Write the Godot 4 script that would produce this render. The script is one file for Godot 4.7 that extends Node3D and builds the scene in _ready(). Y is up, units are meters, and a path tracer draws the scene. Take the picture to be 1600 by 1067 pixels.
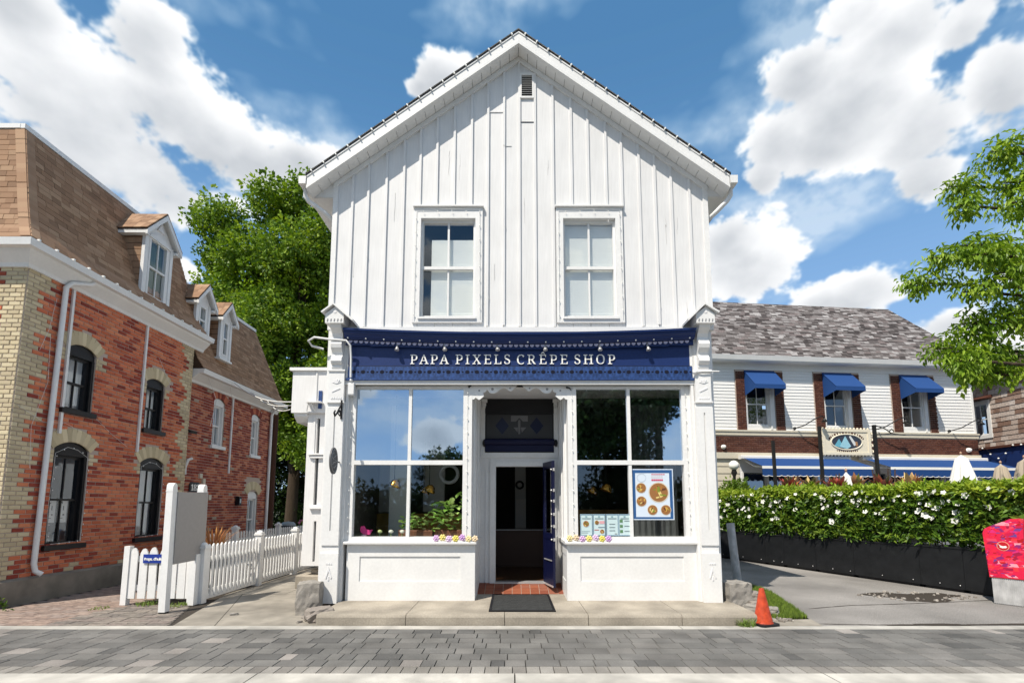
extends Node3D

const EYE := Vector3(0, 1.58, 7.5)
var T := {}
var M := {}
var rng := RandomNumberGenerator.new()
var used := {}


# ---------------------------------------------------------------- geometry collector
class Geo:
	var v := PackedVector3Array()
	var n := PackedVector3Array()
	var uv := PackedVector2Array()
	var ix := PackedInt32Array()

	func face(p: Array, uvs: Array = []) -> Geo:      # a flat convex outline, counter-clockwise from outside
		var nn: Vector3 = (p[1] - p[0]).cross(p[2] - p[0])
		if nn.length_squared() < 1e-16 and p.size() > 3:
			nn = (p[2] - p[0]).cross(p[3] - p[0])
		nn = nn.normalized()
		var b := v.size()
		for i in p.size():
			v.append(p[i]); n.append(nn)
			uv.append(uvs[i] if uvs.size() else Vector2(p[i].x, p[i].y))
		for i in range(1, p.size() - 1):
			ix.append_array([b, b + i + 1, b + i])
		return self

	func box(c: Vector3, s: Vector3, b := Basis.IDENTITY) -> Geo:
		var h := s * 0.5
		var q := []
		for k in 8:
			q.append(c + b * Vector3(h.x if k & 1 else -h.x, h.y if k & 2 else -h.y, h.z if k & 4 else -h.z))
		face([q[4], q[5], q[7], q[6]]); face([q[1], q[0], q[2], q[3]])
		face([q[5], q[1], q[3], q[7]]); face([q[0], q[4], q[6], q[2]])
		face([q[6], q[7], q[3], q[2]]); face([q[0], q[1], q[5], q[4]])
		return self

	func span(x0: float, x1: float, y0: float, y1: float, z0: float, z1: float) -> Geo:
		return box(Vector3(x0 + x1, y0 + y1, z0 + z1) * 0.5, Vector3(x1 - x0, y1 - y0, z1 - z0))

	func chip(s: Vector3, bev: float) -> Geo:         # a block with its front (+z) edges chamfered, no back
		var a := s * 0.5
		var i := Vector2(a.x - bev, a.y - bev)
		var f := [Vector3(-i.x, -i.y, a.z), Vector3(i.x, -i.y, a.z), Vector3(i.x, i.y, a.z), Vector3(-i.x, i.y, a.z)]
		var m := [Vector3(-a.x, -a.y, a.z - bev), Vector3(a.x, -a.y, a.z - bev), Vector3(a.x, a.y, a.z - bev), Vector3(-a.x, a.y, a.z - bev)]
		var k := [Vector3(-a.x, -a.y, -a.z), Vector3(a.x, -a.y, -a.z), Vector3(a.x, a.y, -a.z), Vector3(-a.x, a.y, -a.z)]
		face(f)
		for j in 4:
			var l := (j + 1) % 4
			face([m[j], m[l], f[l], f[j]]); face([k[j], k[l], m[l], m[j]])
		return self

	func rbox(c: Vector3, s: Vector3, bev: float) -> Geo:   # a box with its long edges chamfered along x, capped
		var a := s * 0.5
		var p := [Vector2(-a.z + bev, -a.y), Vector2(a.z - bev, -a.y), Vector2(a.z, -a.y + bev), Vector2(a.z, a.y - bev), Vector2(a.z - bev, a.y), Vector2(-a.z + bev, a.y), Vector2(-a.z, a.y - bev), Vector2(-a.z, -a.y + bev)]
		return sweep(p, c.x - a.x, c.x + a.x, Vector2(c.z, c.y))

	func sweep(p: Array, x0: float, x1: float, o := Vector2.ZERO, m0 := 0.0, m1 := 0.0) -> Geo:   # an outline in (z, y) swept along x; m0, m1 mitre its ends
		var poly := PackedVector2Array(p)
		if Geometry2D.is_polygon_clockwise(poly):
			poly.reverse()
		var k := poly.size()
		for i in k:
			var a := poly[i] + o
			var b := poly[(i + 1) % k] + o
			face([Vector3(x0 + m0 * a.x, a.y, a.x), Vector3(x0 + m0 * b.x, b.y, b.x), Vector3(x1 + m1 * b.x, b.y, b.x), Vector3(x1 + m1 * a.x, a.y, a.x)])
		var t := Geometry2D.triangulate_polygon(poly)
		for i in range(0, t.size(), 3):
			var q := [poly[t[i]] + o, poly[t[i + 1]] + o, poly[t[i + 2]] + o]
			if (q[1] - q[0]).cross(q[2] - q[0]) < 0:
				q.reverse()
			face([Vector3(x0 + m0 * q[0].x, q[0].y, q[0].x), Vector3(x0 + m0 * q[1].x, q[1].y, q[1].x), Vector3(x0 + m0 * q[2].x, q[2].y, q[2].x)])
			face([Vector3(x1 + m1 * q[2].x, q[2].y, q[2].x), Vector3(x1 + m1 * q[1].x, q[1].y, q[1].x), Vector3(x1 + m1 * q[0].x, q[0].y, q[0].x)])
		return self

	func prism(p: Array, z0: float, z1: float, xf := Transform3D.IDENTITY) -> Geo:   # an outline in (x, y) between two depths
		var poly := PackedVector2Array(p)
		if Geometry2D.is_polygon_clockwise(poly):
			poly.reverse()
		# is_polygon_clockwise works with y down: make it counter-clockwise with y up
		var area := 0.0
		for i in poly.size():
			area += poly[i].cross(poly[(i + 1) % poly.size()])
		if area < 0:
			poly.reverse()
		var k := poly.size()
		for i in k:
			var a := poly[i]
			var b := poly[(i + 1) % k]
			face([xf * Vector3(a.x, a.y, z0), xf * Vector3(b.x, b.y, z0), xf * Vector3(b.x, b.y, z1), xf * Vector3(a.x, a.y, z1)])
		var t := Geometry2D.triangulate_polygon(poly)
		for i in range(0, t.size(), 3):
			var q := [poly[t[i]], poly[t[i + 1]], poly[t[i + 2]]]
			if (q[1] - q[0]).cross(q[2] - q[0]) < 0:
				q.reverse()
			face([xf * Vector3(q[0].x, q[0].y, z1), xf * Vector3(q[1].x, q[1].y, z1), xf * Vector3(q[2].x, q[2].y, z1)])
			face([xf * Vector3(q[2].x, q[2].y, z0), xf * Vector3(q[1].x, q[1].y, z0), xf * Vector3(q[0].x, q[0].y, z0)])
		return self

	func tube(p: Array, r: float, k := 6, r1 := -1.0) -> Geo:
		if r1 < 0:
			r1 = r
		var b := v.size()
		var up := Vector3.UP
		for i in p.size():
			var d: Vector3 = (p[mini(i + 1, p.size() - 1)] - p[maxi(i - 1, 0)]).normalized()
			if absf(d.dot(up)) > 0.95:
				up = Vector3.RIGHT if absf(d.x) < 0.9 else Vector3.BACK
			var s := d.cross(up).normalized()
			up = s.cross(d).normalized()
			var rr := lerpf(r, r1, float(i) / maxf(1, p.size() - 1))
			for j in k:
				var a := TAU * j / k
				var nn := s * cos(a) + up * sin(a)
				v.append(p[i] + nn * rr); n.append(nn); uv.append(Vector2(float(j) / k, i))
		for i in p.size() - 1:
			for j in k:
				var a := b + i * k + j
				var c := b + i * k + (j + 1) % k
				ix.append_array([a, c, a + k, c, c + k, a + k])
		for e in 2:
			var o: int = b + (0 if e == 0 else (p.size() - 1) * k)
			var q := []
			for j in k:
				q.append(v[o + (j if e else k - 1 - j)])
			q.reverse()
			face(q)
		return self

	func lathe(p: Array, k := 16, xf := Transform3D.IDENTITY, fold := 0, deep := 0.0) -> Geo:   # an outline of (radius, height) turned round y
		var b := v.size()
		for i in p.size():
			var t: Vector2 = p[mini(i + 1, p.size() - 1)] - p[maxi(i - 1, 0)]
			for j in k + 1:
				var a := TAU * j / k
				var f := 1.0 + deep * cos(a * fold) if fold else 1.0
				var df := -deep * fold * sin(a * fold) if fold else 0.0
				var nn := Vector3(cos(a), 0, sin(a)) * t.y * f - Vector3(0, t.x, 0)
				if fold:
					nn = nn + Vector3(sin(a), 0, -cos(a)) * df * t.y
				if nn.length() < 1e-6:
					nn = Vector3.UP
				v.append(xf * Vector3(cos(a) * p[i].x * f, p[i].y, sin(a) * p[i].x * f)); n.append((xf.basis * nn).normalized()); uv.append(Vector2(float(j) / k, float(i) / p.size()))
		for i in p.size() - 1:
			for j in k:
				var a := b + i * (k + 1) + j
				ix.append_array([a, a + 1, a + k + 1, a + 1, a + k + 2, a + k + 1])
		return self

	func ball(c: Vector3, r: float, k := 10, sc := Vector3.ONE) -> Geo:
		var p := []
		for i in k / 2 + 1:
			var a := PI * i / (k / 2) - PI / 2
			p.append(Vector2(cos(a) * r, sin(a) * r))
		return lathe(p, k, Transform3D(Basis.from_scale(sc), c))

	func ground(p: Array, y: float) -> Geo:           # an outline of (x, z) laid flat
		var poly := PackedVector2Array(p)
		var t := Geometry2D.triangulate_polygon(poly)
		for i in range(0, t.size(), 3):
			var q := [poly[t[i]], poly[t[i + 1]], poly[t[i + 2]]]
			if (q[1] - q[0]).cross(q[2] - q[0]) > 0:
				q.reverse()
			face([Vector3(q[0].x, y, q[0].y), Vector3(q[1].x, y, q[1].y), Vector3(q[2].x, y, q[2].y)])
		return self

	func holed(x0: float, x1: float, y0: float, y1: float, z0: float, z1: float, holes: Array) -> Geo:   # a wall in x, y with openings
		var xs := [x0, x1]
		var ys := [y0, y1]
		for h in holes:
			for a in [h.position.x, h.end.x]:
				if a > x0 and a < x1 and not xs.has(a): xs.append(a)
			for a in [h.position.y, h.end.y]:
				if a > y0 and a < y1 and not ys.has(a): ys.append(a)
		xs.sort(); ys.sort()
		var full := func(i: int, j: int) -> bool:
			if i < 0 or j < 0 or i >= xs.size() - 1 or j >= ys.size() - 1:
				return false
			var c := Vector2(xs[i] + xs[i + 1], ys[j] + ys[j + 1]) * 0.5
			for h in holes:
				if h.has_point(c):
					return false
			return true
		for i in xs.size() - 1:
			for j in ys.size() - 1:
				if not full.call(i, j):
					continue
				var a: float = xs[i]; var b: float = xs[i + 1]; var c: float = ys[j]; var d: float = ys[j + 1]
				face([Vector3(a, c, z1), Vector3(b, c, z1), Vector3(b, d, z1), Vector3(a, d, z1)])
				face([Vector3(b, c, z0), Vector3(a, c, z0), Vector3(a, d, z0), Vector3(b, d, z0)])
				if not full.call(i - 1, j): face([Vector3(a, c, z0), Vector3(a, c, z1), Vector3(a, d, z1), Vector3(a, d, z0)])
				if not full.call(i + 1, j): face([Vector3(b, c, z1), Vector3(b, c, z0), Vector3(b, d, z0), Vector3(b, d, z1)])
				if not full.call(i, j - 1): face([Vector3(a, c, z0), Vector3(b, c, z0), Vector3(b, c, z1), Vector3(a, c, z1)])
				if not full.call(i, j + 1): face([Vector3(a, d, z1), Vector3(b, d, z1), Vector3(b, d, z0), Vector3(a, d, z0)])
		return self

	func turned(xf: Transform3D) -> Geo:
		for i in v.size():
			v[i] = xf * v[i]
			n[i] = (xf.basis * n[i]).normalized()
		if xf.basis.determinant() < 0:
			for i in range(0, ix.size(), 3):
				var k := ix[i]
				ix[i] = ix[i + 1]
				ix[i + 1] = k
		return self

	func mesh() -> ArrayMesh:
		var a := []
		a.resize(Mesh.ARRAY_MAX)
		a[Mesh.ARRAY_VERTEX] = v; a[Mesh.ARRAY_NORMAL] = n; a[Mesh.ARRAY_TEX_UV] = uv; a[Mesh.ARRAY_INDEX] = ix
		var m := ArrayMesh.new()
		m.add_surface_from_arrays(Mesh.PRIMITIVE_TRIANGLES, a)
		return m


# ---------------------------------------------------------------- nodes
func numbered(called: String, parent: Node) -> String:
	var key := "%d/%s" % [parent.get_instance_id(), called]
	var k: int = used.get(key, 0)
	used[key] = k + 1
	return called if k == 0 else "%s_%03d" % [called, k]


func put(called: String, g, m: Material, parent: Node = self, at := Vector3.ZERO) -> MeshInstance3D:
	var o := MeshInstance3D.new()
	o.name = numbered(called, parent)
	o.mesh = g.mesh() if g is Geo else g
	o.material_override = m
	o.position = at
	parent.add_child(o, true)
	return o


func tag(o: Node, label: String, category: String, group := "", kind := "") -> Node:
	if label: o.set_meta("label", label)
	if category: o.set_meta("category", category)
	if group: o.set_meta("group", group)
	if kind: o.set_meta("kind", kind)
	return o


func thing(called: String, label: String, category: String, at := Vector3.ZERO, turn := 0.0, group := "") -> Node3D:
	var o := Node3D.new()
	o.name = numbered(called, self)
	o.position = at
	o.rotation.y = turn
	add_child(o, true)
	tag(o, label, category, group)
	return o


func struct(called: String, g, m: Material, label := "") -> MeshInstance3D:
	var o := put(called, g, m)
	tag(o, label, "", "", "structure")
	return o


# alike pieces: the ones nearest the street as nodes of their own, the rest as one copied mass
func pieces(parent: Node3D, called: String, mesh: Mesh, tones: Array, look: Dictionary, items: Array, most := 300, mass_name := "") -> void:
	var frame := parent.global_transform
	items.sort_custom(func(a, b): return (frame * a[0].origin).distance_squared_to(EYE) < (frame * b[0].origin).distance_squared_to(EYE))
	var mats := []
	for c in tones:
		mats.append(paint(c, look.get("rough", 0.85), look))
	for i in mini(most, items.size()):
		var o := put(called, mesh, mats[items[i][1]], parent)
		o.transform = items[i][0]
	if items.size() > most:
		mass(parent, mass_name if mass_name else called + "work", mesh, items.slice(most), tones, look)


func mass(parent: Node3D, called: String, mesh: Mesh, items: Array, tones: Array, look: Dictionary) -> MultiMeshInstance3D:
	var l := look.duplicate()
	l["vertex"] = true
	var mm := MultiMesh.new()
	mm.transform_format = MultiMesh.TRANSFORM_3D
	mm.use_colors = true
	mm.mesh = mesh
	mm.instance_count = items.size()
	for i in items.size():
		mm.set_instance_transform(i, items[i][0])
		var c: Color = tones[items[i][1]]
		var k := rng.randf_range(0.9, 1.1)
		mm.set_instance_color(i, Color(c.r * k, c.g * k, c.b * k))
	var o := MultiMeshInstance3D.new()
	o.name = numbered(called, parent)
	o.multimesh = mm
	o.material_override = paint(Color.WHITE, look.get("rough", 0.85), l)
	o.set_meta("kind", "stuff")
	parent.add_child(o, true)
	return o


# ---------------------------------------------------------------- materials (colours are linear, real-world values)
func paint(c: Color, rough := 0.6, how := {}) -> StandardMaterial3D:
	var m := StandardMaterial3D.new()
	m.albedo_color = Color(c.r, c.g, c.b).linear_to_srgb()
	m.roughness = rough
	m.metallic = how.get("metal", 0.0)
	m.metallic_specular = how.get("spec", 0.4)
	if how.get("vertex", false): m.vertex_color_use_as_albedo = true
	if how.has("tex"):
		m.albedo_texture = T[how.tex]
		m.uv1_triplanar = true
		m.uv1_world_triplanar = true
		m.uv1_triplanar_sharpness = 4.0
		m.uv1_scale = how.get("scale", Vector3.ONE)
	if how.has("bump"):
		m.heightmap_enabled = true
		m.heightmap_texture = T[how.get("bump_tex", how.get("tex", "grain"))]
		m.heightmap_scale = how.bump
		if not how.has("tex"):
			m.uv1_triplanar = true; m.uv1_world_triplanar = true; m.uv1_scale = how.get("scale", Vector3.ONE)
	if how.has("over"):                    # broad stains over the fine pattern
		m.detail_enabled = true
		m.detail_albedo = T[how.over]
		m.detail_blend_mode = BaseMaterial3D.BLEND_MODE_MUL
		m.detail_uv_layer = BaseMaterial3D.DETAIL_UV_2
		m.uv2_triplanar = true
		m.uv2_world_triplanar = true
		m.uv2_scale = how.get("over_scale", Vector3.ONE * 0.2)
	if how.has("back"):
		m.backlight_enabled = true
		m.backlight = how.back
	if how.has("glow"):
		m.emission_enabled = true; m.emission = how.glow; m.emission_energy_multiplier = how.get("power", 1.0)
	return m


func glass(tint: Color, alpha: float, rough := 0.03) -> ORMMaterial3D:      # window glass with a reflecting coat
	var m := ORMMaterial3D.new()
	m.albedo_color = Color(tint.r, tint.g, tint.b, alpha)
	m.orm_texture = T["coat%d" % int(rough * 100)]
	m.transparency = BaseMaterial3D.TRANSPARENCY_ALPHA
	if rough < 0.025:                       # slightly wavy panes
		m.heightmap_enabled = true
		m.heightmap_texture = T.blotch
		m.heightmap_scale = 0.10
		m.uv1_triplanar = true; m.uv1_world_triplanar = true; m.uv1_scale = Vector3.ONE * 0.45
	return m


func noise_tex(freq: float, lo: float, hi: float, seed_: int, octaves := 4, size := 512) -> NoiseTexture2D:
	var f := FastNoiseLite.new()
	f.seed = seed_; f.frequency = freq; f.fractal_octaves = octaves
	f.noise_type = FastNoiseLite.TYPE_SIMPLEX_SMOOTH
	var t := NoiseTexture2D.new()
	t.width = size; t.height = size; t.seamless = true; t.noise = f
	var g := Gradient.new()
	g.set_color(0, Color(lo, lo, lo)); g.set_color(1, Color(hi, hi, hi))
	t.color_ramp = g
	return t


func streaks(seed_: int, lo: float, hi: float) -> ImageTexture:        # grain running along v
	var f := FastNoiseLite.new()
	f.seed = seed_; f.frequency = 0.05; f.fractal_octaves = 5
	var im := f.get_seamless_image(512, 40)
	im.resize(512, 512, Image.INTERPOLATE_CUBIC)
	var d := im.get_data()
	for i in d.size():
		d[i] = int(255 * lerpf(lo, hi, d[i] / 255.0))
	return ImageTexture.create_from_image(Image.create_from_data(512, 512, false, Image.FORMAT_L8, d))


func make_textures() -> void:
	T.grain = noise_tex(0.12, 0.86, 1.0, 3, 5)
	T.blotch = noise_tex(0.012, 0.86, 1.0, 5, 6)
	T.speck = noise_tex(0.4, 0.42, 1.0, 9, 3)
	T.stain = noise_tex(0.008, 0.76, 1.0, 15, 6)
	T.faint = noise_tex(0.02, 0.965, 1.0, 21, 6)
	T.wood = streaks(4, 0.92, 1.0)
	T.grime = noise_tex(0.01, 0.955, 1.0, 33, 6)
	T.worn = streaks(11, 0.6, 1.0)
	for k in [2, 3, 8]:
		var im := Image.create(4, 4, false, Image.FORMAT_RGB8)
		im.fill(Color(1, k / 100.0, 1))
		T["coat%d" % k] = ImageTexture.create_from_image(im)


# ---------------------------------------------------------------- the air
func make_sky() -> PanoramaSkyMaterial:
	const W := 3072
	const H := 1536
	# clouds as patches of the sky: bearing and height of the middle, half width, half height, in degrees
	var puffs := [[-40.3, 39.8, 4.4, 3.2], [-44.4, 33.6, 7.6, 4.6], [-38.3, 36.1, 5.4, 3.6], [-34.2, 34.4, 5.6, 3.4], [-40.8, 29.8, 9.4, 4.0], [-29.9, 33.5, 6.6, 2.9], [-24.7, 34.8, 5.2, 2.3], [-49, 38, 4, 3], [-9.2, 44.1, 4.8, 2.0], [-12.0, 43.0, 2.0, 1.0],
		[37.9, 37.2, 6.2, 3.8], [33.5, 39.7, 3.9, 2.4], [41.7, 39.2, 4.8, 2.7], [37.0, 34.2, 7.8, 3.1], [42.4, 31.9, 4.0, 3.6], [30.7, 35.2, 4.0, 2.9], [29.2, 32.6, 2.2, 1.6], [48.3, 32.6, 2.6, 3.6], [42.5, 28.4, 2.8, 2.0], [38.4, 42.1, 3.4, 2.0], [46.2, 37.5, 2.4, 1.8],
		[27.1, 25.6, 5.2, 4.0], [25.6, 28.0, 3.1, 2.7], [36.4, 20.1, 4.8, 2.2], [34.3, 20.1, 3.1, 1.9], [43.7, 15.9, 3.2, 1.8], [-36.5, 22.6, 2.2, 1.4], [46.3, 13.3, 2.4, 1.8], [27, 26, 3, 2]]
	var r := RandomNumberGenerator.new()
	r.seed = 77
	for k in 64:                                       # the same kind of weather all round
		var az := r.randf_range(56, 304)
		var el := r.randf_range(6, 62)
		var big := r.randf_range(3, 7) * lerpf(0.7, 1.4, el / 60.0)
		for j in r.randi_range(2, 5):
			puffs.append([az + r.randfn(0, big), el + r.randfn(0, big * 0.35), big * r.randf_range(0.5, 1.0), big * r.randf_range(0.3, 0.6)])
	for k in 26:
		puffs.append([r.randf_range(-50, 50), r.randf_range(56, 85), r.randf_range(5, 16), r.randf_range(2, 4)])
	var field := PackedFloat32Array(); field.resize(W * H / 2)
	var shade := PackedFloat32Array(); shade.resize(W * H / 2)
	for p in puffs:
		var r0 := maxi(0, int((90.0 - p[1] - p[3] * 1.5) / 180.0 * H))
		var r1 := mini(H / 2 - 1, int((90.0 - p[1] + p[3] * 1.5) / 180.0 * H))
		var cx: float = p[0] / 360.0 * W
		var rx: float = p[2] / 360.0 * W
		var ry: float = p[3] / 180.0 * H
		var cy: float = (90.0 - p[1]) / 180.0 * H
		for y in range(r0, r1 + 1):
			var dy := (y - cy) / ry
			for x in range(int(cx - rx * 1.5), int(cx + rx * 1.5) + 1):
				var dx := (x - cx) / rx
				var q := 1.0 - sqrt(dx * dx + dy * dy)
				if q > -0.5:
					var i := y * W + posmod(x, W)
					var was := field[i]
					field[i] = maxf(was, q + 0.6) + minf(was, q + 0.6) * 0.08 if was > 0 else q + 0.6
					shade[i] = maxf(shade[i], (dy * 0.5 + 0.5) * clampf(q + 0.5, 0, 1)) if was > 0 else (dy * 0.5 + 0.5) * clampf(q + 0.5, 0, 1)
	var f := FastNoiseLite.new()
	f.seed = 8; f.frequency = 5.0; f.fractal_octaves = 6; f.fractal_gain = 0.55
	f.noise_type = FastNoiseLite.TYPE_SIMPLEX_SMOOTH
	f.frequency = 4.0
	var fine := FastNoiseLite.new()
	fine.seed = 19; fine.frequency = 15.0; fine.fractal_octaves = 5; fine.fractal_gain = 0.6
	fine.noise_type = FastNoiseLite.TYPE_SIMPLEX_SMOOTH
	var wisp := FastNoiseLite.new()
	wisp.seed = 31; wisp.frequency = 2.2; wisp.fractal_octaves = 5
	var low := FastNoiseLite.new()
	low.seed = 5; low.frequency = 3.0; low.fractal_octaves = 3
	var data := PackedByteArray(); data.resize(W * H * 3)
	var sa := PackedFloat32Array(); var ca := PackedFloat32Array()
	for x in W:
		sa.append(sin(TAU * (x + 0.5) / W)); ca.append(-cos(TAU * (x + 0.5) / W))
	for y in H / 2:
		var el := PI * (0.5 - (y + 0.5) / H)
		var up := sin(el)
		var ce := cos(el)
		var t := clampf(up / 0.75, 0, 1)
		var blue := Color(0.66, 0.76, 0.86).lerp(Color(0.46, 0.60, 0.76), smoothstep(0.0, 0.45, t)).lerp(Color(0.265, 0.43, 0.59), smoothstep(0.35, 1.0, t))
		for x in W:
			var i := y * W + x
			var d := Vector3(sa[x] * ce, up * 1.5, ca[x] * ce)
			var c := blue
			if (x + y) % 1 == 0:
				var wv := wisp.get_noise_3d(d.x, d.y * 1.6, d.z)
				if wv > -0.08:
					c = c.lerp(Color(0.80, 0.82, 0.84), minf(0.6, (wv + 0.08) * 1.25 * (1.0 + 1.2 * fine.get_noise_3dv(d * 0.7))))
			var q := field[i]
			if q > 0.0:
				var nv := f.get_noise_3dv(d)
				var hv := fine.get_noise_3dv(d)
				var dens := q - 0.52 + nv * 0.7 + hv * 0.6
				if dens > 0:
					var a := smoothstep(0.0, 0.34, dens)
					var grey := clampf(shade[i] * 0.8 - 0.02 + low.get_noise_3dv(d * 1.7) * 0.45 + (dens - 0.5) * 0.45 - nv * 0.35 - hv * 0.45, 0, 1)
					c = c.lerp(Color(0.845, 0.848, 0.852).lerp(Color(0.63, 0.648, 0.67), grey), a)
			i *= 3
			data[i] = int(c.r * 255); data[i + 1] = int(c.g * 255); data[i + 2] = int(c.b * 255)
	for i in range(W * H / 2 * 3, W * H * 3, 3):
		data[i] = 120; data[i + 1] = 118; data[i + 2] = 112
	var m := PanoramaSkyMaterial.new()
	m.panorama = ImageTexture.create_from_image(Image.create_from_data(W, H, false, Image.FORMAT_RGB8, data))
	return m


func place_camera_and_light() -> void:
	var cam := Camera3D.new()
	cam.name = "camera"
	cam.projection = Camera3D.PROJECTION_FRUSTUM
	cam.near = 0.1
	cam.far = 900.0
	cam.size = 0.1 * 1067.0 / 750.0
	cam.frustum_offset = Vector2(0, 0.1 * 173.5 / 750.0)
	cam.position = EYE
	cam.rotation_degrees.x = 6.33
	add_child(cam)
	cam.current = true
	var e := Environment.new()
	e.background_mode = Environment.BG_SKY
	e.sky = Sky.new()
	e.sky.sky_material = make_sky()
	e.background_energy_multiplier = 1.26
	e.tonemap_mode = Environment.TONE_MAPPER_LINEAR
	e.tonemap_exposure = 1.25
	e.sdfgi_enabled = true; e.ssao_enabled = true; e.ssil_enabled = true
	var w := WorldEnvironment.new()
	w.name = "world"
	w.environment = e
	add_child(w)
	var sun := DirectionalLight3D.new()
	sun.name = "sun"
	sun.light_energy = 1.5
	sun.light_color = Color(1.0, 0.965, 0.91)
	sun.light_angular_distance = 0.5
	sun.shadow_enabled = true
	add_child(sun)
	sun.look_at_from_position(Vector3.ZERO, Vector3(0.353, -0.815, -0.457), Vector3.UP)


func _ready() -> void:
	rng.seed = 12345
	make_textures()
	place_camera_and_light()
	make_materials()
	build_ground()
	build_shop()
	build_brick_house()
	build_brick_wing()
	build_siding_building()
	build_shingled_building()
	build_trees()
	build_fences()
	build_hedge()
	build_street_things()
	build_window_things()


func make_materials() -> void:
	var wood := {"tex": "wood", "scale": Vector3(7, 0.7, 7), "bump": 0.25, "over": "grime", "over_scale": Vector3(0.5, 0.25, 0.5)}
	M.white = paint(Color(0.80, 0.80, 0.80), 0.5, {"tex": "faint", "scale": Vector3(0.9, 0.5, 0.9)})
	M.board = paint(Color(0.82, 0.82, 0.82), 0.55, wood)
	M.trim = paint(Color(0.82, 0.82, 0.81), 0.45, {"tex": "faint", "scale": Vector3(1.5, 1.5, 1.5), "over": "grime", "over_scale": Vector3(0.3, 0.3, 0.3)})
	M.shadewhite = paint(Color(0.76, 0.76, 0.77), 0.5, {"tex": "faint"})
	M.navy = paint(Color(0.013, 0.032, 0.13), 0.42, {"tex": "wood", "scale": Vector3(0.9, 6, 6), "bump": 0.12})
	M.navylight = paint(Color(0.04, 0.095, 0.29), 0.45, {"tex": "worn", "scale": Vector3(0.7, 4, 4)})
	M.letter = paint(Color(0.84, 0.84, 0.81), 0.4)
	M.lilac = paint(Color(0.45, 0.45, 0.62), 0.5)
	M.black = paint(Color(0.012, 0.012, 0.014), 0.45)
	M.blackwood = paint(Color(0.013, 0.013, 0.015), 0.35, {"tex": "wood", "scale": Vector3(5, 0.6, 5)})
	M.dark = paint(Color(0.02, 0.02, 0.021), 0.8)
	M.steel = paint(Color(0.60, 0.60, 0.60), 0.5, {"metal": 0.0, "tex": "stain", "scale": Vector3(2, 1, 2)})
	M.silver = paint(Color(0.6, 0.6, 0.6), 0.3, {"metal": 0.5})
	M.bulb = paint(Color(0.85, 0.85, 0.82), 0.2)
	M.wire = paint(Color(0.7, 0.7, 0.68), 0.5)
	M.roofdark = paint(Color(0.03, 0.03, 0.033), 0.9, {"tex": "speck", "scale": Vector3(4, 4, 4)})
	M.concrete = paint(Color(0.40, 0.365, 0.31), 0.9, {"tex": "blotch", "scale": Vector3(0.5, 0.5, 0.5), "bump": 0.25, "bump_tex": "grain", "over": "stain", "over_scale": Vector3(0.25, 0.25, 0.25)})
	M.slab = paint(Color(0.50, 0.445, 0.365), 0.9, {"tex": "grain", "scale": Vector3(0.5, 0.5, 0.5), "bump": 0.5, "bump_tex": "speck", "over": "stain", "over_scale": Vector3(0.35, 0.35, 0.35)})
	M.pale = paint(Color(0.66, 0.635, 0.58), 0.85, {"tex": "blotch", "scale": Vector3(0.4, 0.4, 0.4), "bump": 0.2, "bump_tex": "grain", "over": "stain", "over_scale": Vector3(0.3, 0.3, 0.3)})
	M.mortar = paint(Color(0.52, 0.42, 0.36), 0.95, {"tex": "grain"})
	M.plinth = paint(Color(0.28, 0.25, 0.21), 0.9, {"tex": "stain", "scale": Vector3(0.5, 0.5, 0.5), "bump": 0.5, "bump_tex": "grain"})
	M.asphalt = paint(Color(0.70, 0.665, 0.63), 0.95, {"tex": "speck", "scale": Vector3(0.33, 0.33, 0.33), "bump": 1.5, "bump_tex": "speck", "over": "stain", "over_scale": Vector3(0.12, 0.12, 0.12)})
	M.patch = paint(Color(0.10, 0.083, 0.067), 0.95, {"tex": "speck", "scale": Vector3(0.4, 0.4, 0.4), "bump": 1.5, "bump_tex": "speck"})
	M.film = glass(Color(0.80, 0.88, 0.96), 0.62, 0.02)
	M.halffilm = glass(Color(0.86, 0.9, 0.93), 0.13, 0.02)
	M.lowglass = glass(Color(0.85, 0.9, 0.95), 0.12, 0.02)
	M.oldglass = glass(Color(0.85, 0.9, 0.95), 0.28, 0.03)
	M.curtain = paint(Color(0.76, 0.76, 0.74), 0.9, {"back": Color(0.4, 0.4, 0.4)})
	M.blind = paint(Color(0.82, 0.86, 0.84), 0.8)
	M.floorwood = paint(Color(0.16, 0.075, 0.035), 0.35, {"tex": "worn", "scale": Vector3(3, 3, 0.5)})
	M.tileedge = paint(Color(0.42, 0.36, 0.30), 0.9)
	M.awning = paint(Color(0.014, 0.066, 0.235), 0.75, {"tex": "grain", "scale": Vector3(2, 2, 2)})
	M.cream = paint(Color(0.62, 0.57, 0.46), 0.6, {"tex": "faint"})
	M.brown = paint(Color(0.10, 0.035, 0.022), 0.8, {"tex": "grain"})
	M.iron = paint(Color(0.02, 0.02, 0.02), 0.5, {"metal": 0.3})
	M.bark = paint(Color(0.10, 0.07, 0.045), 0.95, {"tex": "worn", "scale": Vector3(4, 0.8, 4), "bump": 2.0})
	M.stone = paint(Color(0.42, 0.39, 0.35), 0.95, {"over": "stain", "over_scale": Vector3(1.5, 1.5, 1.5), "tex": "grain", "scale": Vector3(1.0, 1.0, 1.0), "bump": 1.5, "bump_tex": "grain"})
	M.stonedark = paint(Color(0.30, 0.265, 0.235), 0.95, {"tex": "grain", "scale": Vector3(2.2, 2.2, 2.2), "bump": 1.0, "bump_tex": "grain"})
	M.plank = paint(Color(0.22, 0.19, 0.165), 0.9, {"tex": "worn", "scale": Vector3(2, 2, 2)})
	M.planter = paint(Color(0.016, 0.017, 0.019), 0.5, {"tex": "stain", "scale": Vector3(0.8, 0.8, 0.8)})


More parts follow.
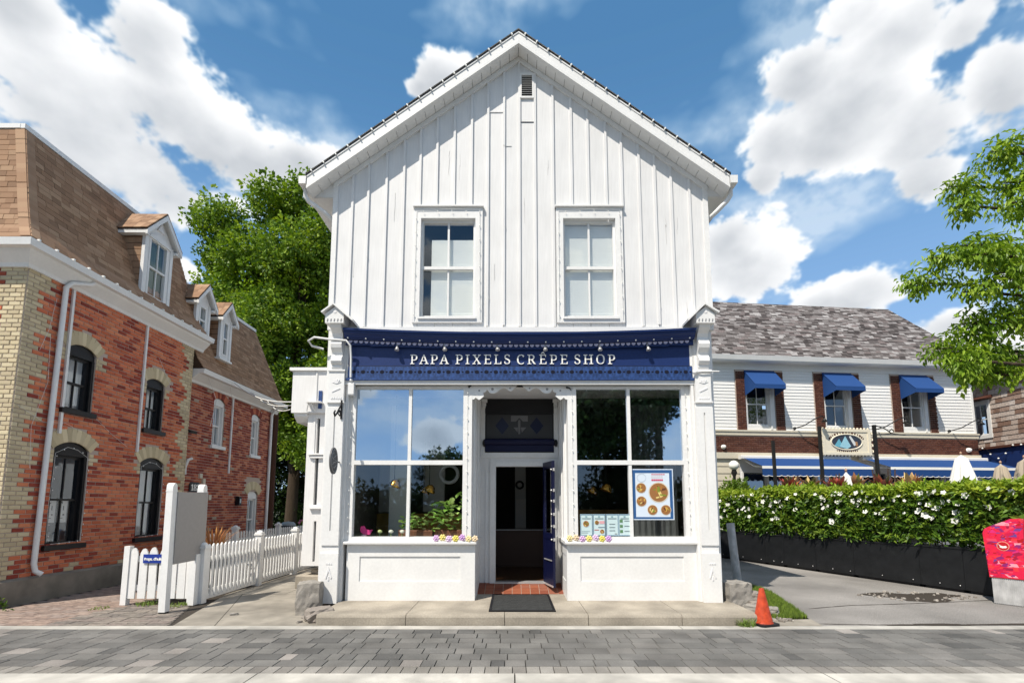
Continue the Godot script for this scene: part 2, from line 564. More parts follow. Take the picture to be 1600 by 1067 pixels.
# ---------------------------------------------------------------- ground
const GREYS := [Color(0.195, 0.192, 0.184), Color(0.22, 0.215, 0.206), Color(0.24, 0.234, 0.222), Color(0.15, 0.148, 0.144), Color(0.27, 0.26, 0.246), Color(0.40, 0.37, 0.345), Color(0.205, 0.199, 0.19)]


func laid(x: float, y: float, z: float, w: float, d: float, turn := 0.0) -> Transform3D:      # a unit chip laid flat, its front up
	var b := Basis(Vector3.UP, turn) * Basis(Vector3.RIGHT, -PI / 2)
	return Transform3D(b * Basis.from_scale(Vector3(w, d, 1)), Vector3(x, y, z))


func build_ground() -> void:
	var earth := paint(Color(0.09, 0.10, 0.05), 0.95, {"tex": "stain", "scale": Vector3(0.1, 0.1, 0.1)})
	struct("ground", Geo.new().ground([Vector2(-400, -400), Vector2(400, -400), Vector2(400, 400), Vector2(-400, 400)], -0.03), earth, "wide flat ground around the street")
	# street side: concrete band, paver band, border course, concrete
	struct("street_base", Geo.new().ground([Vector2(-40, 1.08), Vector2(40, 1.08), Vector2(40, 2.76), Vector2(-40, 2.76)], -0.022), M.patch, "dark bedding under the grey street pavers")
	struct("concrete_band", Geo.new().span(-40, 2.2, -0.1, 0.0, 0.93, 1.1).span(2.212, 40, -0.1, 0.0, 0.94, 1.1), M.pale, "narrow pale concrete band between pavement and grey pavers")
	var sw := Geo.new()
	for e in [[-40.0, -2.42], [-2.408, 0.02], [0.032, 2.95], [2.962, 40.0]]:
		sw.span(e[0], e[1], -0.1, 0.0, 2.745, 4.4)
	struct("street_concrete", sw, M.pale, "pale concrete strip along the near edge of the picture")
	struct("road", Geo.new().ground([Vector2(-60, 4.4), Vector2(60, 4.4), Vector2(60, 12), Vector2(-60, 12)], -0.02), M.asphalt, "asphalt road running past the shops")
	var chip := Geo.new().chip(Vector3(1, 1, 0.05), 0.012).mesh()
	var band := tag(Node3D.new(), "band of grey concrete pavers of mixed sizes in front of the shop", "", "", "structure") as Node3D
	band.name = "paver_band"
	add_child(band, true)
	var items := []
	for r in 7:
		var z0 := 1.105 + r * 0.2055
		var x := -13.0 - rng.randf() * 0.3
		while x < 13.0:
			var w: float = [0.14, 0.21, 0.21, 0.28, 0.28, 0.35][rng.randi_range(0, 5)]
			var tone: int = [0, 1, 1, 2, 2, 3, 4, 6, 6, 0, 2, 1][rng.randi_range(0, 11)]
			if rng.randf() < 0.03: tone = 5
			items.append([laid(x + w / 2, -0.027 + rng.randf_range(-0.0015, 0.0015), z0 + 0.1, w - 0.006, 0.199), tone])
			x += w
	pieces(band, "paver", chip, GREYS, {"rough": 0.85, "tex": "grain", "scale": Vector3(0.7, 0.7, 0.7), "bump": 0.5, "over": "stain", "over_scale": Vector3(0.3, 0.3, 0.3)}, items, 300, "paver_field")
	var course := tag(Node3D.new(), "row of pale border pavers along the grey paver band", "", "", "structure") as Node3D
	course.name = "border_course"
	add_child(course, true)
	items = []
	var px := -7.5
	while px < 7.5:
		var w := 0.134
		items.append([laid(px + w / 2, -0.026 + rng.randf_range(-0.001, 0.001), 2.643, w - 0.006, 0.196), rng.randi_range(0, 3)])
		px += w
	pieces(course, "border_paver", chip, [Color(0.33, 0.31, 0.28), Color(0.37, 0.35, 0.32), Color(0.29, 0.272, 0.25), Color(0.40, 0.38, 0.35)], {"rough": 0.85, "tex": "grain", "scale": Vector3(0.7, 0.7, 0.7), "over": "stain", "over_scale": Vector3(0.3, 0.3, 0.3)}, items, 120, "border_field")
	# left: concrete walk, weathered strip, pink bricks
	var walk := Geo.new()
	var g := 0.006
	for q in [[[-4.5, 0.928], [-3.95, 0.928], [-4.85, -1.35], [-5.14, -1.35]], [[-3.94, 0.928], [-2.3, 0.928], [-2.3, -1.35], [-4.84, -1.35]], [[-5.14, -1.36], [-4.1, -1.36], [-4.1, -4.2], [-5.14, -4.2]], [[-4.09, -1.36], [-2.3, -1.36], [-2.3, -4.2], [-4.09, -4.2]], [[-5.2, -4.21], [-2.3, -4.21], [-2.3, -14], [-5.2, -14]]]:
		var p := []
		for c in q: p.append(Vector2(c[0], c[1]))
		walk.ground(p, 0.0)
		p.reverse()
	struct("concrete_walk", walk, M.concrete, "tan concrete walk between the picket fence and the white shop")
	struct("walk_bed", Geo.new().ground([Vector2(-20, 0.93), Vector2(-2.2, 0.93), Vector2(-2.2, -14), Vector2(-20, -14)], -0.012), M.patch, "dark joints under the walk and the bricks")
	var strip := tag(Node3D.new(), "weathered grey paver strip in front of the white gate", "", "", "structure") as Node3D
	strip.name = "weathered_paving"
	add_child(strip, true)
	items = []
	for r in 11:
		var z0 := -0.42 + r * 0.122
		var xl := -6.28 + maxf(0, (z0 + 0.42) * 0.02)
		var xr := lerpf(-5.12, -4.54, (z0 + 0.42) / 1.34)
		var x := xl
		while x < xr - 0.02:
			var w := minf(rng.randf_range(0.22, 0.30), xr - x)
			items.append([laid(x + w / 2, -0.025 + rng.randf_range(-0.004, 0.003), z0 + 0.06, w - 0.008, 0.112, rng.randf_range(-0.03, 0.03)), rng.randi_range(0, 3)])
			x += w
	pieces(strip, "weathered_paver", chip, [Color(0.25, 0.22, 0.19), Color(0.30, 0.26, 0.225), Color(0.21, 0.185, 0.165), Color(0.27, 0.225, 0.20)], {"rough": 0.95, "tex": "stain", "scale": Vector3(3, 3, 3), "bump": 0.6}, items, 120)
	var pink := tag(Node3D.new(), "pinkish brick paving at the foot of the brick house", "", "", "structure") as Node3D
	pink.name = "brick_paving"
	add_child(pink, true)
	items = []
	for r in 36:
		var z0 := 0.9 - (r + 1) * 0.104
		var x := -12.0 - (0.1 if r % 2 else 0.0)
		while x < -6.3:
			if x > -7.98 or z0 > 0.0:
				items.append([laid(x + 0.1, -0.026 + rng.randf_range(-0.002, 0.002), z0 + 0.052, 0.197, 0.1), rng.randi_range(0, 4)])
			x += 0.2
	pieces(pink, "paving_brick", chip, [Color(0.34, 0.25, 0.205), Color(0.38, 0.285, 0.235), Color(0.30, 0.225, 0.19), Color(0.40, 0.31, 0.26), Color(0.34, 0.27, 0.235)], {"rough": 0.95, "tex": "stain", "scale": Vector3(2, 2, 2)}, items, 300, "paving_field")
	# right: drive, grass, apron
	var drive := Geo.new().ground([Vector2(4.12, 0.93), Vector2(40, 0.93), Vector2(40, -9), Vector2(3.3, -9), Vector2(3.3, -3.6), Vector2(4.72, -2.4), Vector2(4.72, -1.5), Vector2(4.2, 0.5)], -0.006)
	struct("driveway", drive, M.asphalt, "worn grey asphalt drive beside the black planters")
	struct("patio", Geo.new().ground([Vector2(3.3, -9), Vector2(40, -9), Vector2(40, -30), Vector2(3.3, -30)], -0.01), M.concrete, "patio behind the hedge")
	struct("concrete_apron", Geo.new().ground([Vector2(3.3, 0.93), Vector2(4.12, 0.93), Vector2(4.2, 0.55), Vector2(3.55, 0.6), Vector2(3.3, 0.7)], 0.0), M.concrete, "small concrete apron beside the orange cone")
	struct("lawn_soil", Geo.new().ground([Vector2(3.2, 0.72), Vector2(3.55, 0.62), Vector2(4.18, 0.53), Vector2(4.75, -1.5), Vector2(4.75, -2.4), Vector2(3.2, -3.7)], -0.008), paint(Color(0.05, 0.045, 0.02), 0.95, {"tex": "speck"}), "strip of soil under the grass beside the shop")
	for spec in [[Vector3(7.1, -0.004, -1.15), 0.75, 0.42, 3], [Vector3(5.6, -0.004, 0.86), 0.55, 0.07, 5], [Vector3(7.3, -0.004, 0.84), 1.3, 0.06, 6]]:
		var o := []
		for k in 26:
			var a := TAU * k / 26
			var rr := 1.0 + 0.28 * sin(a * 3 + spec[3]) + rng.randf_range(-0.16, 0.16)
			o.append(Vector2(cos(a) * spec[1] * rr, sin(a) * spec[2] * rr))
		var s := put("asphalt_hole", Geo.new().ground(o, 0.0), M.patch, self, spec[0])
		tag(s, "dark broken patch in the asphalt drive", "", "", "structure")
	var crack := Geo.new()
	for line in [[[4.6, -0.15], [5.4, -0.4], [6.2, -0.5], [7.0, -0.62], [8.2, -0.85]], [[4.1, 0.8], [5, 0.87], [6.5, 0.83], [8, 0.89], [10, 0.86]]]:
		for i in line.size() - 1:
			for s in 8:
				var a := Vector2(line[i][0], line[i][1]).lerp(Vector2(line[i + 1][0], line[i + 1][1]), s / 8.0)
				var b := Vector2(line[i][0], line[i][1]).lerp(Vector2(line[i + 1][0], line[i + 1][1]), (s + 1) / 8.0)
				var wob := 0.008 + 0.012 * absf(sin(s * 2.3 + i))
				crack.ground([a + Vector2(0, wob), a - Vector2(0, wob), b - Vector2(0, wob * 0.8), b + Vector2(0, wob * 0.8)], -0.003)
	struct("asphalt_crack", crack, M.patch, "thin cracks in the asphalt drive")
	# front step of the shop: five slabs with rounded edges
	var step := tag(Node3D.new(), "low concrete step of five slabs in front of the white shop", "", "", "structure") as Node3D
	step.name = "front_step"
	add_child(step, true)
	var ends := [-2.62, -1.42, -0.1, 1.02, 2.27, 3.32]
	for i in 5:
		var p := [Vector2(-0.62, -0.08), Vector2(0.9, -0.08), Vector2(0.9, 0.10), Vector2(0.885, 0.125), Vector2(0.86, 0.135), Vector2(-0.62, 0.135)]
		var s := Geo.new().sweep(p, ends[i] + 0.004, ends[i + 1] - 0.004)
		put("slab", s, M.slab, step)


# ---------------------------------------------------------------- shared builders
func arch_bricks(items: Array, xc: float, half: float, spring: float, rise: float, deep: float, k: int, z: float, tones: int) -> void:
	var rad := (half * half + rise * rise) / (2 * rise)
	var cy := spring + rise - rad
	var a0 := asin(minf(1.0, half / rad))
	for i in k:
		var a := lerpf(-a0, a0, (i + 0.5) / k)
		var w := 2 * a0 * (rad + deep * 0.85) / k
		var c := Vector3(xc + sin(a) * (rad + deep / 2), cy + cos(a) * (rad + deep / 2), z)
		items.append([Transform3D(Basis(Vector3.BACK, -a) * Basis.from_scale(Vector3((w - 0.004) / 0.215, deep / 0.065, 1)), c), rng.randi_range(0, tones - 1)])


func brickwork(x0: float, x1: float, y0: float, y1: float, z: float, holes: Array, pick: Callable, course := 0.074, unit := 0.196) -> Array:
	var out := []
	var rows := int((y1 - y0) / course)
	for r in rows:
		var yc := y0 + (r + 0.5) * course
		var x := x0 - (unit * 0.5 if r % 2 else 0.0)
		var free := [[x0, x1]]
		for h in holes:
			if yc > h.position.y and yc < h.end.y:
				var next := []
				for iv in free:
					if h.end.x <= iv[0] or h.position.x >= iv[1]:
						next.append(iv)
					else:
						if h.position.x > iv[0]: next.append([iv[0], h.position.x])
						if h.end.x < iv[1]: next.append([h.end.x, iv[1]])
				free = next
		while x < x1:
			for iv in free:
				var a: float = maxf(x, iv[0])
				var b: float = minf(x + unit, iv[1])
				if b - a > 0.04:
					var tone: int = pick.call((a + b) / 2, yc, r)
					if tone >= 0:
						out.append([Transform3D(Basis(Vector3.BACK, rng.randf_range(-0.006, 0.006)) * Basis.from_scale(Vector3((b - a - 0.014) / 0.215, 0.95, 1)), Vector3((a + b) / 2, yc, z + rng.randf_range(-0.003, 0.003))), tone])
			x += unit
	return out


func sash_window(parent: Node3D, x0: float, x1: float, y0: float, y1: float, z: float, frame: Material, bar: Material, pane: Material, mullion := true, fw := 0.05, called := "window") -> MeshInstance3D:
	var ym := (y0 + y1) / 2
	var f := Geo.new()
	f.span(x0, x0 + fw, y0, y1, z - 0.06, z + 0.02).span(x1 - fw, x1, y0, y1, z - 0.06, z + 0.02)
	f.span(x0 + fw, x1 - fw, y0, y0 + fw, z - 0.06, z + 0.018).span(x0 + fw, x1 - fw, y1 - fw, y1, z - 0.06, z + 0.018)
	var w := put(called, f, frame, parent)
	put("meeting_rail", Geo.new().span(x0 + fw, x1 - fw, ym - 0.02, ym + 0.02, z - 0.04, z + 0.012), bar, w)
	if mullion:
		var xm := (x0 + x1) / 2
		put("mullion", Geo.new().span(xm - 0.011, xm + 0.011, y0 + fw, ym - 0.02, z - 0.034, z - 0.004), bar, w)
		put("mullion", Geo.new().span(xm - 0.011, xm + 0.011, ym + 0.02, y1 - fw, z - 0.02, z + 0.008), bar, w)
	put("pane", Geo.new().face([Vector3(x0 + fw, y0 + fw, z - 0.03), Vector3(x1 - fw, y0 + fw, z - 0.03), Vector3(x1 - fw, ym - 0.02, z - 0.03), Vector3(x0 + fw, ym - 0.02, z - 0.03)]), pane, w)
	put("pane", Geo.new().face([Vector3(x0 + fw, ym + 0.02, z - 0.01), Vector3(x1 - fw, ym + 0.02, z - 0.01), Vector3(x1 - fw, y1 - fw, z - 0.01), Vector3(x0 + fw, y1 - fw, z - 0.01)]), pane, w)
	return w


func curtains(parent: Node, x0: float, x1: float, y0: float, y1: float, z: float, m: Material, called := "curtain", folds := 14) -> void:
	var g := Geo.new()
	for i in folds:
		var a := lerpf(x0, x1, float(i) / folds)
		var b := lerpf(x0, x1, float(i + 1) / folds)
		var za := z + (0.015 if i % 2 else -0.015)
		var zb := z + (-0.015 if i % 2 else 0.015)
		g.face([Vector3(a, y0, za), Vector3(b, y0, zb), Vector3(b, y1, zb), Vector3(a, y1, za)])
	put(called, g, m, parent)


func lights_on(parent: Node3D, path: Array, gap: float, called := "string_lights", drop := Vector3(0, -0.04, 0.012)) -> void:
	var w := put(called, Geo.new().tube(path, 0.0035, 4), M.wire, parent)
	var unit := Geo.new().ball(Vector3.ZERO, 0.009, 6, Vector3(1, 1.7, 1)).mesh()
	var left := gap * 0.5
	for i in path.size() - 1:
		var a: Vector3 = path[i]
		var b: Vector3 = path[i + 1]
		var l := a.distance_to(b)
		while left < l:
			var p := a.lerp(b, left / l)
			put("bulb", unit, M.bulb, w, p + drop)
			left += gap
		left -= l


func letters(parent: Node, text: String, font: String, x0: float, x1: float, base: float, cap: float, z: float, m: Material, called := "letter", weight := 400, deep := 0.02) -> void:
	var f := SystemFont.new()
	f.font_names = PackedStringArray([font])
	f.font_weight = weight
	var probe := TextMesh.new()
	probe.font = f; probe.font_size = 64; probe.pixel_size = 0.01; probe.depth = 0.0; probe.text = "H"
	var k := cap / probe.get_aabb().size.y
	var widths := []
	var total := 0.0
	for c in text:
		if c == " ":
			widths.append(0.2); total += 0.2
			continue
		var t := TextMesh.new()
		t.font = f; t.font_size = 64; t.pixel_size = 0.01; t.depth = deep / k; t.curve_step = 1.0
		t.text = c
		t.horizontal_alignment = HORIZONTAL_ALIGNMENT_LEFT
		t.vertical_alignment = VERTICAL_ALIGNMENT_BOTTOM
		widths.append(t); total += t.get_aabb().size.x
	var gap: float = ((x1 - x0) / k - total) / maxf(1, text.length() - 1)
	var x := 0.0
	probe.vertical_alignment = VERTICAL_ALIGNMENT_BOTTOM
	var floor_y := probe.get_aabb().position.y
	for w in widths:
		if w is float:
			x += w + gap
			continue
		var box: AABB = w.get_aabb()
		var o := put(called, w, m, parent)
		o.transform = Transform3D(Basis.from_scale(Vector3(k, k, k)), Vector3(x0 + (x - box.position.x) * k, base - floor_y * k, z))
		x += box.size.x + gap


# ---------------------------------------------------------------- the white shop
func rake(x_apex: float, y_apex: float, x_end: float, slope: float, t0: float, t1: float) -> Array:   # band between two heights below a gable slope
	var y := y_apex - slope * absf(x_end - x_apex)
	return [Vector2(x_apex, y_apex - t0), Vector2(x_end, y - t0), Vector2(x_end, y - t1), Vector2(x_apex, y_apex - t1)]


func build_shop() -> void:
	var shop := thing("white_shop", "white board-and-batten gabled shop with a navy sign band and two big display windows", "building")
	const CX := 0.11
	const SL := 0.757
	var wy := func(x: float) -> float: return 9.27 - SL * absf(x - CX)
	# upper wall: a shell with two window openings, boards and battens over it
	var w1 := Rect2(-1.505, 4.61, 0.90, 1.70)
	var w2 := Rect2(0.845, 4.61, 0.865, 1.70)
	put("upper_wall", Geo.new().holed(-2.95, 3.23, 3.5, 6.6, -0.16, -0.022, [w1, w2]), M.white, shop)
	put("gable", Geo.new().prism([Vector2(-2.95, 6.6), Vector2(3.23, 6.6), Vector2(3.23, wy.call(3.23)), Vector2(CX, wy.call(CX)), Vector2(-2.95, wy.call(-2.95))], -0.16, -0.022), M.white, shop)
	var bx := [-2.66, -2.40, -2.10, -1.81, -1.54, -1.26, -0.97, -0.68, -0.405, -0.135, 0.125, 0.39, 0.69, 1.0, 1.28, 1.58, 1.84, 2.13, 2.39, 2.66, 2.96]
	var edges: Array = [-2.95] + bx + [3.23]
	for i in edges.size() - 1:
		var a: float = edges[i] + 0.004
		var b: float = edges[i + 1] - 0.004
		var polys := [PackedVector2Array([Vector2(a, 4.44), Vector2(b, 4.44), Vector2(b, wy.call(b) - 0.02), Vector2(a, wy.call(a) - 0.02)])]
		if a < CX and b > CX:
			polys[0].insert(3, Vector2(CX, wy.call(CX) - 0.02))
		for h in [w1, w2]:
			var next := []
			for p in polys:
				for c in Geometry2D.clip_polygons(p, PackedVector2Array([h.position, Vector2(h.end.x, h.position.y), h.end, Vector2(h.position.x, h.end.y)])):
					next.append(c)
			polys = next
		for p in polys:
			put("board", Geo.new().prism(Array(p), -0.022, rng.randf_range(-0.004, 0.003)), M.board, shop)
	for x in bx:
		var lows := [[4.44, wy.call(x) - 0.09]]
		for h in [Rect2(-1.62, 4.52, 1.13, 1.99), Rect2(0.725, 4.52, 1.12, 1.99)]:
			if x > h.position.x - 0.02 and x < h.end.x + 0.02:
				lows = [[h.end.y, wy.call(x) - 0.09]]
		for q in lows:
			var low: float = q[0] + (rng.randf_range(0.0, 0.06) if q[0] < 5 else 0.0)
			put("batten", Geo.new().prism([Vector2(x - 0.026, low), Vector2(x + 0.026, low), Vector2(x + 0.019, low + 0.01), Vector2(x + 0.019, q[1]), Vector2(x - 0.019, q[1]), Vector2(x - 0.019, low + 0.01)].slice(2), -0.006, 0.026), M.board, shop)
	for s in [[-2.98, -2.90], [3.18, 3.26]]:
		put("corner_board", Geo.new().span(s[0], s[1], 4.4, wy.call((s[0] + s[1]) / 2) - 0.03, -0.12, 0.028), M.trim, shop)
	put("cross_joint", Geo.new().span(0.14, 0.375, 8.06, 8.072, -0.01, 0.008), M.dark, shop)
	put("cross_joint", Geo.new().span(-0.395, -0.15, 8.25, 8.262, -0.01, 0.008), M.shadewhite, shop)
	put("water_table", Geo.new().span(-2.7, 2.95, 4.36, 4.44, -0.02, 0.05), M.trim, shop)
	# hairline cracks and open joints in the old boards
	var split := paint(Color(0.58, 0.58, 0.57), 0.9)
	for k in 18:
		var x: float = bx[rng.randi_range(0, 20)] + rng.randf_range(0.04, 0.22)
		var y := rng.randf_range(4.7, minf(8.2, wy.call(x) - 0.6))
		if (y < 6.7 and y > 4.3) and (absf(x + 1.05) < 0.75 or absf(x - 1.28) < 0.75): continue
		var p := []
		for j in 5: p.append(Vector3(x + rng.randf_range(-0.008, 0.008), y - j * rng.randf_range(0.04, 0.13), 0.003))
		put("paint_crack", Geo.new().tube(p, 0.0022, 3), split, shop)
	for k in 7:
		var x: float = bx[[1, 4, 8, 9, 12, 15, 18][k]]
		put("batten_chip", Geo.new().box(Vector3(x + 0.018, rng.randf_range(4.5, 6.8), 0.02), Vector3(0.012, 0.05, 0.014)), split, shop)
	put("batten_chip", Geo.new().box(Vector3(-0.135, 7.62, 0.02), Vector3(0.03, 0.03, 0.016)).box(Vector3(-0.07, 7.625, 0.004), Vector3(0.12, 0.008, 0.006)), split, shop)
	# gable vent
	var vent := put("gable_vent", Geo.new().span(0.135, 0.165, 8.5, 8.97, -0.01, 0.03).span(0.345, 0.375, 8.5, 8.97, -0.01, 0.03).span(0.165, 0.345, 8.93, 8.97, -0.01, 0.03).span(0.165, 0.345, 8.5, 8.53, -0.01, 0.03), M.trim, shop)
	put("vent_back", Geo.new().span(0.166, 0.344, 8.531, 8.929, 0.0, 0.006), M.dark, vent)
	for i in 11:
		put("louvre", Geo.new().box(Vector3(0.255, 8.548 + i * 0.036, 0.019), Vector3(0.176, 0.006, 0.03), Basis(Vector3.RIGHT, 0.75)), M.trim, vent)
	# roof, rake boards, soffit
	const YA := 9.535
	for s in [-1, 1]:
		var xe: float = -3.33 if s < 0 else 3.53
		var side := "left" if s < 0 else "right"
		put("roof", Geo.new().prism(rake(CX, YA + 0.02, xe - 0.02 if s < 0 else xe + 0.02, SL, 0.0, 0.035), -13, 0.275), M.roofdark, shop)
		var fas := put("rake_fascia", Geo.new().prism(rake(CX, YA, xe, SL, 0.035, 0.20), 0.225, 0.255), M.trim, shop)
		put("drip_edge", Geo.new().prism(rake(CX, YA, xe, SL, 0.024, 0.05), 0.258, 0.266), M.trim, fas)
		put("rake_moulding", Geo.new().prism(rake(CX, YA, xe, SL, 0.20, 0.255), 0.19, 0.27), M.trim, shop)
		put("frieze_board", Geo.new().prism(rake(CX, YA, -2.98 if s < 0 else 3.26, SL, 0.262, 0.355), -0.02, 0.036), M.trim, shop)
		var n := 22
		for k in n:
			var xa := lerpf(CX, xe, (k + 0.02) / n)
			var xb := lerpf(CX, xe, (k + 0.98) / n)
			var q := [Vector2(xa, YA - SL * absf(xa - CX) - 0.235), Vector2(xb, YA - SL * absf(xb - CX) - 0.235), Vector2(xb, YA - SL * absf(xb - CX) - 0.255), Vector2(xa, YA - SL * absf(xa - CX) - 0.255)]
			put("soffit_board", Geo.new().prism(q, 0.0, 0.19 + 0.0), M.trim, shop)
		# eave on the side wall
		var ye: float = YA - SL * absf(xe - CX)
		var wall_x: float = -2.95 if s < 0 else 3.23
		put("eave_return", Geo.new().prism([Vector2(wall_x, YA - SL * absf(wall_x - CX) - 0.2), Vector2(xe, ye - 0.2), Vector2(xe, ye - 0.235), Vector2(wall_x, ye - 0.235)], -0.03, 0.01), M.trim, shop)
		put("eave_soffit", Geo.new().span(minf(xe, wall_x), maxf(xe, wall_x), ye - 0.245, ye - 0.225, -13, 0.0), M.trim, shop)
		put("eave_fascia", Geo.new().span(xe - 0.012, xe + 0.012, ye - 0.25, ye - 0.03, -13, 0.2), M.trim, shop)
		var gx: float = xe + s * 0.07
		var gp := [Vector2(gx - 0.055, ye - 0.17), Vector2(gx + 0.055, ye - 0.17), Vector2(gx + 0.062, ye - 0.04), Vector2(gx - 0.062, ye - 0.04)]
		put("gutter", Geo.new().prism(gp, -13, 0.27), M.trim, shop)
		var y0 := ye - 0.17
		put("downspout", Geo.new().tube([Vector3(gx, y0, 0.12), Vector3(gx, y0 - 0.12, 0.12), Vector3(gx - s * 0.05, y0 - 0.2, 0.10), Vector3(wall_x + s * 0.16, y0 - 0.36, 0.05), Vector3(wall_x + s * 0.06, y0 - 0.42, -0.1), Vector3(wall_x + s * 0.055, y0 - 0.6, -0.25), Vector3(wall_x + s * 0.055, 0.3, -0.25)], 0.038, 8), M.trim, shop)
		var pts := []
		for k in 20:
			var x := lerpf(CX, xe, k / 19.0)
			pts.append(Vector3(x, YA - SL * absf(x - CX) + 0.012, 0.272))
		var wire := put("rake_lights", Geo.new().tube(pts, 0.004, 4), M.wire, shop)
		var clip := Geo.new().box(Vector3.ZERO, Vector3(0.02, 0.034, 0.022)).mesh()
		for k in 18:
			var x := lerpf(CX, xe, (k + 0.6) / 18.0)
			var c := put("clip", clip, M.bulb, wire, Vector3(x, YA - SL * absf(x - CX) - 0.012, 0.285))
			c.rotation.z = -s * 0.65
	# side and back walls, rear floor slab
	put("side_wall", Geo.new().span(-2.95, -2.83, 0.0, 6.8, -13, -0.165), M.white, shop)
	put("side_wall", Geo.new().span(3.11, 3.23, 0.0, 6.8, -13, -0.165), M.white, shop)
	put("back_wall", Geo.new().span(-2.83, 3.11, 0.0, 6.8, -13, -12.85), M.white, shop)
	put("upper_floor", Geo.new().span(-2.83, 3.11, 3.55, 3.7, -12.85, -0.165), M.shadewhite, shop)
	# upper windows
	for q in [w1, w2]:
		var x0: float = q.position.x
		var x1: float = q.end.x
		var cas := put("window_casing", Geo.new().holed(x0 - 0.115, x1 + 0.118, 4.52, 6.5, -0.02, 0.038, [q]), M.trim, shop)
		put("drip_cap", Geo.new().span(x0 - 0.135, x1 + 0.138, 6.5, 6.525, -0.02, 0.075), M.trim, cas)
		put("sill", Geo.new().span(x0 - 0.02, x1 + 0.02, 4.575, 4.61, -0.06, 0.062), M.trim, cas)
		var sash := Geo.new()
		sash.span(x0, x0 + 0.035, 4.61, 6.31, -0.11, -0.03).span(x1 - 0.035, x1, 4.61, 6.31, -0.11, -0.03)
		sash.span(x0 + 0.035, x1 - 0.035, 6.265, 6.31, -0.11, -0.032).span(x0 + 0.035, x1 - 0.035, 4.61, 4.665, -0.11, -0.05)
		var w := put("window", sash, M.trim, shop)
		put("meeting_rail", Geo.new().span(x0 + 0.035, x1 - 0.035, 5.455, 5.505, -0.09, -0.035), M.trim, w)
		var xm := (x0 + x1) / 2
		put("mullion", Geo.new().span(xm - 0.016, xm + 0.016, 5.505, 6.265, -0.075, -0.045), M.trim, w)
		put("mullion", Geo.new().span(xm - 0.014, xm + 0.014, 4.665, 5.455, -0.09, -0.062), M.trim, w)
		for c in [[x0 + 0.035, xm - 0.016], [xm + 0.016, x1 - 0.035]]:
			put("pane", Geo.new().face([Vector3(c[0], 5.505, -0.06), Vector3(c[1], 5.505, -0.06), Vector3(c[1], 6.265, -0.06), Vector3(c[0], 6.265, -0.06)]), M.halffilm, w)
			put("pane", Geo.new().face([Vector3(c[0], 4.665, -0.08), Vector3(c[1], 4.665, -0.08), Vector3(c[1], 5.455, -0.08), Vector3(c[0], 5.455, -0.08)]), M.halffilm, w)
		var top := 6.02 if x0 < 0 else 6.28
		var bl := put("blind", Geo.new().span(x0 + 0.04 + (0.12 if x0 < 0 else 0.0), x1 - 0.03, 4.66, top, -0.135, -0.13), M.blind, w)
		var k := 0
		while k * 0.05 + 4.68 < top - 0.02:
			put("slat", Geo.new().box(Vector3(xm + (0.06 if x0 < 0 else 0.0), 4.68 + k * 0.05, -0.118), Vector3(0.70 if x0 < 0 else 0.80, 0.044, 0.002), Basis(Vector3.RIGHT, 0.22)), M.blind, bl)
			k += 1
		lights_on(shop, [Vector3(x0 - 0.08, 4.56, 0.05), Vector3(x0 - 0.075, 6.44, 0.05), Vector3((x0 + x1) / 2, 6.46, 0.055), Vector3(x1 + 0.07, 6.45, 0.05), Vector3(x1 + 0.085, 4.58, 0.05)], 0.235)
	# ------- sign band
	var sign_ := put("sign_panel", Geo.new().span(-2.62, 2.88, 3.8, 4.21, -0.1, 0.018), M.navy, shop)
	put("panel_joint", Geo.new().span(-2.62, 2.88, 3.79, 3.803, -0.05, 0.022), M.black, sign_)
	put("sign_rail", Geo.new().span(-2.62, 2.88, 3.585, 3.79, -0.1, 0.036), M.navylight, shop)
	put("rail_moulding", Geo.new().span(-2.64, 2.90, 3.562, 3.597, -0.1, 0.06), M.navylight, shop)
	put("soffit_trim", Geo.new().span(-2.66, 2.9, 3.50, 3.56, -0.3, 0.03), M.trim, shop)
	put("sign_end", Geo.new().span(-2.655, -2.622, 3.57, 4.21, -0.1, 0.03), M.trim, shop)
	put("sign_end", Geo.new().span(2.882, 2.915, 3.57, 4.21, -0.1, 0.03), M.trim, shop)
	var big := Geo.new().lathe([Vector2(0, 0.002), Vector2(0.034, 0.002), Vector2(0.036, 0.0)], 10, Transform3D(Basis(Vector3.RIGHT, PI / 2) * Basis.from_scale(Vector3(1, 1, 0.85)), Vector3.ZERO)).mesh()
	var hole := paint(Color(0.004, 0.006, 0.02), 0.9)
	for i in 36:
		put("pierced_hole", big, hole, shop, Vector3(-2.53 + i * 0.1515, 3.70, 0.0365))
		var o := put("pierced_hole", big, hole, shop, Vector3(-2.53 + (i + 0.5) * 0.1515, 3.70, 0.0365))
		o.scale = Vector3(0.5, 0.45, 1)
	var words := [["PAPA", -1.63, -1.01], ["PIXELS", -0.905, -0.03], ["CRÊPE", 0.08, 0.89], ["SHOP", 1.0, 1.65]]
	for w in words:
		letters(shop, w[0], "Droid Serif", w[1], w[2], 3.83, 0.155, 0.03, M.letter, "sign_letter", 400, 0.014)
	# cornice with a slight sag
	var prof := [Vector2(-0.02, 4.215), Vector2(0.125, 4.215), Vector2(0.135, 4.232), Vector2(0.15, 4.236), Vector2(0.165, 4.27), Vector2(0.195, 4.295), Vector2(0.20, 4.325), Vector2(0.225, 4.33), Vector2(0.23, 4.36), Vector2(-0.02, 4.363)]
	var cor := Geo.new()
	var sag := func(x: float) -> float: return -0.075 * (1.0 - pow((x - 0.12) / 2.78, 2.0))
	var lower := Geo.new()
	var nseg := 14
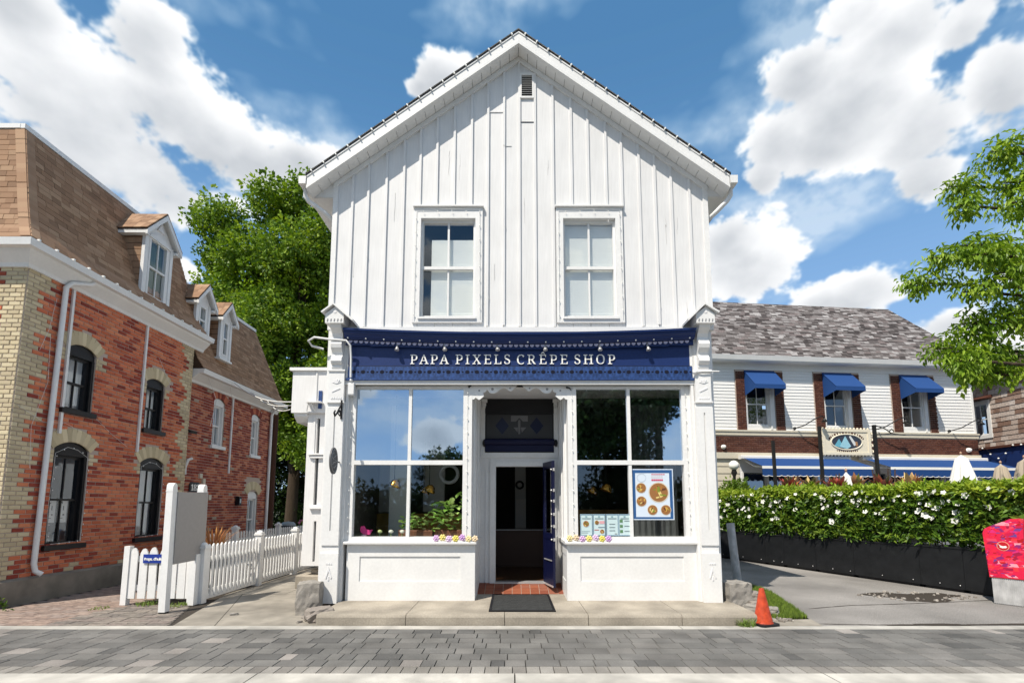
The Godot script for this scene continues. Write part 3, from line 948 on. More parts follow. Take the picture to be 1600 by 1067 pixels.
	for i in nseg:
		var xa := lerpf(-2.66, 2.90, float(i) / nseg)
		var xb := lerpf(-2.66, 2.90, float(i + 1) / nseg)
		var piece := Geo.new().sweep(prof, 0, 1)
		for k in piece.v.size():
			var x := lerpf(xa, xb, piece.v[k].x)
			var out := piece.v[k].x * (xb - xa)
			piece.v[k] = Vector3(x, piece.v[k].y + sag.call(x), piece.v[k].z)
		var off := cor.v.size()
		cor.v.append_array(piece.v); cor.n.append_array(piece.n); cor.uv.append_array(piece.uv)
		for k in piece.ix: cor.ix.append(k + off)
		lower.span(xa, xb, 4.14 + sag.call((xa + xb) / 2), 4.22 + sag.call((xa + xb) / 2), 0.058, 0.070)
	var cornice := put("cornice", cor, M.navy, shop)
	put("scallop_board", lower, M.navy, cornice)
	var sc := []
	for k in 9:
		var a := PI * k / 8
		sc.append(Vector2(cos(a) * 0.034, -sin(a) * 0.042))
	var scal := Geo.new().prism(sc, -0.006, 0.006).mesh()
	for i in 64:
		var x := -2.58 + i * 0.0853
		put("scallop", scal, M.lilac, cornice, Vector3(x, 4.208 + sag.call(x), 0.084))
	var bulb := Geo.new().ball(Vector3.ZERO, 0.014, 6).mesh()
	for i in 20:
		var x := -2.6 + i * 0.285
		put("bulb", bulb, M.bulb, cornice, Vector3(x, 4.225 + sag.call(x), 0.155))
	var lampshape := Geo.new().lathe([Vector2(0.012, 0.08), Vector2(0.017, 0.05), Vector2(0.021, 0.02), Vector2(0.035, -0.018), Vector2(0.036, -0.028), Vector2(0.0, -0.026)], 12).mesh()
	for x in [-1.83, -1.07, -0.23, 0.53, 1.40, 2.17]:
		var l := put("spot_lamp", lampshape, M.silver, shop, Vector3(x, 4.06, 0.10))
		l.rotation = Vector3(-0.25, 0, rng.randf_range(-0.15, 0.15))
		put("lamp_stem", Geo.new().tube([Vector3(0, 0.09, 0), Vector3(0, 0.14, 0.0)], 0.008, 6), M.silver, l)
	# ------- pilasters with brackets
	for s in [-1, 1]:
		var xc: float = -2.775 if s < 0 else 3.035
		var p := put("pilaster", Geo.new().span(xc - 0.14, xc + 0.125, 0.12, 3.2, -0.16, 0.06), M.trim, shop)
		put("stile", Geo.new().span(xc - 0.14, xc - 0.022, 0.98, 3.12, 0.06, 0.08).span(xc + 0.0, xc + 0.125, 0.98, 3.12, 0.06, 0.08).span(xc - 0.022, xc + 0.0, 0.98, 1.2, 0.06, 0.08).span(xc - 0.022, xc, 3.03, 3.12, 0.06, 0.08), M.trim, p)
		put("plinth_block", Geo.new().span(xc - 0.15, xc + 0.135, 0.12, 0.86, 0.06, 0.095), M.trim, p)
		put("flank", Geo.new().span(xc - 0.185, xc - 0.142, 0.12, 4.4, -0.16, 0.02).span(xc + 0.127, xc + 0.165, 0.12, 4.4, -0.16, 0.0), M.trim, p)
		var motif := Geo.new()
		for k in 3:
			motif.prism([Vector2(xc - 0.045 + k * 0.035, 0.70), Vector2(xc - 0.02 + k * 0.035, 0.70), Vector2(xc - 0.03 + k * 0.033, 0.725)], 0.095, 0.103)
		motif.prism([Vector2(xc, 0.66), Vector2(xc - 0.05, 0.5), Vector2(xc - 0.035, 0.485), Vector2(xc, 0.6), Vector2(xc + 0.035, 0.485), Vector2(xc + 0.05, 0.5)], 0.095, 0.104)
		motif.prism([Vector2(xc - 0.01, 0.46), Vector2(xc + 0.012, 0.46), Vector2(xc + 0.008, 0.52), Vector2(xc - 0.006, 0.52)], 0.095, 0.103)
		put("carved_motif", motif, M.shadewhite, p)
		var pan := put("bracket_panel", Geo.new().span(xc - 0.13, xc + 0.115, 3.2, 3.72, -0.1, 0.075).span(xc - 0.145, xc + 0.13, 3.19, 3.215, -0.1, 0.092).span(xc - 0.145, xc + 0.13, 3.70, 3.725, -0.1, 0.095), M.trim, p)
		var flower := Geo.new()
		for k in 5:
			var a := PI * (0.1 + 0.2 * k)
			flower.prism([Vector2(xc - 0.01, 3.5), Vector2(xc + cos(a) * 0.06 - 0.012, 3.5 + sin(a) * 0.06), Vector2(xc + cos(a) * 0.06 + 0.012, 3.51 + sin(a) * 0.06), Vector2(xc + 0.01, 3.5)], 0.075, 0.083)
			flower.prism([Vector2(xc - 0.085 + k * 0.035, 3.25), Vector2(xc - 0.06 + k * 0.035, 3.25), Vector2(xc - 0.06 + k * 0.035, 3.285)], 0.075, 0.082)
		flower.prism([Vector2(xc - 0.07, 3.36), Vector2(xc + 0.06, 3.42), Vector2(xc + 0.05, 3.435), Vector2(xc - 0.075, 3.375)], 0.075, 0.083)
		put("carved_flower", flower, M.shadewhite, pan)
		var scroll := [Vector2(-0.1, 3.725), Vector2(0.085, 3.725), Vector2(0.10, 3.76), Vector2(0.10, 3.80), Vector2(0.125, 3.81), Vector2(0.15, 3.85), Vector2(0.145, 3.90), Vector2(0.115, 3.93), Vector2(0.10, 3.96), Vector2(0.11, 4.0), Vector2(0.165, 4.06), Vector2(0.18, 4.12), Vector2(0.16, 4.17), Vector2(0.12, 4.2), Vector2(0.11, 4.25), Vector2(0.13, 4.30), Vector2(0.22, 4.37), Vector2(0.24, 4.42), Vector2(-0.1, 4.42)]
		put("scroll_bracket", Geo.new().sweep(scroll, xc - 0.085, xc + 0.085), M.trim, p)
		put("bracket_back", Geo.new().span(xc - 0.15, xc + 0.14, 3.725, 4.42, -0.14, 0.03), M.trim, p)
		var cap := put("cap_block", Geo.new().prism([Vector2(xc - 0.15, 4.42), Vector2(xc + 0.14, 4.42), Vector2(xc + 0.14, 4.57), Vector2(xc, 4.685), Vector2(xc - 0.15, 4.57)], -0.02, 0.275), M.trim, p)
		var inx: float = -s
		var roofp := [Vector2(xc - 0.02, 4.735), Vector2(xc + inx * 0.30, 4.47), Vector2(xc + inx * 0.29, 4.44), Vector2(xc - 0.02, 4.705), Vector2(xc - inx * 0.19, 4.57), Vector2(xc - inx * 0.205, 4.59)]
		put("cap_roof", Geo.new().prism(roofp, -0.02, 0.32), M.trim, p)
		put("roundel", Geo.new().lathe([Vector2(0, 0.004), Vector2(0.026, 0.004), Vector2(0.028, 0)], 14, Transform3D(Basis(Vector3.RIGHT, PI / 2), Vector3(xc, 4.6, 0.2755))), M.shadewhite, p)
		for k in 5:
			put("dentil", Geo.new().box(Vector3(xc - 0.11 + k * 0.053, 4.465, 0.278), Vector3(0.014, 0.042, 0.006), Basis(Vector3.BACK, -0.2)), paint(Color(0.25, 0.25, 0.26)), p)
	# ------- display windows and bulkheads
	var sides := [[-2.62, -2.50, -1.657, -1.607, -0.78, -0.64, -2.6, -0.55], [0.89, 1.03, 1.845, 1.895, 2.72, 2.86, 0.82, 2.9]]
	for q in sides:
		var f := Geo.new()
		f.span(q[0], q[1], 1.03, 3.53, -0.17, -0.06).span(q[4], q[5], 1.03, 3.53, -0.17, -0.06)
		f.span(q[1], q[4], 3.45, 3.53, -0.17, -0.062).span(q[1], q[4], 1.03, 1.10, -0.17, -0.062)
		f.span(q[2], q[3], 1.10, 2.225, -0.14, -0.064).span(q[2], q[3], 2.295, 3.45, -0.14, -0.064)
		f.span(q[1], q[4], 2.225, 2.295, -0.15, -0.058)
		var w := put("display_window", f, M.trim, shop)
		for c in [[q[1], q[2]], [q[3], q[4]]]:
			put("pane", Geo.new().face([Vector3(c[0], 2.295, -0.1), Vector3(c[1], 2.295, -0.1), Vector3(c[1], 3.45, -0.1), Vector3(c[0], 3.45, -0.1)]), M.film, w)
			put("pane", Geo.new().face([Vector3(c[0], 1.10, -0.1), Vector3(c[1], 1.10, -0.1), Vector3(c[1], 2.225, -0.1), Vector3(c[0], 2.225, -0.1)]), M.lowglass, w)
		var inner: float = q[7] if q[0] < 0 else q[6]
		var sgn := 1.0 if q[0] < 0 else -1.0
		var bk := put("bulkhead", Geo.new().span(q[6] + 0.04, q[7] - 0.03 if q[0] < 0 else q[7] - 0.02, 0.13, 0.985, -1.1, -0.075), M.trim, shop)
		var xa: float = q[6] + 0.04
		var xb: float = q[7] - (0.03 if q[0] < 0 else 0.02)
		put("panel_frame", Geo.new().holed(xa - 0.004, xb + 0.004, 0.13, 0.985, -0.09, -0.058, [Rect2(xa + 0.2, 0.42, xb - xa - 0.42, 0.38)]), M.trim, bk)
		put("side_frame", Geo.new().holed(-1.1, -0.06, 0.13, 0.985, -0.012, 0.008, [Rect2(-0.95, 0.4, 0.72, 0.4)]).turned(Transform3D(Basis(Vector3(0, 0, 1), Vector3(0, 1, 0), Vector3(sgn, 0, 0)), Vector3((xb if q[0] < 0 else xa), 0, 0))), M.trim, bk)
		put("ledge", Geo.new().sweep([Vector2(-1.1, 0.985), Vector2(0.0, 0.985), Vector2(0.02, 0.995), Vector2(0.022, 1.02), Vector2(0.0, 1.032), Vector2(-1.1, 1.032)], q[6], q[7]), M.trim, bk)
		# return wall of the doorway above the ledge, with upright mouldings
		var rx: float = q[5] if q[0] < 0 else q[0]
		var back_x: float = -0.575 if q[0] < 0 else 0.85
		var ret := put("return_wall", Geo.new().prism([Vector2(rx, -0.17), Vector2(back_x, -1.1), Vector2(back_x - sgn * 0.1, -1.1), Vector2(rx - sgn * 0.1, -0.17)], 1.032, 3.52, Transform3D(Basis(Vector3.RIGHT, PI / 2) * Basis.from_scale(Vector3(1, 1, -1)), Vector3.ZERO)), M.trim, shop)
		for t in [0.15, 0.32, 0.62, 0.85]:
			put("upright_moulding", Geo.new().tube([Vector3(lerpf(rx, back_x, t) + sgn * 0.008, 1.032, lerpf(-0.17, -1.1, t)), Vector3(lerpf(rx, back_x, t) + sgn * 0.008, 3.5, lerpf(-0.17, -1.1, t))], 0.018, 6), M.trim, ret)
		var xi := rx - sgn * 0.07
		lights_on(shop, [Vector3(q[0] + 0.06 if q[0] < 0 else xi, 1.12, -0.052), Vector3(q[0] + 0.06 if q[0] < 0 else xi, 3.49, -0.052), Vector3(q[5] - 0.07 if q[0] < 0 else q[4] + 0.06, 3.50, -0.052), Vector3(q[5] - 0.07 if q[0] < 0 else q[4] + 0.06, 1.12, -0.052)], 0.21, "window_lights")
	put("recess_ceiling", Geo.new().span(-0.66, 0.9, 3.52, 3.56, -1.2, -0.06), M.shadewhite, shop)
	# fretwork in the corners of the doorway
	var px := [[75, 135], [550, 135], [520, 165], [495, 188], [478, 190], [455, 175], [430, 158], [400, 160], [370, 178], [345, 200], [320, 212], [295, 213], [270, 205], [255, 185], [240, 172], [235, 195], [205, 208], [215, 240], [190, 262], [165, 280], [145, 268], [130, 255], [112, 275], [75, 275]]
	for s in [-1, 1]:
		var o := []
		for p in px:
			var x: float = -0.67 + (p[0] - 75) * 0.00158
			o.append(Vector2(x if s < 0 else 0.25 - x, 3.50 - (p[1] - 135) * 0.0016))
		var fr := put("fretwork", Geo.new().prism(o, -0.09, -0.062), M.trim, shop)
		for h in [[300, 170, 0.022], [478, 160, 0.012], [165, 185, 0.016]]:
			var x: float = -0.67 + (h[0] - 75) * 0.00158
			put("scroll_hole", Geo.new().lathe([Vector2(0, 0.002), Vector2(h[2], 0.002), Vector2(h[2], 0)], 10, Transform3D(Basis(Vector3.RIGHT, PI / 2), Vector3(x if s < 0 else 0.25 - x, 3.50 - (h[1] - 135) * 0.0016, -0.0615))), paint(Color(0.3, 0.3, 0.31)), fr)
		put("ribbon_end", Geo.new().tube([Vector3(-0.70 if s < 0 else 0.87, 3.47, -0.05), Vector3(-0.66 if s < 0 else 0.92, 3.50 if s < 0 else 3.46, -0.045), Vector3(-0.63 if s < 0 else 0.95, 3.53 if s < 0 else 3.42, -0.04)], 0.016, 5, 0.006), M.black, shop)
	# ------- doorway
	var door_wall := Geo.new().holed(-0.6, 0.88, 0.2, 3.55, -1.2, -1.1, [Rect2(-0.29, 0.2, 0.98, 2.08), Rect2(-0.49, 2.53, 1.25, 1.0)])
	var dw := put("door_wall", door_wall, M.trim, shop)
	put("door_casing", Geo.new().holed(-0.39, 0.79, 0.22, 2.37, -1.1, -1.07, [Rect2(-0.29, 0.2, 0.98, 2.08)]), M.trim, dw)
	put("transom_casing", Geo.new().holed(-0.56, 0.83, 2.44, 3.55, -1.1, -1.075, [Rect2(-0.49, 2.53, 1.25, 1.03)]), M.trim, dw)
	put("panel_strip", Geo.new().span(-0.56, -0.40, 2.2, 2.215, -1.1, -1.09).span(-0.475, -0.46, 0.25, 2.2, -1.1, -1.085), M.shadewhite, dw)
	put("threshold", Geo.new().span(-0.29, 0.69, 0.235, 0.262, -1.2, -1.03), M.silver, dw)
	var tr := put("transom_light", Geo.new().span(-0.49, 0.76, 2.53, 3.53, -1.19, -1.17), paint(Color(0.014, 0.014, 0.016), 0.4), shop)
	put("glass_panel", Geo.new().span(-0.47, 0.74, 2.80, 3.25, -1.168, -1.16), paint(Color(0.05, 0.05, 0.052), 0.4), tr)
	for x in [-0.18, 0.45]:
		put("diamond", Geo.new().prism([Vector2(x - 0.125, 3.03), Vector2(x, 2.87), Vector2(x + 0.125, 3.03), Vector2(x, 3.19)], -1.16, -1.152), paint(Color(0.008, 0.012, 0.04), 0.3), tr)
	var em := paint(Color(0.16, 0.16, 0.165), 0.5)
	put("emblem", Geo.new().prism([Vector2(-0.02, 3.11), Vector2(-0.02, 3.22), Vector2(0.29, 3.22), Vector2(0.29, 3.11), Vector2(0.2, 3.11), Vector2(0.135, 3.18), Vector2(0.07, 3.11)], -1.16, -1.15).prism([Vector2(0.03, 3.0), Vector2(0.11, 3.0), Vector2(0.10, 2.91)], -1.16, -1.15).prism([Vector2(0.16, 3.0), Vector2(0.26, 3.0), Vector2(0.18, 2.91)], -1.16, -1.15).prism([Vector2(0.115, 2.88), Vector2(0.15, 2.88), Vector2(0.155, 3.12), Vector2(0.135, 3.15), Vector2(0.11, 3.12)], -1.16, -1.15), em, tr)
	var fab := paint(Color(0.003, 0.005, 0.035), 0.6)
	put("blue_roller", Geo.new().tube([Vector3(-0.49, 2.72, -1.07), Vector3(0.76, 2.72, -1.07)], 0.06, 12).span(-0.48, 0.75, 2.55, 2.66, -1.08, -1.06), fab, shop)
	put("black_valance", Geo.new().span(-0.49, 0.76, 3.25, 3.52, -1.14, -1.10), M.black, shop)
	for x in [-0.5, 0.79]:
		put("roller_end", Geo.new().ball(Vector3(x, 2.70, -1.06), 0.055, 8, Vector3(0.6, 1.3, 0.8)), M.black, shop)
		put("corner_scroll", Geo.new().span(x - 0.05, x + 0.05, 3.44, 3.5, -1.07, -1.02).span(x - 0.035, x + 0.03, 3.38, 3.435, -1.07, -1.03).span(x - 0.02, x + 0.02, 3.34, 3.375, -1.07, -1.04), M.trim, shop)
	# open leaf of the blue door, swung out towards the street
	var leaf := Node3D.new()
	leaf.name = "door"
	shop.add_child(leaf, true)
	leaf.transform = Transform3D(Basis(Vector3.UP, -1.31), Vector3(0.57, 0.24, -1.08))
	var df := Geo.new()
	df.span(0, 0.07, 0, 2.1, -0.02, 0.02).span(0.44, 0.51, 0, 2.1, -0.02, 0.02).span(0.07, 0.44, 0, 0.12, -0.02, 0.02).span(0.07, 0.44, 1.98, 2.1, -0.02, 0.02).span(0.07, 0.44, 0.78, 0.88, -0.02, 0.02)
	var bluepaint := paint(Color(0.004, 0.006, 0.035), 0.4)
	var d0 := put("leaf", df, bluepaint, leaf)
	put("lower_panel", Geo.new().span(0.07, 0.44, 0.12, 0.78, -0.01, 0.01), bluepaint, leaf)
	put("door_pane", Geo.new().span(0.07, 0.44, 0.88, 1.98, -0.003, 0.003), M.oldglass, leaf)
	put("kick_strip", Geo.new().span(0.0, 0.51, 0.0, 0.03, 0.021, 0.027).span(0.06, 0.45, 0.42, 0.44, 0.0205, 0.027), M.silver, leaf)
	for y in [0.78, 1.0, 1.2, 1.42, 1.6, 1.95]:
		put("latch", Geo.new().box(Vector3(0.515, y, 0.0), Vector3(0.014, 0.05, 0.03)).ball(Vector3(0.49, y, 0.035), 0.018, 8), M.silver, leaf)
	put("handle", Geo.new().tube([Vector3(0.48, 0.82, -0.02), Vector3(0.49, 0.84, -0.07), Vector3(0.49, 0.93, -0.075), Vector3(0.48, 0.97, -0.02)], 0.008, 6), M.silver, leaf)
	# tiled ramp in the doorway
	var tiles := []
	for r in 4:
		for c in 10:
			var za := -0.60 - r * 0.125
			tiles.append([Transform3D(Basis(Vector3.RIGHT, -PI / 2 + atan2(0.1, 0.5)) * Basis.from_scale(Vector3(0.146, 0.1215, 1)), Vector3(-0.53 + 0.152 * c, 0.122 + (r + 0.5) * 0.025 + 0.0, za - 0.0625)), rng.randi_range(0, 3)])
	put("ramp", Geo.new().prism([Vector2(-0.58, 0), Vector2(-1.2, 0), Vector2(-1.2, 0.236), Vector2(-1.1, 0.236), Vector2(-0.6, 0.135), Vector2(-0.58, 0.12)], -0.62, 0.92, Transform3D(Basis(Vector3(0, 0, 1), Vector3(0, 1, 0), Vector3(-1, 0, 0)), Vector3(0.3, 0, 0))), M.tileedge, shop)
	pieces(shop, "floor_tile", Geo.new().chip(Vector3(1, 1, 0.04), 0.01).mesh(), [Color(0.28, 0.085, 0.045), Color(0.33, 0.105, 0.055), Color(0.25, 0.075, 0.045), Color(0.30, 0.11, 0.07)], {"rough": 0.6, "tex": "grain", "scale": Vector3(3, 3, 3)}, tiles, 60)
	# ------- inside
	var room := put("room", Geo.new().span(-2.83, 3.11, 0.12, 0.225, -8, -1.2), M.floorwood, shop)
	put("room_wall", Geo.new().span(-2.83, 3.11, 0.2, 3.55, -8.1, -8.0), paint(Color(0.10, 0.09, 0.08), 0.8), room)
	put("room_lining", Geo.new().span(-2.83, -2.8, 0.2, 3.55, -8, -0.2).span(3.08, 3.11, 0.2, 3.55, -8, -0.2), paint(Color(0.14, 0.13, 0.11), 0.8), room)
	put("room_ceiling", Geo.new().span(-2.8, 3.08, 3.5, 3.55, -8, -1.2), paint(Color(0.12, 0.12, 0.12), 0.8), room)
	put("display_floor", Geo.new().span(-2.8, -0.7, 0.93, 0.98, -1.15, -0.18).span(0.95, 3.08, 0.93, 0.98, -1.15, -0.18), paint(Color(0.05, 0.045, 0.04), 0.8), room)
	put("pillar", Geo.new().span(-2.32, -1.98, 0.98, 3.5, -1.9, -1.6), paint(Color(0.66, 0.72, 0.70), 0.6), room)
	put("bench_back", Geo.new().span(-2.8, -0.75, 0.95, 1.42, -2.65, -2.5), paint(Color(0.42, 0.26, 0.05), 0.6), room)
	put("wall_panel", Geo.new().span(-2.79, -2.45, 1.45, 2.6, -2.7, -2.6).span(-1.9, -1.45, 1.45, 3.0, -2.9, -2.8), paint(Color(0.5, 0.52, 0.5), 0.6), room)
	var mir := []
	for k in 21: mir.append(Vector3(-1.24 + cos(TAU * k / 20) * 0.17, 2.2 + sin(TAU * k / 20) * 0.17, -1.95))
	put("wall_mirror", Geo.new().tube(mir, 0.035, 8), paint(Color(0.55, 0.58, 0.6), 0.4), room)
	put("right_bench", Geo.new().span(1.0, 3.05, 0.95, 1.5, -2.9, -2.75), paint(Color(0.30, 0.17, 0.05), 0.6), room)
	put("wall_strip", Geo.new().span(1.15, 1.32, 1.5, 3.4, -2.9, -2.8), paint(Color(0.55, 0.36, 0.07), 0.6), room)
	put("partition", Geo.new().span(0.08, 0.36, 0.9, 3.3, -5.2, -5.1), paint(Color(0.6, 0.6, 0.58), 0.7), room)
	put("cupboard", Geo.new().span(0.1, 0.36, 0.95, 1.75, -5.1, -5.0).span(0.2, 0.3, 1.5, 1.53, -5.0, -4.97), paint(Color(0.72, 0.68, 0.64), 0.5), room)
	var ring := []
	for k in 13:
		ring.append(Vector3(0.2 + cos(TAU * k / 12) * 0.09, 2.12 + sin(TAU * k / 12) * 0.09, -5.07))
	put("wreath", Geo.new().tube(ring, 0.03, 6), M.black, room)
	put("counter", Geo.new().span(-1.2, 1.6, 0.225, 1.02, -4.0, -3.5).span(-1.25, 1.65, 1.02, 1.05, -4.05, -3.45), paint(Color(0.12, 0.07, 0.05), 0.5), room)
	put("counter_edge", Geo.new().span(-1.25, 1.65, 1.03, 1.05, -3.449, -3.44), M.trim, room)
	# side bump-out
	var an := put("side_extension", Geo.new().span(-4.4, -2.95, 3.42, 4.27, -6, -1.9), M.board, shop)
	put("extension_cap", Geo.new().span(-4.45, -2.95, 4.27, 4.33, -6.05, -1.85), M.trim, an)
	put("extension_wall", Geo.new().holed(-4.1, -2.95, 0.42, 3.42, -6, -2.0, [Rect2(-3.91, 2.62, 0.06, 0.7), Rect2(-3.92, 1.6, 0.07, 0.95), Rect2(-3.89, 0.5, 0.05, 0.78)]), M.board, an)
	put("extension_battens", Geo.new().span(-3.93, -3.9, 3.43, 4.26, -1.9, -1.88).span(-3.62, -3.59, 3.43, 4.26, -1.9, -1.88).span(-3.98, -3.94, 2.58, 3.36, -2.0, -1.98), M.board, an)
	put("extension_sill", Geo.new().span(-4.0, -3.7, 2.52, 2.56, -2.0, -1.95).span(-4.05, -3.7, 2.3 + 0.28, 2.3 + 0.31, -2.0, -1.93).span(-3.98, -3.72, 1.52, 1.56, -2.0, -1.94), M.trim, an)
	put("narrow_pane", Geo.new().span(-3.94, -3.8, 0.5, 3.34, -2.08, -2.07), paint(Color(0.12, 0.125, 0.13), 0.2), an)
	put("corbel", Geo.new().sweep([Vector2(-5, 3.42), Vector2(-1.95, 3.42), Vector2(-1.95, 3.36), Vector2(-2.1, 3.25), Vector2(-5, 3.25)], -4.36, -4.1), M.trim, an)
	put("blue_strip", Geo.new().span(-3.86, -3.79, 3.5, 3.86, -1.898, -1.88), M.navylight, an)
	put("bracket_shelf", Geo.new().span(-4.06, -3.76, 3.60, 3.62, -1.9, -1.75).tube([Vector3(-4.02, 3.6, -1.8), Vector3(-4.08, 3.45, -1.88)], 0.012, 5).tube([Vector3(-3.98, 3.6, -1.8), Vector3(-3.92, 3.45, -1.88)], 0.012, 5), M.trim, an)
	# service pipe over the corner
	put("service_pipe", Geo.new().tube([Vector3(-3.02, 4.07, 0.05), Vector3(-3.18, 4.1, 0.12), Vector3(-3.22, 4.17, 0.16), Vector3(-3.12, 4.22, 0.18), Vector3(-2.9, 4.19, 0.18), Vector3(-2.62, 4.17, 0.17), Vector3(-2.56, 4.1, 0.14), Vector3(-2.555, 3.9, 0.10), Vector3(-2.555, 3.6, 0.08)], 0.017, 7), M.trim, shop)
	put("meter_box", Geo.new().rbox(Vector3(-2.555, 3.42, 0.02), Vector3(0.09, 0.2, 0.08), 0.015).ball(Vector3(-2.555, 3.56, 0.05), 0.03, 8), M.trim, shop)
	put("meter_box", Geo.new().ball(Vector3(2.9, 3.68, 0.09), 0.04, 8), M.trim, shop)
	put("service_pipe", Geo.new().tube([Vector3(2.9, 3.68, 0.09), Vector3(3.0, 3.69, 0.11), Vector3(3.28, 3.69, 0.1)], 0.012, 6), M.trim, shop)
	put("foundation", Geo.new().span(-2.93, -2.84, 0, 0.12, -13, 0.05).span(3.12, 3.21, 0, 0.12, -13, 0.05), M.plinth, shop)


# ---------------------------------------------------------------- brick house on the left
const RED := [Color(0.66, 0.20, 0.10), Color(0.60, 0.165, 0.08), Color(0.36, 0.074, 0.046), Color(0.29, 0.056, 0.038), Color(0.70, 0.25, 0.125), Color(0.42, 0.09, 0.052)]
const YELLOW := [Color(0.66, 0.555, 0.36), Color(0.60, 0.50, 0.325), Color(0.70, 0.60, 0.40), Color(0.56, 0.47, 0.31)]
const TILES := [Color(0.37, 0.225, 0.138), Color(0.40, 0.25, 0.158), Color(0.33, 0.197, 0.12), Color(0.28, 0.168, 0.103), Color(0.44, 0.285, 0.18)]


func slope_point(prof: Array, s: float) -> Array:       # point and direction at a length along an outline
	for i in prof.size() - 1:
		var a: Vector2 = prof[i]
		var b: Vector2 = prof[i + 1]
		var l := a.distance_to(b)
		if s <= l or i == prof.size() - 2:
			return [a + (b - a) * (s / l), (b - a) / l]
		s -= l
	return []


func prof_len(prof: Array) -> float:
	var l := 0.0
	for i in prof.size() - 1:
		l += prof[i].distance_to(prof[i + 1])
	return l


# shingles on a surface: outline in (outward, y), along u from u0(y) to u1(y)
func shingles(prof: Array, u0: Callable, u1: Callable, rows: float, width: float, holes := []) -> Array:
	var out := []
	var l := prof_len(prof)
	var n := int(l / rows)
	for r in n:
		var q := slope_point(prof, (r + 0.55) * rows)
		var p: Vector2 = q[0]
		var d: Vector2 = q[1]
		var a: float = u0.call(p.y)
		var b: float = u1.call(p.y)
		var u := a + rng.randf() * width * -0.9
		var up := Vector3(0, d.y, d.x)
		var nrm := Vector3(0, -d.x, d.y).normalized()
		up = up.rotated(Vector3.RIGHT, 0.11)
		nrm = nrm.rotated(Vector3.RIGHT, 0.11)
		var last := rng.randi_range(0, 4)
		while u < b:
			var w := width * rng.randf_range(0.75, 1.2)
			var x0 := maxf(u, a)
			var x1 := minf(u + w, b)
			var skip := false
			for h in holes:
				if (x0 + x1) / 2 > h[0] and (x0 + x1) / 2 < h[1] and p.y > h[2] and p.y < h[3]:
					skip = true
			if x1 - x0 > 0.02 and not skip:
				if rng.randf() < 0.9: last = [0, 0, 1, 1, 2, 2, 3, 4][rng.randi_range(0, 7)]
				out.append([Transform3D(Basis(Vector3(x1 - x0 - 0.004, 0, 0), up * (rows * 0.82), nrm), Vector3((x0 + x1) / 2, p.y, p.x) + nrm * (0.004 + rng.randf() * 0.006)), last])
			u += w
	return out


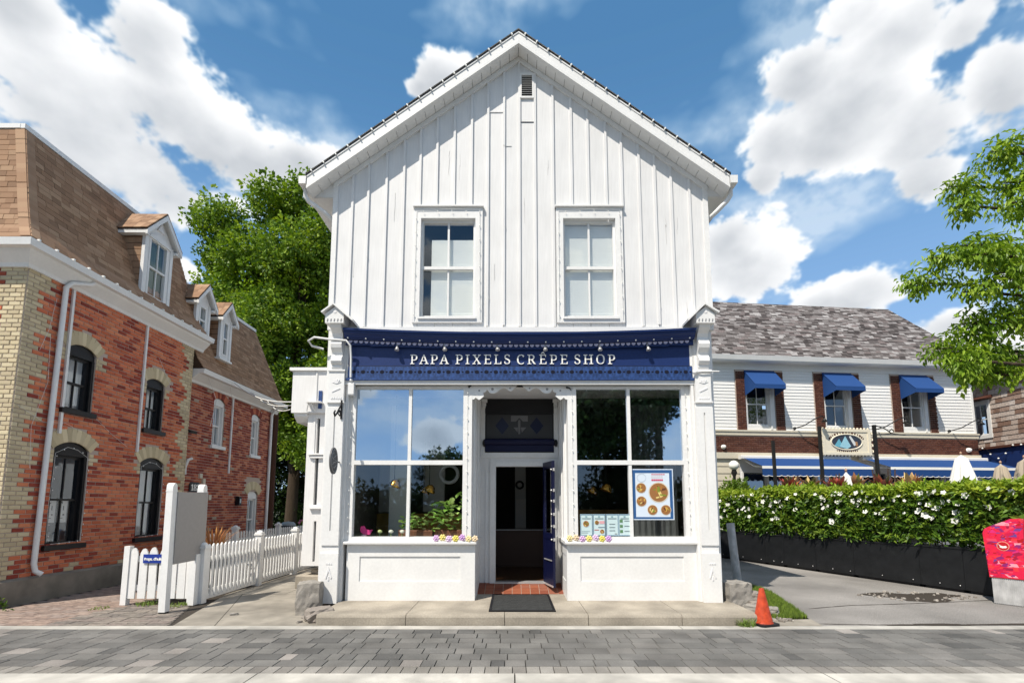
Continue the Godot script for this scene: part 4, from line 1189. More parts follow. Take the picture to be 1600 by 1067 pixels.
func dormer(parent: Node3D, u0: float, u1: float, y0: float, y_eave: float, y_apex: float, z: float, arched: bool) -> void:
	var um := (u0 + u1) / 2
	var hole := Rect2(u0 + 0.12, y0 + 0.1, u1 - u0 - 0.24, (y_eave if not arched else y_eave + 0.02) - y0 - 0.22)
	var d := put("dormer", Geo.new().holed(u0, u1, y0, y_eave - 0.03, z - 0.06, z, [hole]).prism([Vector2(u0, y_eave - 0.03), Vector2(u1, y_eave - 0.03), Vector2(um, y_apex - 0.1)], z - 0.06, z), M.trim, parent)
	put("sill", Geo.new().span(u0 - 0.04, u1 + 0.04, y0 - 0.05, y0, z - 0.1, z + 0.06), M.trim, d)
	put("corner_post", Geo.new().span(u0 - 0.02, u0 + 0.06, y0, y_eave - 0.04, z - 0.05, z + 0.02).span(u1 - 0.06, u1 + 0.02, y0, y_eave - 0.04, z - 0.05, z + 0.02), M.trim, d)
	put("cheek", Geo.new().span(u0 + 0.01, u0 + 0.05, y0 - 0.25, y_eave, z - 1.0, z - 0.061).span(u1 - 0.05, u1 - 0.01, y0 - 0.25, y_eave, z - 1.0, z - 0.061), paint(Color(0.07, 0.04, 0.025), 0.9), d)
	var o := 0.14
	for s in [-1, 1]:
		var ue: float = um + s * ((u1 - u0) / 2 + o)
		var dir := Vector2(ue - um, y_eave - 0.06 - y_apex)
		put("dormer_roof", Geo.new().prism([Vector2(um, y_apex), Vector2(ue, y_apex + dir.y), Vector2(ue, y_apex + dir.y - 0.04), Vector2(um, y_apex - 0.04)], z - 1.05, z + 0.14), M.roofdark, d)
		put("dormer_soffit", Geo.new().prism([Vector2(um, y_apex - 0.042), Vector2(ue, y_apex + dir.y - 0.042), Vector2(ue, y_apex + dir.y - 0.06), Vector2(um, y_apex - 0.06)], z - 0.9, z + 0.098), M.trim, d)
		put("barge_board", Geo.new().prism([Vector2(um, y_apex - 0.02), Vector2(ue, y_apex + dir.y - 0.02), Vector2(ue, y_apex + dir.y - 0.13), Vector2(um, y_apex - 0.15)], z + 0.10, z + 0.145), M.trim, d)
		put("eave_board", Geo.new().span(minf(ue, ue - s * 0.12), maxf(ue, ue - s * 0.12), y_apex + dir.y - 0.11, y_apex + dir.y - 0.045, z - 1.0, z + 0.1), M.trim, d)
		# roof shingles running back from the face
		var l := dir.length()
		var nr := int(l / 0.13)
		var t := dir / l
		for r in nr:
			var k := 0
			var zz := z + 0.14
			while zz > z - 0.9:
				var w := rng.randf_range(0.13, 0.2)
				var c := Vector2(um, y_apex) + t * ((r + 0.5) * l / nr)
				var nrm: Vector2 = Vector2(-t.y, t.x) * float(s)
				var b := Basis(Vector3(0, 0, -(w - 0.004)) * s, Vector3(-t.x, -t.y, 0) * (l / nr * 1.1), Vector3(nrm.x, nrm.y, 0))
				var sh := put("roof_shingle", shingle_mesh(), tile_paint(rng.randi_range(0, 4)), d)
				sh.transform = Transform3D(b, Vector3(c.x, c.y, zz - w / 2) + Vector3(nrm.x, nrm.y, 0) * (0.008 + 0.004 * rng.randf()))
				zz -= w
		# cheek shingles
		for r in int((y_eave - y0 + 0.2) / 0.14):
			var zz := z - 0.065
			while zz > z - 0.75:
				var w := rng.randf_range(0.12, 0.17)
				var sh := put("cheek_shingle", shingle_mesh(), tile_paint([0, 1, 4, 1][rng.randi_range(0, 3)]), d)
				var x: float = u0 + 0.004 if s < 0 else u1 - 0.004
				sh.transform = Transform3D(Basis(Vector3(0, 0, (w - 0.006) * s * -1), Vector3(s * 0.02, 0.118, 0), Vector3(s, 0, 0)), Vector3(x, y0 - 0.2 + (r + 0.5) * 0.14, zz - w / 2))
				zz -= w
	var win := sash_window(d, hole.position.x, hole.end.x, hole.position.y, hole.end.y, z - 0.01, M.trim, M.trim, M.lowglass, arched, 0.045)
	curtains(d, hole.position.x, hole.end.x, hole.position.y, hole.end.y, z - 0.12, paint(Color(0.10, 0.15, 0.09), 0.9), "drape", 9)
	if arched:
		var a := []
		for k in 9:
			var t := PI * k / 8
			a.append(Vector2(um - cos(t) * (hole.size.x / 2 + 0.05), hole.end.y - 0.02 + sin(t) * 0.13))
		put("arched_hood", Geo.new().prism(a, z, z + 0.035), M.trim, d)
		put("gable_ornament", Geo.new().prism([Vector2(um - 0.1, y_apex - 0.42), Vector2(um + 0.1, y_apex - 0.42), Vector2(um, y_apex - 0.22)], z, z + 0.03), M.shadewhite, d)


func shingle_mesh() -> Mesh:
	if not T.has("shingle"):
		T.shingle = Geo.new().box(Vector3.ZERO, Vector3(1, 1, 0.022)).mesh()
	return T.shingle


func tile_paint(i: int) -> Material:
	var k := "tile%d" % i
	if not M.has(k):
		M[k] = paint(TILES[i], 0.92, {"tex": "grain", "scale": Vector3(3, 3, 3)})
	return M[k]


func mansard(parent: Node3D, prof: Array, fprof: Array, u_far: float, hipped_front: bool, wall_depth: float) -> void:
	# solid under the shingles
	var g := Geo.new()
	for i in prof.size() - 1:
		var a: Vector2 = prof[i]
		var b: Vector2 = prof[i + 1]
		var ua: float = fprof[i].x
		var ub: float = fprof[i + 1].x
		g.face([Vector3(ua, a.y, a.x), Vector3(u_far, a.y, a.x), Vector3(u_far, b.y, b.x), Vector3(ub, b.y, b.x)])
		g.face([Vector3(ua, a.y, -wall_depth), Vector3(ua, a.y, a.x), Vector3(ub, b.y, b.x), Vector3(ub, b.y, -wall_depth)])
		g.face([Vector3(u_far, a.y, a.x), Vector3(u_far, a.y, -wall_depth), Vector3(u_far, b.y, -wall_depth), Vector3(u_far, b.y, b.x)])
	var t: Vector2 = prof[-1]
	g.face([Vector3(fprof[-1].x, t.y, t.x), Vector3(u_far, t.y, t.x), Vector3(u_far, t.y, -wall_depth), Vector3(fprof[-1].x, t.y, -wall_depth)])
	var roof := put("roof", g, paint(Color(0.06, 0.035, 0.022), 0.95, {"tex": "grain"}), parent)
	put("roof_curb", Geo.new().span(fprof[-1].x - 0.04, u_far, t.y, t.y + 0.09, t.x - 0.05, t.x + 0.03).span(fprof[-1].x - 0.045, fprof[-1].x + 0.05, t.y + 0.002, t.y + 0.088, -wall_depth, t.x - 0.051), M.trim, roof)
	var look := {"rough": 0.92, "tex": "grain", "scale": Vector3(3, 3, 3)}
	var at_y := func(pr: Array, y: float) -> float:
		for i in pr.size() - 1:
			if y <= pr[i + 1].y:
				return lerpf(pr[i].x, pr[i + 1].x, (y - pr[i].y) / (pr[i + 1].y - pr[i].y))
		return pr[-1].x
	var items := shingles(prof, func(y): return at_y.call(fprof, y), func(_y): return u_far, 0.118, 0.2)
	pieces(roof, "shingle", shingle_mesh(), TILES, look, items, 200 if hipped_front else 100, "shingle_field")
	if hipped_front:
		# front slope faces the street
		var fp := []
		for p in fprof: fp.append(Vector2(-p.x, p.y))
		var turn := Transform3D(Basis(Vector3.UP, -PI / 2), Vector3.ZERO)
		var its := shingles(fp, func(_y): return -wall_depth, func(y): return at_y.call(prof, y), 0.118, 0.2)
		for it in its:
			it[0] = turn * it[0]
		pieces(roof, "front_shingle", shingle_mesh(), TILES, look, its, 100, "front_shingle_field")
		# caps along the hip
		var n := 22
		for k in n:
			var y := lerpf(prof[0].y + 0.03, prof[-1].y - 0.03, (k + 0.5) / n)
			var c := Vector3(at_y.call(fprof, y), y, at_y.call(prof, y))
			var dy := 0.1
			var c2 := Vector3(at_y.call(fprof, y + dy), y + dy, at_y.call(prof, y + dy))
			var up := (c2 - c).normalized()
			for s in 2:
				var cap := put("hip_cap", shingle_mesh(), tile_paint([1, 4, 0][rng.randi_range(0, 2)]), roof)
				if s == 0:
					cap.transform = Transform3D(Basis(Vector3(0, 0, 1) * 0.17, up * 0.145, Vector3(-1, up.x, 0).normalized()), c + Vector3(-0.018, 0, -0.07))
				else:
					cap.transform = Transform3D(Basis(Vector3(1, 0, 0) * 0.15, up * 0.145, Vector3(0, 0.3, 1).normalized()), c + Vector3(0.06, 0, 0.018))


func arched_opening(parent: Node3D, u0: float, u1: float, y0: float, spring: float, rise: float, black: bool, poster := false, lit := true) -> void:
	var frame: Material = M.blackwood if black else M.trim
	var um := (u0 + u1) / 2
	var half := (u1 - u0) / 2
	var rad := (half * half + rise * rise) / (2 * rise)
	var head := [Vector2(u1, spring - 0.1), Vector2(u0, spring - 0.1)]
	for k in 11:
		var x := lerpf(u0, u1, k / 10.0)
		head.append(Vector2(x, spring + rise - rad + sqrt(maxf(0, rad * rad - (x - um) * (x - um)))))
	var h := put("window_head", Geo.new().prism(head, -0.10, -0.03), frame, parent)
	put("box_frame", Geo.new().span(u0, u0 + 0.05, y0, spring - 0.1, -0.14, -0.02).span(u1 - 0.05, u1, y0, spring - 0.1, -0.14, -0.02), frame, h)
	put("sill", Geo.new().span(u0 - 0.06, u1 + 0.06, y0 - 0.09, y0, -0.13, 0.07), frame, h)
	sash_window(parent, u0 + 0.05, u1 - 0.05, y0, spring - 0.1, -0.10, frame, M.trim if not black else M.blackwood, M.oldglass, true, 0.05)
	if poster:
		for k in 2:
			var x := lerpf(u0, u1, 0.30 + 0.32 * k)
			var p := put("window_notice", Geo.new().span(x - 0.09, x + 0.1, y0 + 0.38, y0 + 0.82, -0.16, -0.157), paint(Color(0.62, 0.62, 0.6), 0.7), parent)
			for b in [[-0.02, 0.74, 0.05, 0.05], [0.03, 0.64, 0.02, 0.08], [-0.05, 0.56, 0.03, 0.04], [0.04, 0.52, 0.03, 0.03], [0.0, 0.46, 0.06, 0.012]]:
				put("print_mark", Geo.new().span(x + b[0] - b[2] / 2, x + b[0] + b[2] / 2, y0 + b[1] - b[3] / 2, y0 + b[1] + b[3] / 2, -0.157, -0.1555), M.black, p)
	else:
		curtains(parent, u0, u1, y0, spring, -0.22, M.curtain)
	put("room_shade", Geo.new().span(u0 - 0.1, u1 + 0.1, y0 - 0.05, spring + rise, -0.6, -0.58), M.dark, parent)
	if lit:
		var z := 0.012
		var path := [Vector3(u0 + 0.02, y0 + 0.05, z), Vector3(u0 - 0.01, y0 + 0.7, z), Vector3(u0 + 0.015, spring - 0.5, z), Vector3(u0 + 0.02, spring - 0.08, z), Vector3(um - 0.1, spring + rise - 0.1, z), Vector3(um + 0.1, spring + rise - 0.13, z), Vector3(u1 - 0.03, spring - 0.1, z), Vector3(u1 + 0.0, spring - 0.6, z), Vector3(u1 - 0.02, y0 + 0.04, z), Vector3(um, y0 + 0.03, 0.06), Vector3(u0 + 0.05, y0 + 0.02, 0.06)]
		lights_on(parent, path, 0.2, "window_lights", Vector3(0.01, 0, 0.02))


func wall_pipe(parent: Node3D, u: float, y0: float, y1: float, called := "drip_pipe") -> void:
	put(called, Geo.new().span(u - 0.022, u + 0.022, y0, y1, 0.012, 0.05), M.trim, parent)


func build_brick_house() -> void:
	var h := thing("brick_house", "red brick house with yellow brick corners and a brown mansard roof, left of the fence", "house", Vector3(-8.03, 0, -0.08), PI / 2)
	const D := 8.2        # depth of the house away from the passage
	const LEN := 4.17
	var wins := [[0.83, 1.42, 3.32, 4.42, 0.13], [2.73, 3.27, 3.25, 4.30, 0.11], [0.77, 1.46, 0.90, 2.58, 0.15], [2.74, 3.43, 0.90, 2.50, 0.14]]
	var holes := []
	for w in wins: holes.append(Rect2(w[0], w[2], w[1] - w[0], w[3] + w[4] - w[2]))
	put("wall", Geo.new().holed(0.0, LEN, 0.4, 5.6, -0.3, 0.0, holes), M.mortar, h)
	put("front_wall", Geo.new().span(0.0, 0.3, 0.4, 5.6, -D, -0.301), M.mortar, h)
	put("rear_wall", Geo.new().span(LEN - 0.3, LEN, 0.4, 5.6, -D, -0.301), M.mortar, h)
	put("far_wall", Geo.new().span(0.301, LEN - 0.301, 0.4, 5.6, -D, -D + 0.3), M.mortar, h)
	put("plinth", Geo.new().span(-0.07, LEN + 0.02, -0.02, 0.38, -D, 0.075).sweep([Vector2(-0.2, 0.38), Vector2(0.075, 0.38), Vector2(0.02, 0.41), Vector2(-0.2, 0.41)], -0.06, LEN), M.plinth, h)
	var brick := Geo.new().chip(Vector3(0.215, 0.065, 0.024), 0.006).mesh()
	var tones := RED + YELLOW
	var arches := []
	for w in wins: arches.append(Rect2(w[0] - 0.16, w[3] - 0.28, w[1] - w[0] + 0.32, w[4] + 0.60))
	var pick := func(x: float, y: float, r: int) -> int:
		for k in 4:
			var w: Array = wins[k]
			var um: float = (w[0] + w[1]) / 2
			var half: float = (w[1] - w[0]) / 2
			var rad: float = (half * half + w[4] * w[4]) / (2 * w[4])
			var c := Vector2(um, w[3] + w[4] - rad)
			var q := Vector2(x, y)
			if y > w[3] - 0.02 and absf(x - um) < half + 0.17 and q.distance_to(c) < rad + 0.27:
				return -1
			if y > w[3] - 0.27 and y <= w[3] + 0.04 and absf(x - um) < half + 0.16:
				return 6 + rng.randi_range(0, 3)
		var block := int(r / 5) % 2
		if x < (0.46 if block else 0.25) or x > LEN - (0.40 if block else 0.2):
			return 6 + rng.randi_range(0, 3)
		if y < 0.55 and rng.randf() < 0.18: return 6 + rng.randi_range(1, 3)
		var dark := 0.62 if r % 3 == 0 else 0.18
		return [2, 3, 5][rng.randi_range(0, 2)] if rng.randf() < dark else [0, 1, 4, 0][rng.randi_range(0, 3)]
	var items := brickwork(0.0, LEN, 0.41, 5.56, 0.0, holes, pick)
	for w in wins:
		var arch := []
		arch_bricks(arch, (w[0] + w[1]) / 2, (w[1] - w[0]) / 2 + 0.02, w[3], w[4], 0.25, 11, 0.003, 4)
		for a in arch:
			a[1] += 6
			items.append(a)
	# the street front, yellow at the corner with red blocks
	var front := brickwork(-3.0, 0.0, 0.41, 5.56, 0.0, [], func(x, y, r):
		var block := int(r / 5) % 2
		if x > (-0.62 if block == 0 else -0.40): return 6 + rng.randi_range(0, 3)
		return 5 if rng.randf() < 0.3 else rng.randi_range(0, 1))
	var turn := Transform3D(Basis(Vector3.UP, -PI / 2), Vector3.ZERO)
	for f in front:
		f[0] = turn * f[0]
		items.append(f)
	pieces(h, "brick", brick, tones, {"rough": 0.9, "tex": "grain", "scale": Vector3(1.2, 1.2, 1.2), "bump": 0.4}, items, 300)
	for k in 4:
		var w: Array = wins[k]
		arched_opening(h, w[0], w[1], w[2], w[3], w[4], true, k == 2, k > 1)
	# cornice and gutter
	var cp := [Vector2(0.0, 5.50), Vector2(0.05, 5.50), Vector2(0.07, 5.56), Vector2(0.20, 5.70), Vector2(0.22, 5.74), Vector2(0.31, 5.745), Vector2(0.33, 5.86), Vector2(0.0, 5.86)]
	var cn := put("cornice", Geo.new().sweep(cp, 0.0, LEN + 0.28, Vector2.ZERO, -1.0), M.trim, h)
	put("cornice_front", Geo.new().sweep(cp, -D, 0.0, Vector2.ZERO, 0.0, 1.0).turned(Transform3D(Basis(Vector3.UP, -PI / 2), Vector3.ZERO)), M.trim, cn)
	for k in 15:
		put("gutter_clip", Geo.new().box(Vector3(-0.2 + k * 0.31, 5.868, 0.325), Vector3(0.03, 0.03, 0.05)), M.bulb, cn)
	mansard(h, [Vector2(0.29, 5.87), Vector2(0.06, 6.18), Vector2(-0.13, 6.6), Vector2(-0.70, 8.28)], [Vector2(-0.29, 5.87), Vector2(-0.12, 6.18), Vector2(0.0, 6.6), Vector2(0.33, 8.28)], LEN + 0.03, true, D)
	dormer(h, 2.22, 3.02, 6.02, 7.55, 8.12, 0.1, true)
	put("downspout", Geo.new().tube([Vector3(0.98, 5.72, 0.22), Vector3(0.94, 5.66, 0.2), Vector3(0.66, 5.55, 0.12), Vector3(0.60, 5.45, 0.075), Vector3(0.55, 0.62, 0.075), Vector3(0.56, 0.5, 0.10), Vector3(0.62, 0.44, 0.16)], 0.042, 8), M.trim, h)
	wall_pipe(h, 0.80, 2.85, 5.5)
	wall_pipe(h, 2.58, 2.72, 5.5)
	for q in [[[0.3, 4.2], [0.42, 4.6], [0.5, 5.2]], [[0.05, 3.2], [0.5, 3.0], [0.9, 3.05], [1.2, 2.95]], [[0.35, 2.2], [0.3, 2.9], [0.5, 3.7], [0.46, 4.5]], [[1.5, 3.25], [1.9, 3.0], [2.3, 2.8]], [[3.0, 4.9], [3.3, 4.5], [3.5, 4.3]]]:
		var p := []
		for c in q: p.append(Vector3(c[0], c[1], 0.03))
		put("slack_wire", Geo.new().tube(p, 0.003, 4), M.wire, h)


func build_brick_wing() -> void:
	var h := thing("brick_wing", "lower darker red brick wing behind the corner brick house, with two small dormers", "house", Vector3(-8.15, 0, -4.26), PI / 2)
	const LEN := 4.25
	var holes := [Rect2(1.12, 3.18, 0.5, 1.36), Rect2(3.05, 3.12, 0.46, 1.34), Rect2(3.08, 0.4, 0.56, 1.62)]
	put("wall", Geo.new().holed(0.0, LEN, 0.0, 4.82, -0.3, 0.0, holes), M.mortar, h)
	put("rear_wall", Geo.new().span(LEN - 0.3, LEN, 0.0, 4.82, -7.8, -0.301), M.mortar, h)
	put("far_wall", Geo.new().span(0.0, LEN - 0.301, 0.0, 4.82, -7.8, -7.5), M.mortar, h)
	var brick := Geo.new().chip(Vector3(0.215, 0.065, 0.024), 0.006).mesh()
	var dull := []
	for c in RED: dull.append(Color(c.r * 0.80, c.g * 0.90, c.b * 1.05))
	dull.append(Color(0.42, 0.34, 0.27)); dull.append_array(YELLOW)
	var items := brickwork(0.0, LEN, 0.02, 4.8, 0.0, holes, func(x, y, r):
		if y > 2.0 and y < 2.45 and x > 2.9 and x < 3.82: return -1
		if (y > 4.5 and y < 4.75 and absf(x - 1.37) < 0.3) or (y > 4.4 and y < 4.66 and absf(x - 3.28) < 0.28): return -1
		if rng.randf() < 0.02: return 6
		return [2, 3, 5, 2][rng.randi_range(0, 3)] if rng.randf() < 0.40 else [0, 1, 4, 5][rng.randi_range(0, 3)])
	for w in [[1.37, 0.25, 4.43, 0.11, 0.2, 0], [3.28, 0.23, 4.36, 0.1, 0.2, 0], [3.36, 0.29, 1.92, 0.16, 0.26, 7]]:
		var arch := []
		arch_bricks(arch, w[0], w[1] + 0.02, w[2], w[3], w[4], 9, 0.003, 4)
		for a in arch:
			a[1] += w[5]
			items.append(a)
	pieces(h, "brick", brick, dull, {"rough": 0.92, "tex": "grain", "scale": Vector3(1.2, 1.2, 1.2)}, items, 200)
	arched_opening(h, 1.12, 1.62, 3.22, 4.43, 0.1, false, false, false)
	arched_opening(h, 3.05, 3.51, 3.16, 4.36, 0.09, false, false, false)
	arched_opening(h, 3.08, 3.64, 0.5, 1.9, 0.14, false, false, false)
	var cp := [Vector2(0.0, 4.70), Vector2(0.05, 4.70), Vector2(0.07, 4.76), Vector2(0.26, 4.9), Vector2(0.38, 4.905), Vector2(0.41, 5.02), Vector2(0.0, 5.02)]
	put("cornice", Geo.new().sweep(cp, 0.02, LEN + 0.3), M.trim, h)
	mansard(h, [Vector2(0.38, 5.03), Vector2(0.2, 5.3), Vector2(0.04, 5.7), Vector2(-0.75, 7.55)], [Vector2(0.0, 5.03), Vector2(0.0, 5.3), Vector2(0.0, 5.7), Vector2(0.0, 7.55)], LEN + 0.05, false, 7.8)
	dormer(h, -0.10, 0.42, 5.85, 6.82, 7.28, 0.16, false)
	dormer(h, 0.86, 1.34, 5.58, 6.76, 7.2, 0.2, false)
	wall_pipe(h, 1.95, 2.5, 4.7)
	put("downspout", Geo.new().tube([Vector3(4.05, 4.9, 0.3), Vector3(4.1, 4.78, 0.2), Vector3(4.13, 4.6, 0.07), Vector3(4.13, 0.1, 0.07)], 0.045, 8), M.trim, h)
	var fl := put("floodlight", Geo.new().box(Vector3(0.10, 3.42, 0.13), Vector3(0.24, 0.07, 0.14), Basis(Vector3.RIGHT, 0.3)).tube([Vector3(0.06, 3.4, 0.0), Vector3(0.08, 3.42, 0.08)], 0.02, 6), M.black, h)
	put("vent_pipe", Geo.new().tube([Vector3(0.05, 3.3, 0.02), Vector3(0.07, 2.8, 0.02)], 0.012, 5).tube([Vector3(0.12, 2.55, 0.03), Vector3(0.16, 2.72, 0.06), Vector3(0.26, 2.76, 0.09)], 0.035, 7).tube([Vector3(0.12, 2.56, 0.03), Vector3(0.13, 2.35, 0.03)], 0.03, 7), M.trim, h)
	for q in [[0.72, 2.35], [0.86, 2.22], [1.15, 1.8]]:
		put("wall_vent", Geo.new().rbox(Vector3(q[0], q[1], 0.03), Vector3(0.1, 0.13, 0.06), 0.01), M.cream, h)
	put("wall_lantern", Geo.new().rbox(Vector3(2.45, 1.72, 0.08), Vector3(0.12, 0.26, 0.12), 0.02), M.black, h)
	put("lantern_glass", Geo.new().span(2.42, 2.48, 1.66, 1.78, 0.1405, 0.146), paint(Color(0.5, 0.55, 0.55), 0.2), h)
	# number plate
	var plate := put("number_plate", Geo.new().prism([Vector2(0.33, 1.93), Vector2(0.74, 1.93), Vector2(0.74, 2.13), Vector2(0.68, 2.18), Vector2(0.39, 2.18), Vector2(0.33, 2.13)], 0.015, 0.035), M.black, h)
	letters(plate, "182", "Droid Serif", 0.37, 0.70, 1.965, 0.16, 0.04, M.letter, "digit", 700, 0.008)
	for q in [[[0.3, 4.95, 0.3], [0.9, 4.4, 0.2], [0.95, 3.7, 0.05]], [[1.2, 4.95, 0.35], [1.9, 4.3, 0.1]]]:
		var p := []
		for c in q: p.append(Vector3(c[0], c[1], c[2]))
		put("slack_wire", Geo.new().tube(p, 0.006, 4), M.wire, h)


# ---------------------------------------------------------------- white sided building on the right
func build_siding_building() -> void:
	var b := thing("siding_building", "two-storey white sided building with weathered roof and blue awnings, behind the hedge", "building", Vector3(7.52, 0, -10), 0.1007)
	const S0 := -3.0
	const S1 := 10.68
	var win := [[1.22, 2.36], [4.37, 5.50], [7.58, 8.70]]
	var holes := []
	for w in win: holes.append(Rect2(w[0], 4.42, w[1] - w[0], 1.78))
	holes.append(Rect2(0.95, 0.9, 3.9, 1.9)); holes.append(Rect2(5.7, 0.9, 4.6, 1.9))
	put("wall", Geo.new().holed(S0, S1, 0, 6.68, -0.25, 0.0, holes), M.white, b)
	put("end_wall", Geo.new().span(S1 - 0.25, S1, 0, 6.68, -7.2, -0.251), M.white, b)
	put("end_wall", Geo.new().span(S0, S0 + 0.25, 0, 6.68, -7.2, -0.251), M.white, b)
	put("rear_wall", Geo.new().span(S0 + 0.251, S1 - 0.251, 0, 6.68, -7.2, -6.95), M.white, b)
	put("gable_end", Geo.new().sweep([Vector2(0, 6.68), Vector2(-7.2, 6.68), Vector2(-3.6, 10.5)], S1 - 0.2, S1), M.white, b)
	var vinyl := paint(Color(0.80, 0.80, 0.79), 0.5, {"tex": "faint"})
	for seg in [[S0, 0.82], [2.74, 3.97], [5.87, 7.17], [9.06, S1 - 0.07]]:
		for k in 19:
			var y := 4.37 + k * 0.122
			put("siding_board", Geo.new().sweep([Vector2(0.004, y), Vector2(0.026, y), Vector2(0.010, y + 0.122), Vector2(0.004, y + 0.122)], seg[0], seg[1]), vinyl, b)
	put("corner_board", Geo.new().span(S1 - 0.07, S1 + 0.02, 4.36, 6.68, -0.1, 0.035), M.trim, b)
	put("frieze", Geo.new().span(S0, S1, 6.66, 6.9, -0.1, 0.04), M.trim, b)
	put("soffit", Geo.new().span(S0, S1 + 0.2, 6.9, 6.93, -0.1, 0.38), M.trim, b)
	put("gutter", Geo.new().sweep([Vector2(0.30, 6.935), Vector2(0.40, 6.935), Vector2(0.44, 7.11), Vector2(0.30, 7.11)], S0, S1 + 0.32), M.trim, b)
	put("downspout", Geo.new().tube([Vector3(S1 + 0.2, 6.95, 0.3), Vector3(S1 + 0.15, 6.8, 0.2), Vector3(S1 + 0.06, 6.5, -0.1), Vector3(S1 + 0.06, 0.2, -0.1)], 0.05, 8), M.trim, b)
	# roof
	put("roof", Geo.new().sweep([Vector2(0.34, 7.07), Vector2(-3.6, 10.92), Vector2(-7.55, 7.07), Vector2(-7.55, 7.0), Vector2(-3.6, 10.82), Vector2(0.34, 7.0)], S0, S1 + 0.3), M.roofdark, b)
	var slate := [Color(0.165, 0.148, 0.145), Color(0.115, 0.10, 0.098), Color(0.26, 0.24, 0.238), Color(0.055, 0.046, 0.045), Color(0.20, 0.165, 0.162), Color(0.40, 0.38, 0.378)]
	var items := shingles([Vector2(0.36, 7.09), Vector2(-3.6, 10.95)], func(_y): return 0.0 - 1.0, func(_y): return S1 + 0.3, 0.125, 0.26)
	for i in items:
		i[1] = [0, 1, 1, 2, 3, 3, 4, 0, 5, 2][rng.randi_range(0, 9)]
	pieces(b, "roof_shingle", Geo.new().box(Vector3.ZERO, Vector3(1, 1, 0.028)).mesh(), slate, {"rough": 0.95, "tex": "stain", "scale": Vector3(3, 3, 3)}, items, 300, "roof_shingle_field")
	# upper windows between brick strips, with box awnings
	var bricky := [Color(0.11, 0.036, 0.022), Color(0.085, 0.028, 0.018), Color(0.13, 0.048, 0.03)]
	var course := Geo.new().chip(Vector3(0.215, 0.065, 0.03), 0.007).mesh()
	var strips := [[0.84, 1.2], [2.38, 2.73], [3.98, 4.35], [5.52, 5.86], [7.18, 7.56], [8.72, 9.05]]
	var its := []
	for s in strips:
		put("strip_back", Geo.new().span(s[0], s[1], 4.36, 6.66, 0.0, 0.05), M.mortar, b)
		its.append_array(brickwork(s[0], s[1], 4.37, 6.65, 0.055, [], func(_x, _y, _r): return rng.randi_range(0, 2)))
	put("band_back", Geo.new().span(S0, S1, 3.52, 4.16, 0.0, 0.05), M.mortar, b)
	its.append_array(brickwork(-0.4, S1, 3.53, 4.15, 0.055, [], func(_x, _y, _r): return rng.randi_range(0, 2)))
	pieces(b, "dark_brick", course, bricky, {"rough": 0.9, "tex": "grain"}, its, 60, "dark_brickwork")
	put("string_course", Geo.new().span(S0, S1 + 0.03, 4.165, 4.36, -0.02, 0.09).span(S0, S1 + 0.04, 4.30, 4.362, 0.0, 0.12), M.cream, b)
	put("string_course", Geo.new().span(S0, S1 + 0.03, 3.3, 3.52, -0.02, 0.10), M.cream, b)
	for w in win:
		var x0: float = w[0]
		var x1: float = w[1]
		var cas := put("window_casing", Geo.new().holed(x0, x1, 4.36, 6.3, -0.1, 0.03, [Rect2(x0 + 0.03, 4.56, 0.86, 1.6)]), M.trim, b)
		put("side_board", Geo.new().span(x0 + 0.93, x0 + 0.99, 4.4, 6.2, 0.03, 0.07), M.trim, cas)
		sash_window(b, x0 + 0.03, x0 + 0.89, 4.56, 6.16, -0.02, M.trim, M.trim, M.lowglass, true, 0.045)
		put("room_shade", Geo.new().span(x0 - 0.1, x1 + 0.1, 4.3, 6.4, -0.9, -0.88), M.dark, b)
		var aw := Geo.new()
		var a := x0 - 0.04
		var c := x1 - 0.0
		aw.face([Vector3(a, 5.95, 0.72), Vector3(c, 5.95, 0.72), Vector3(c, 6.63, 0.07), Vector3(a, 6.63, 0.07)])
		aw.face([Vector3(a, 5.8, 0.72), Vector3(c, 5.8, 0.72), Vector3(c, 5.95, 0.72), Vector3(a, 5.95, 0.72)])
		for x in [a, c]:
			aw.face([Vector3(x, 5.66, 0.07), Vector3(x, 5.8, 0.72), Vector3(x, 5.95, 0.72), Vector3(x, 6.63, 0.07)])
		var awning := put("awning", aw, M.awning, b)
		put("awning_frame", Geo.new().tube([Vector3(a, 5.8, 0.715), Vector3(c, 5.8, 0.715)], 0.012, 5).tube([Vector3(a, 5.95, 0.715), Vector3(a, 6.62, 0.075)], 0.012, 5).tube([Vector3(c, 5.95, 0.715), Vector3(c, 6.62, 0.075)], 0.012, 5), M.awning, awning)
	# long shop awnings with a white stripe and a scalloped hem
	for q in [[0.85, 4.95], [5.62, 10.62]]:
		var x0: float = q[0]
		var x1: float = q[1]
		var box := put("awning_housing", Geo.new().rbox(Vector3((x0 + x1) / 2, 3.33, 0.22), Vector3(x1 - x0 + 0.2, 0.13, 0.2), 0.02), M.trim, b)
		put("shop_awning", Geo.new().face([Vector3(x0, 2.93, 1.35), Vector3(x1, 2.93, 1.35), Vector3(x1, 3.3, 0.3), Vector3(x0, 3.3, 0.3)]), M.awning, box)
		put("white_stripe", Geo.new().span(x0, x1, 2.84, 2.93, 1.345, 1.355), M.letter, box)
		var hem := Geo.new()
		var n := int((x1 - x0) / 0.22)
		for k in n:
			var a := lerpf(x0, x1, float(k) / n)
			var c := lerpf(x0, x1, float(k + 1) / n)
			hem.prism([Vector2(a, 2.84), Vector2(a, 2.62), Vector2(lerpf(a, c, 0.25), 2.585), Vector2(lerpf(a, c, 0.5), 2.575), Vector2(lerpf(a, c, 0.75), 2.585), Vector2(c, 2.62), Vector2(c, 2.84)], 1.347, 1.353)
		put("scalloped_hem", hem, M.awning, box)
		var edge := []
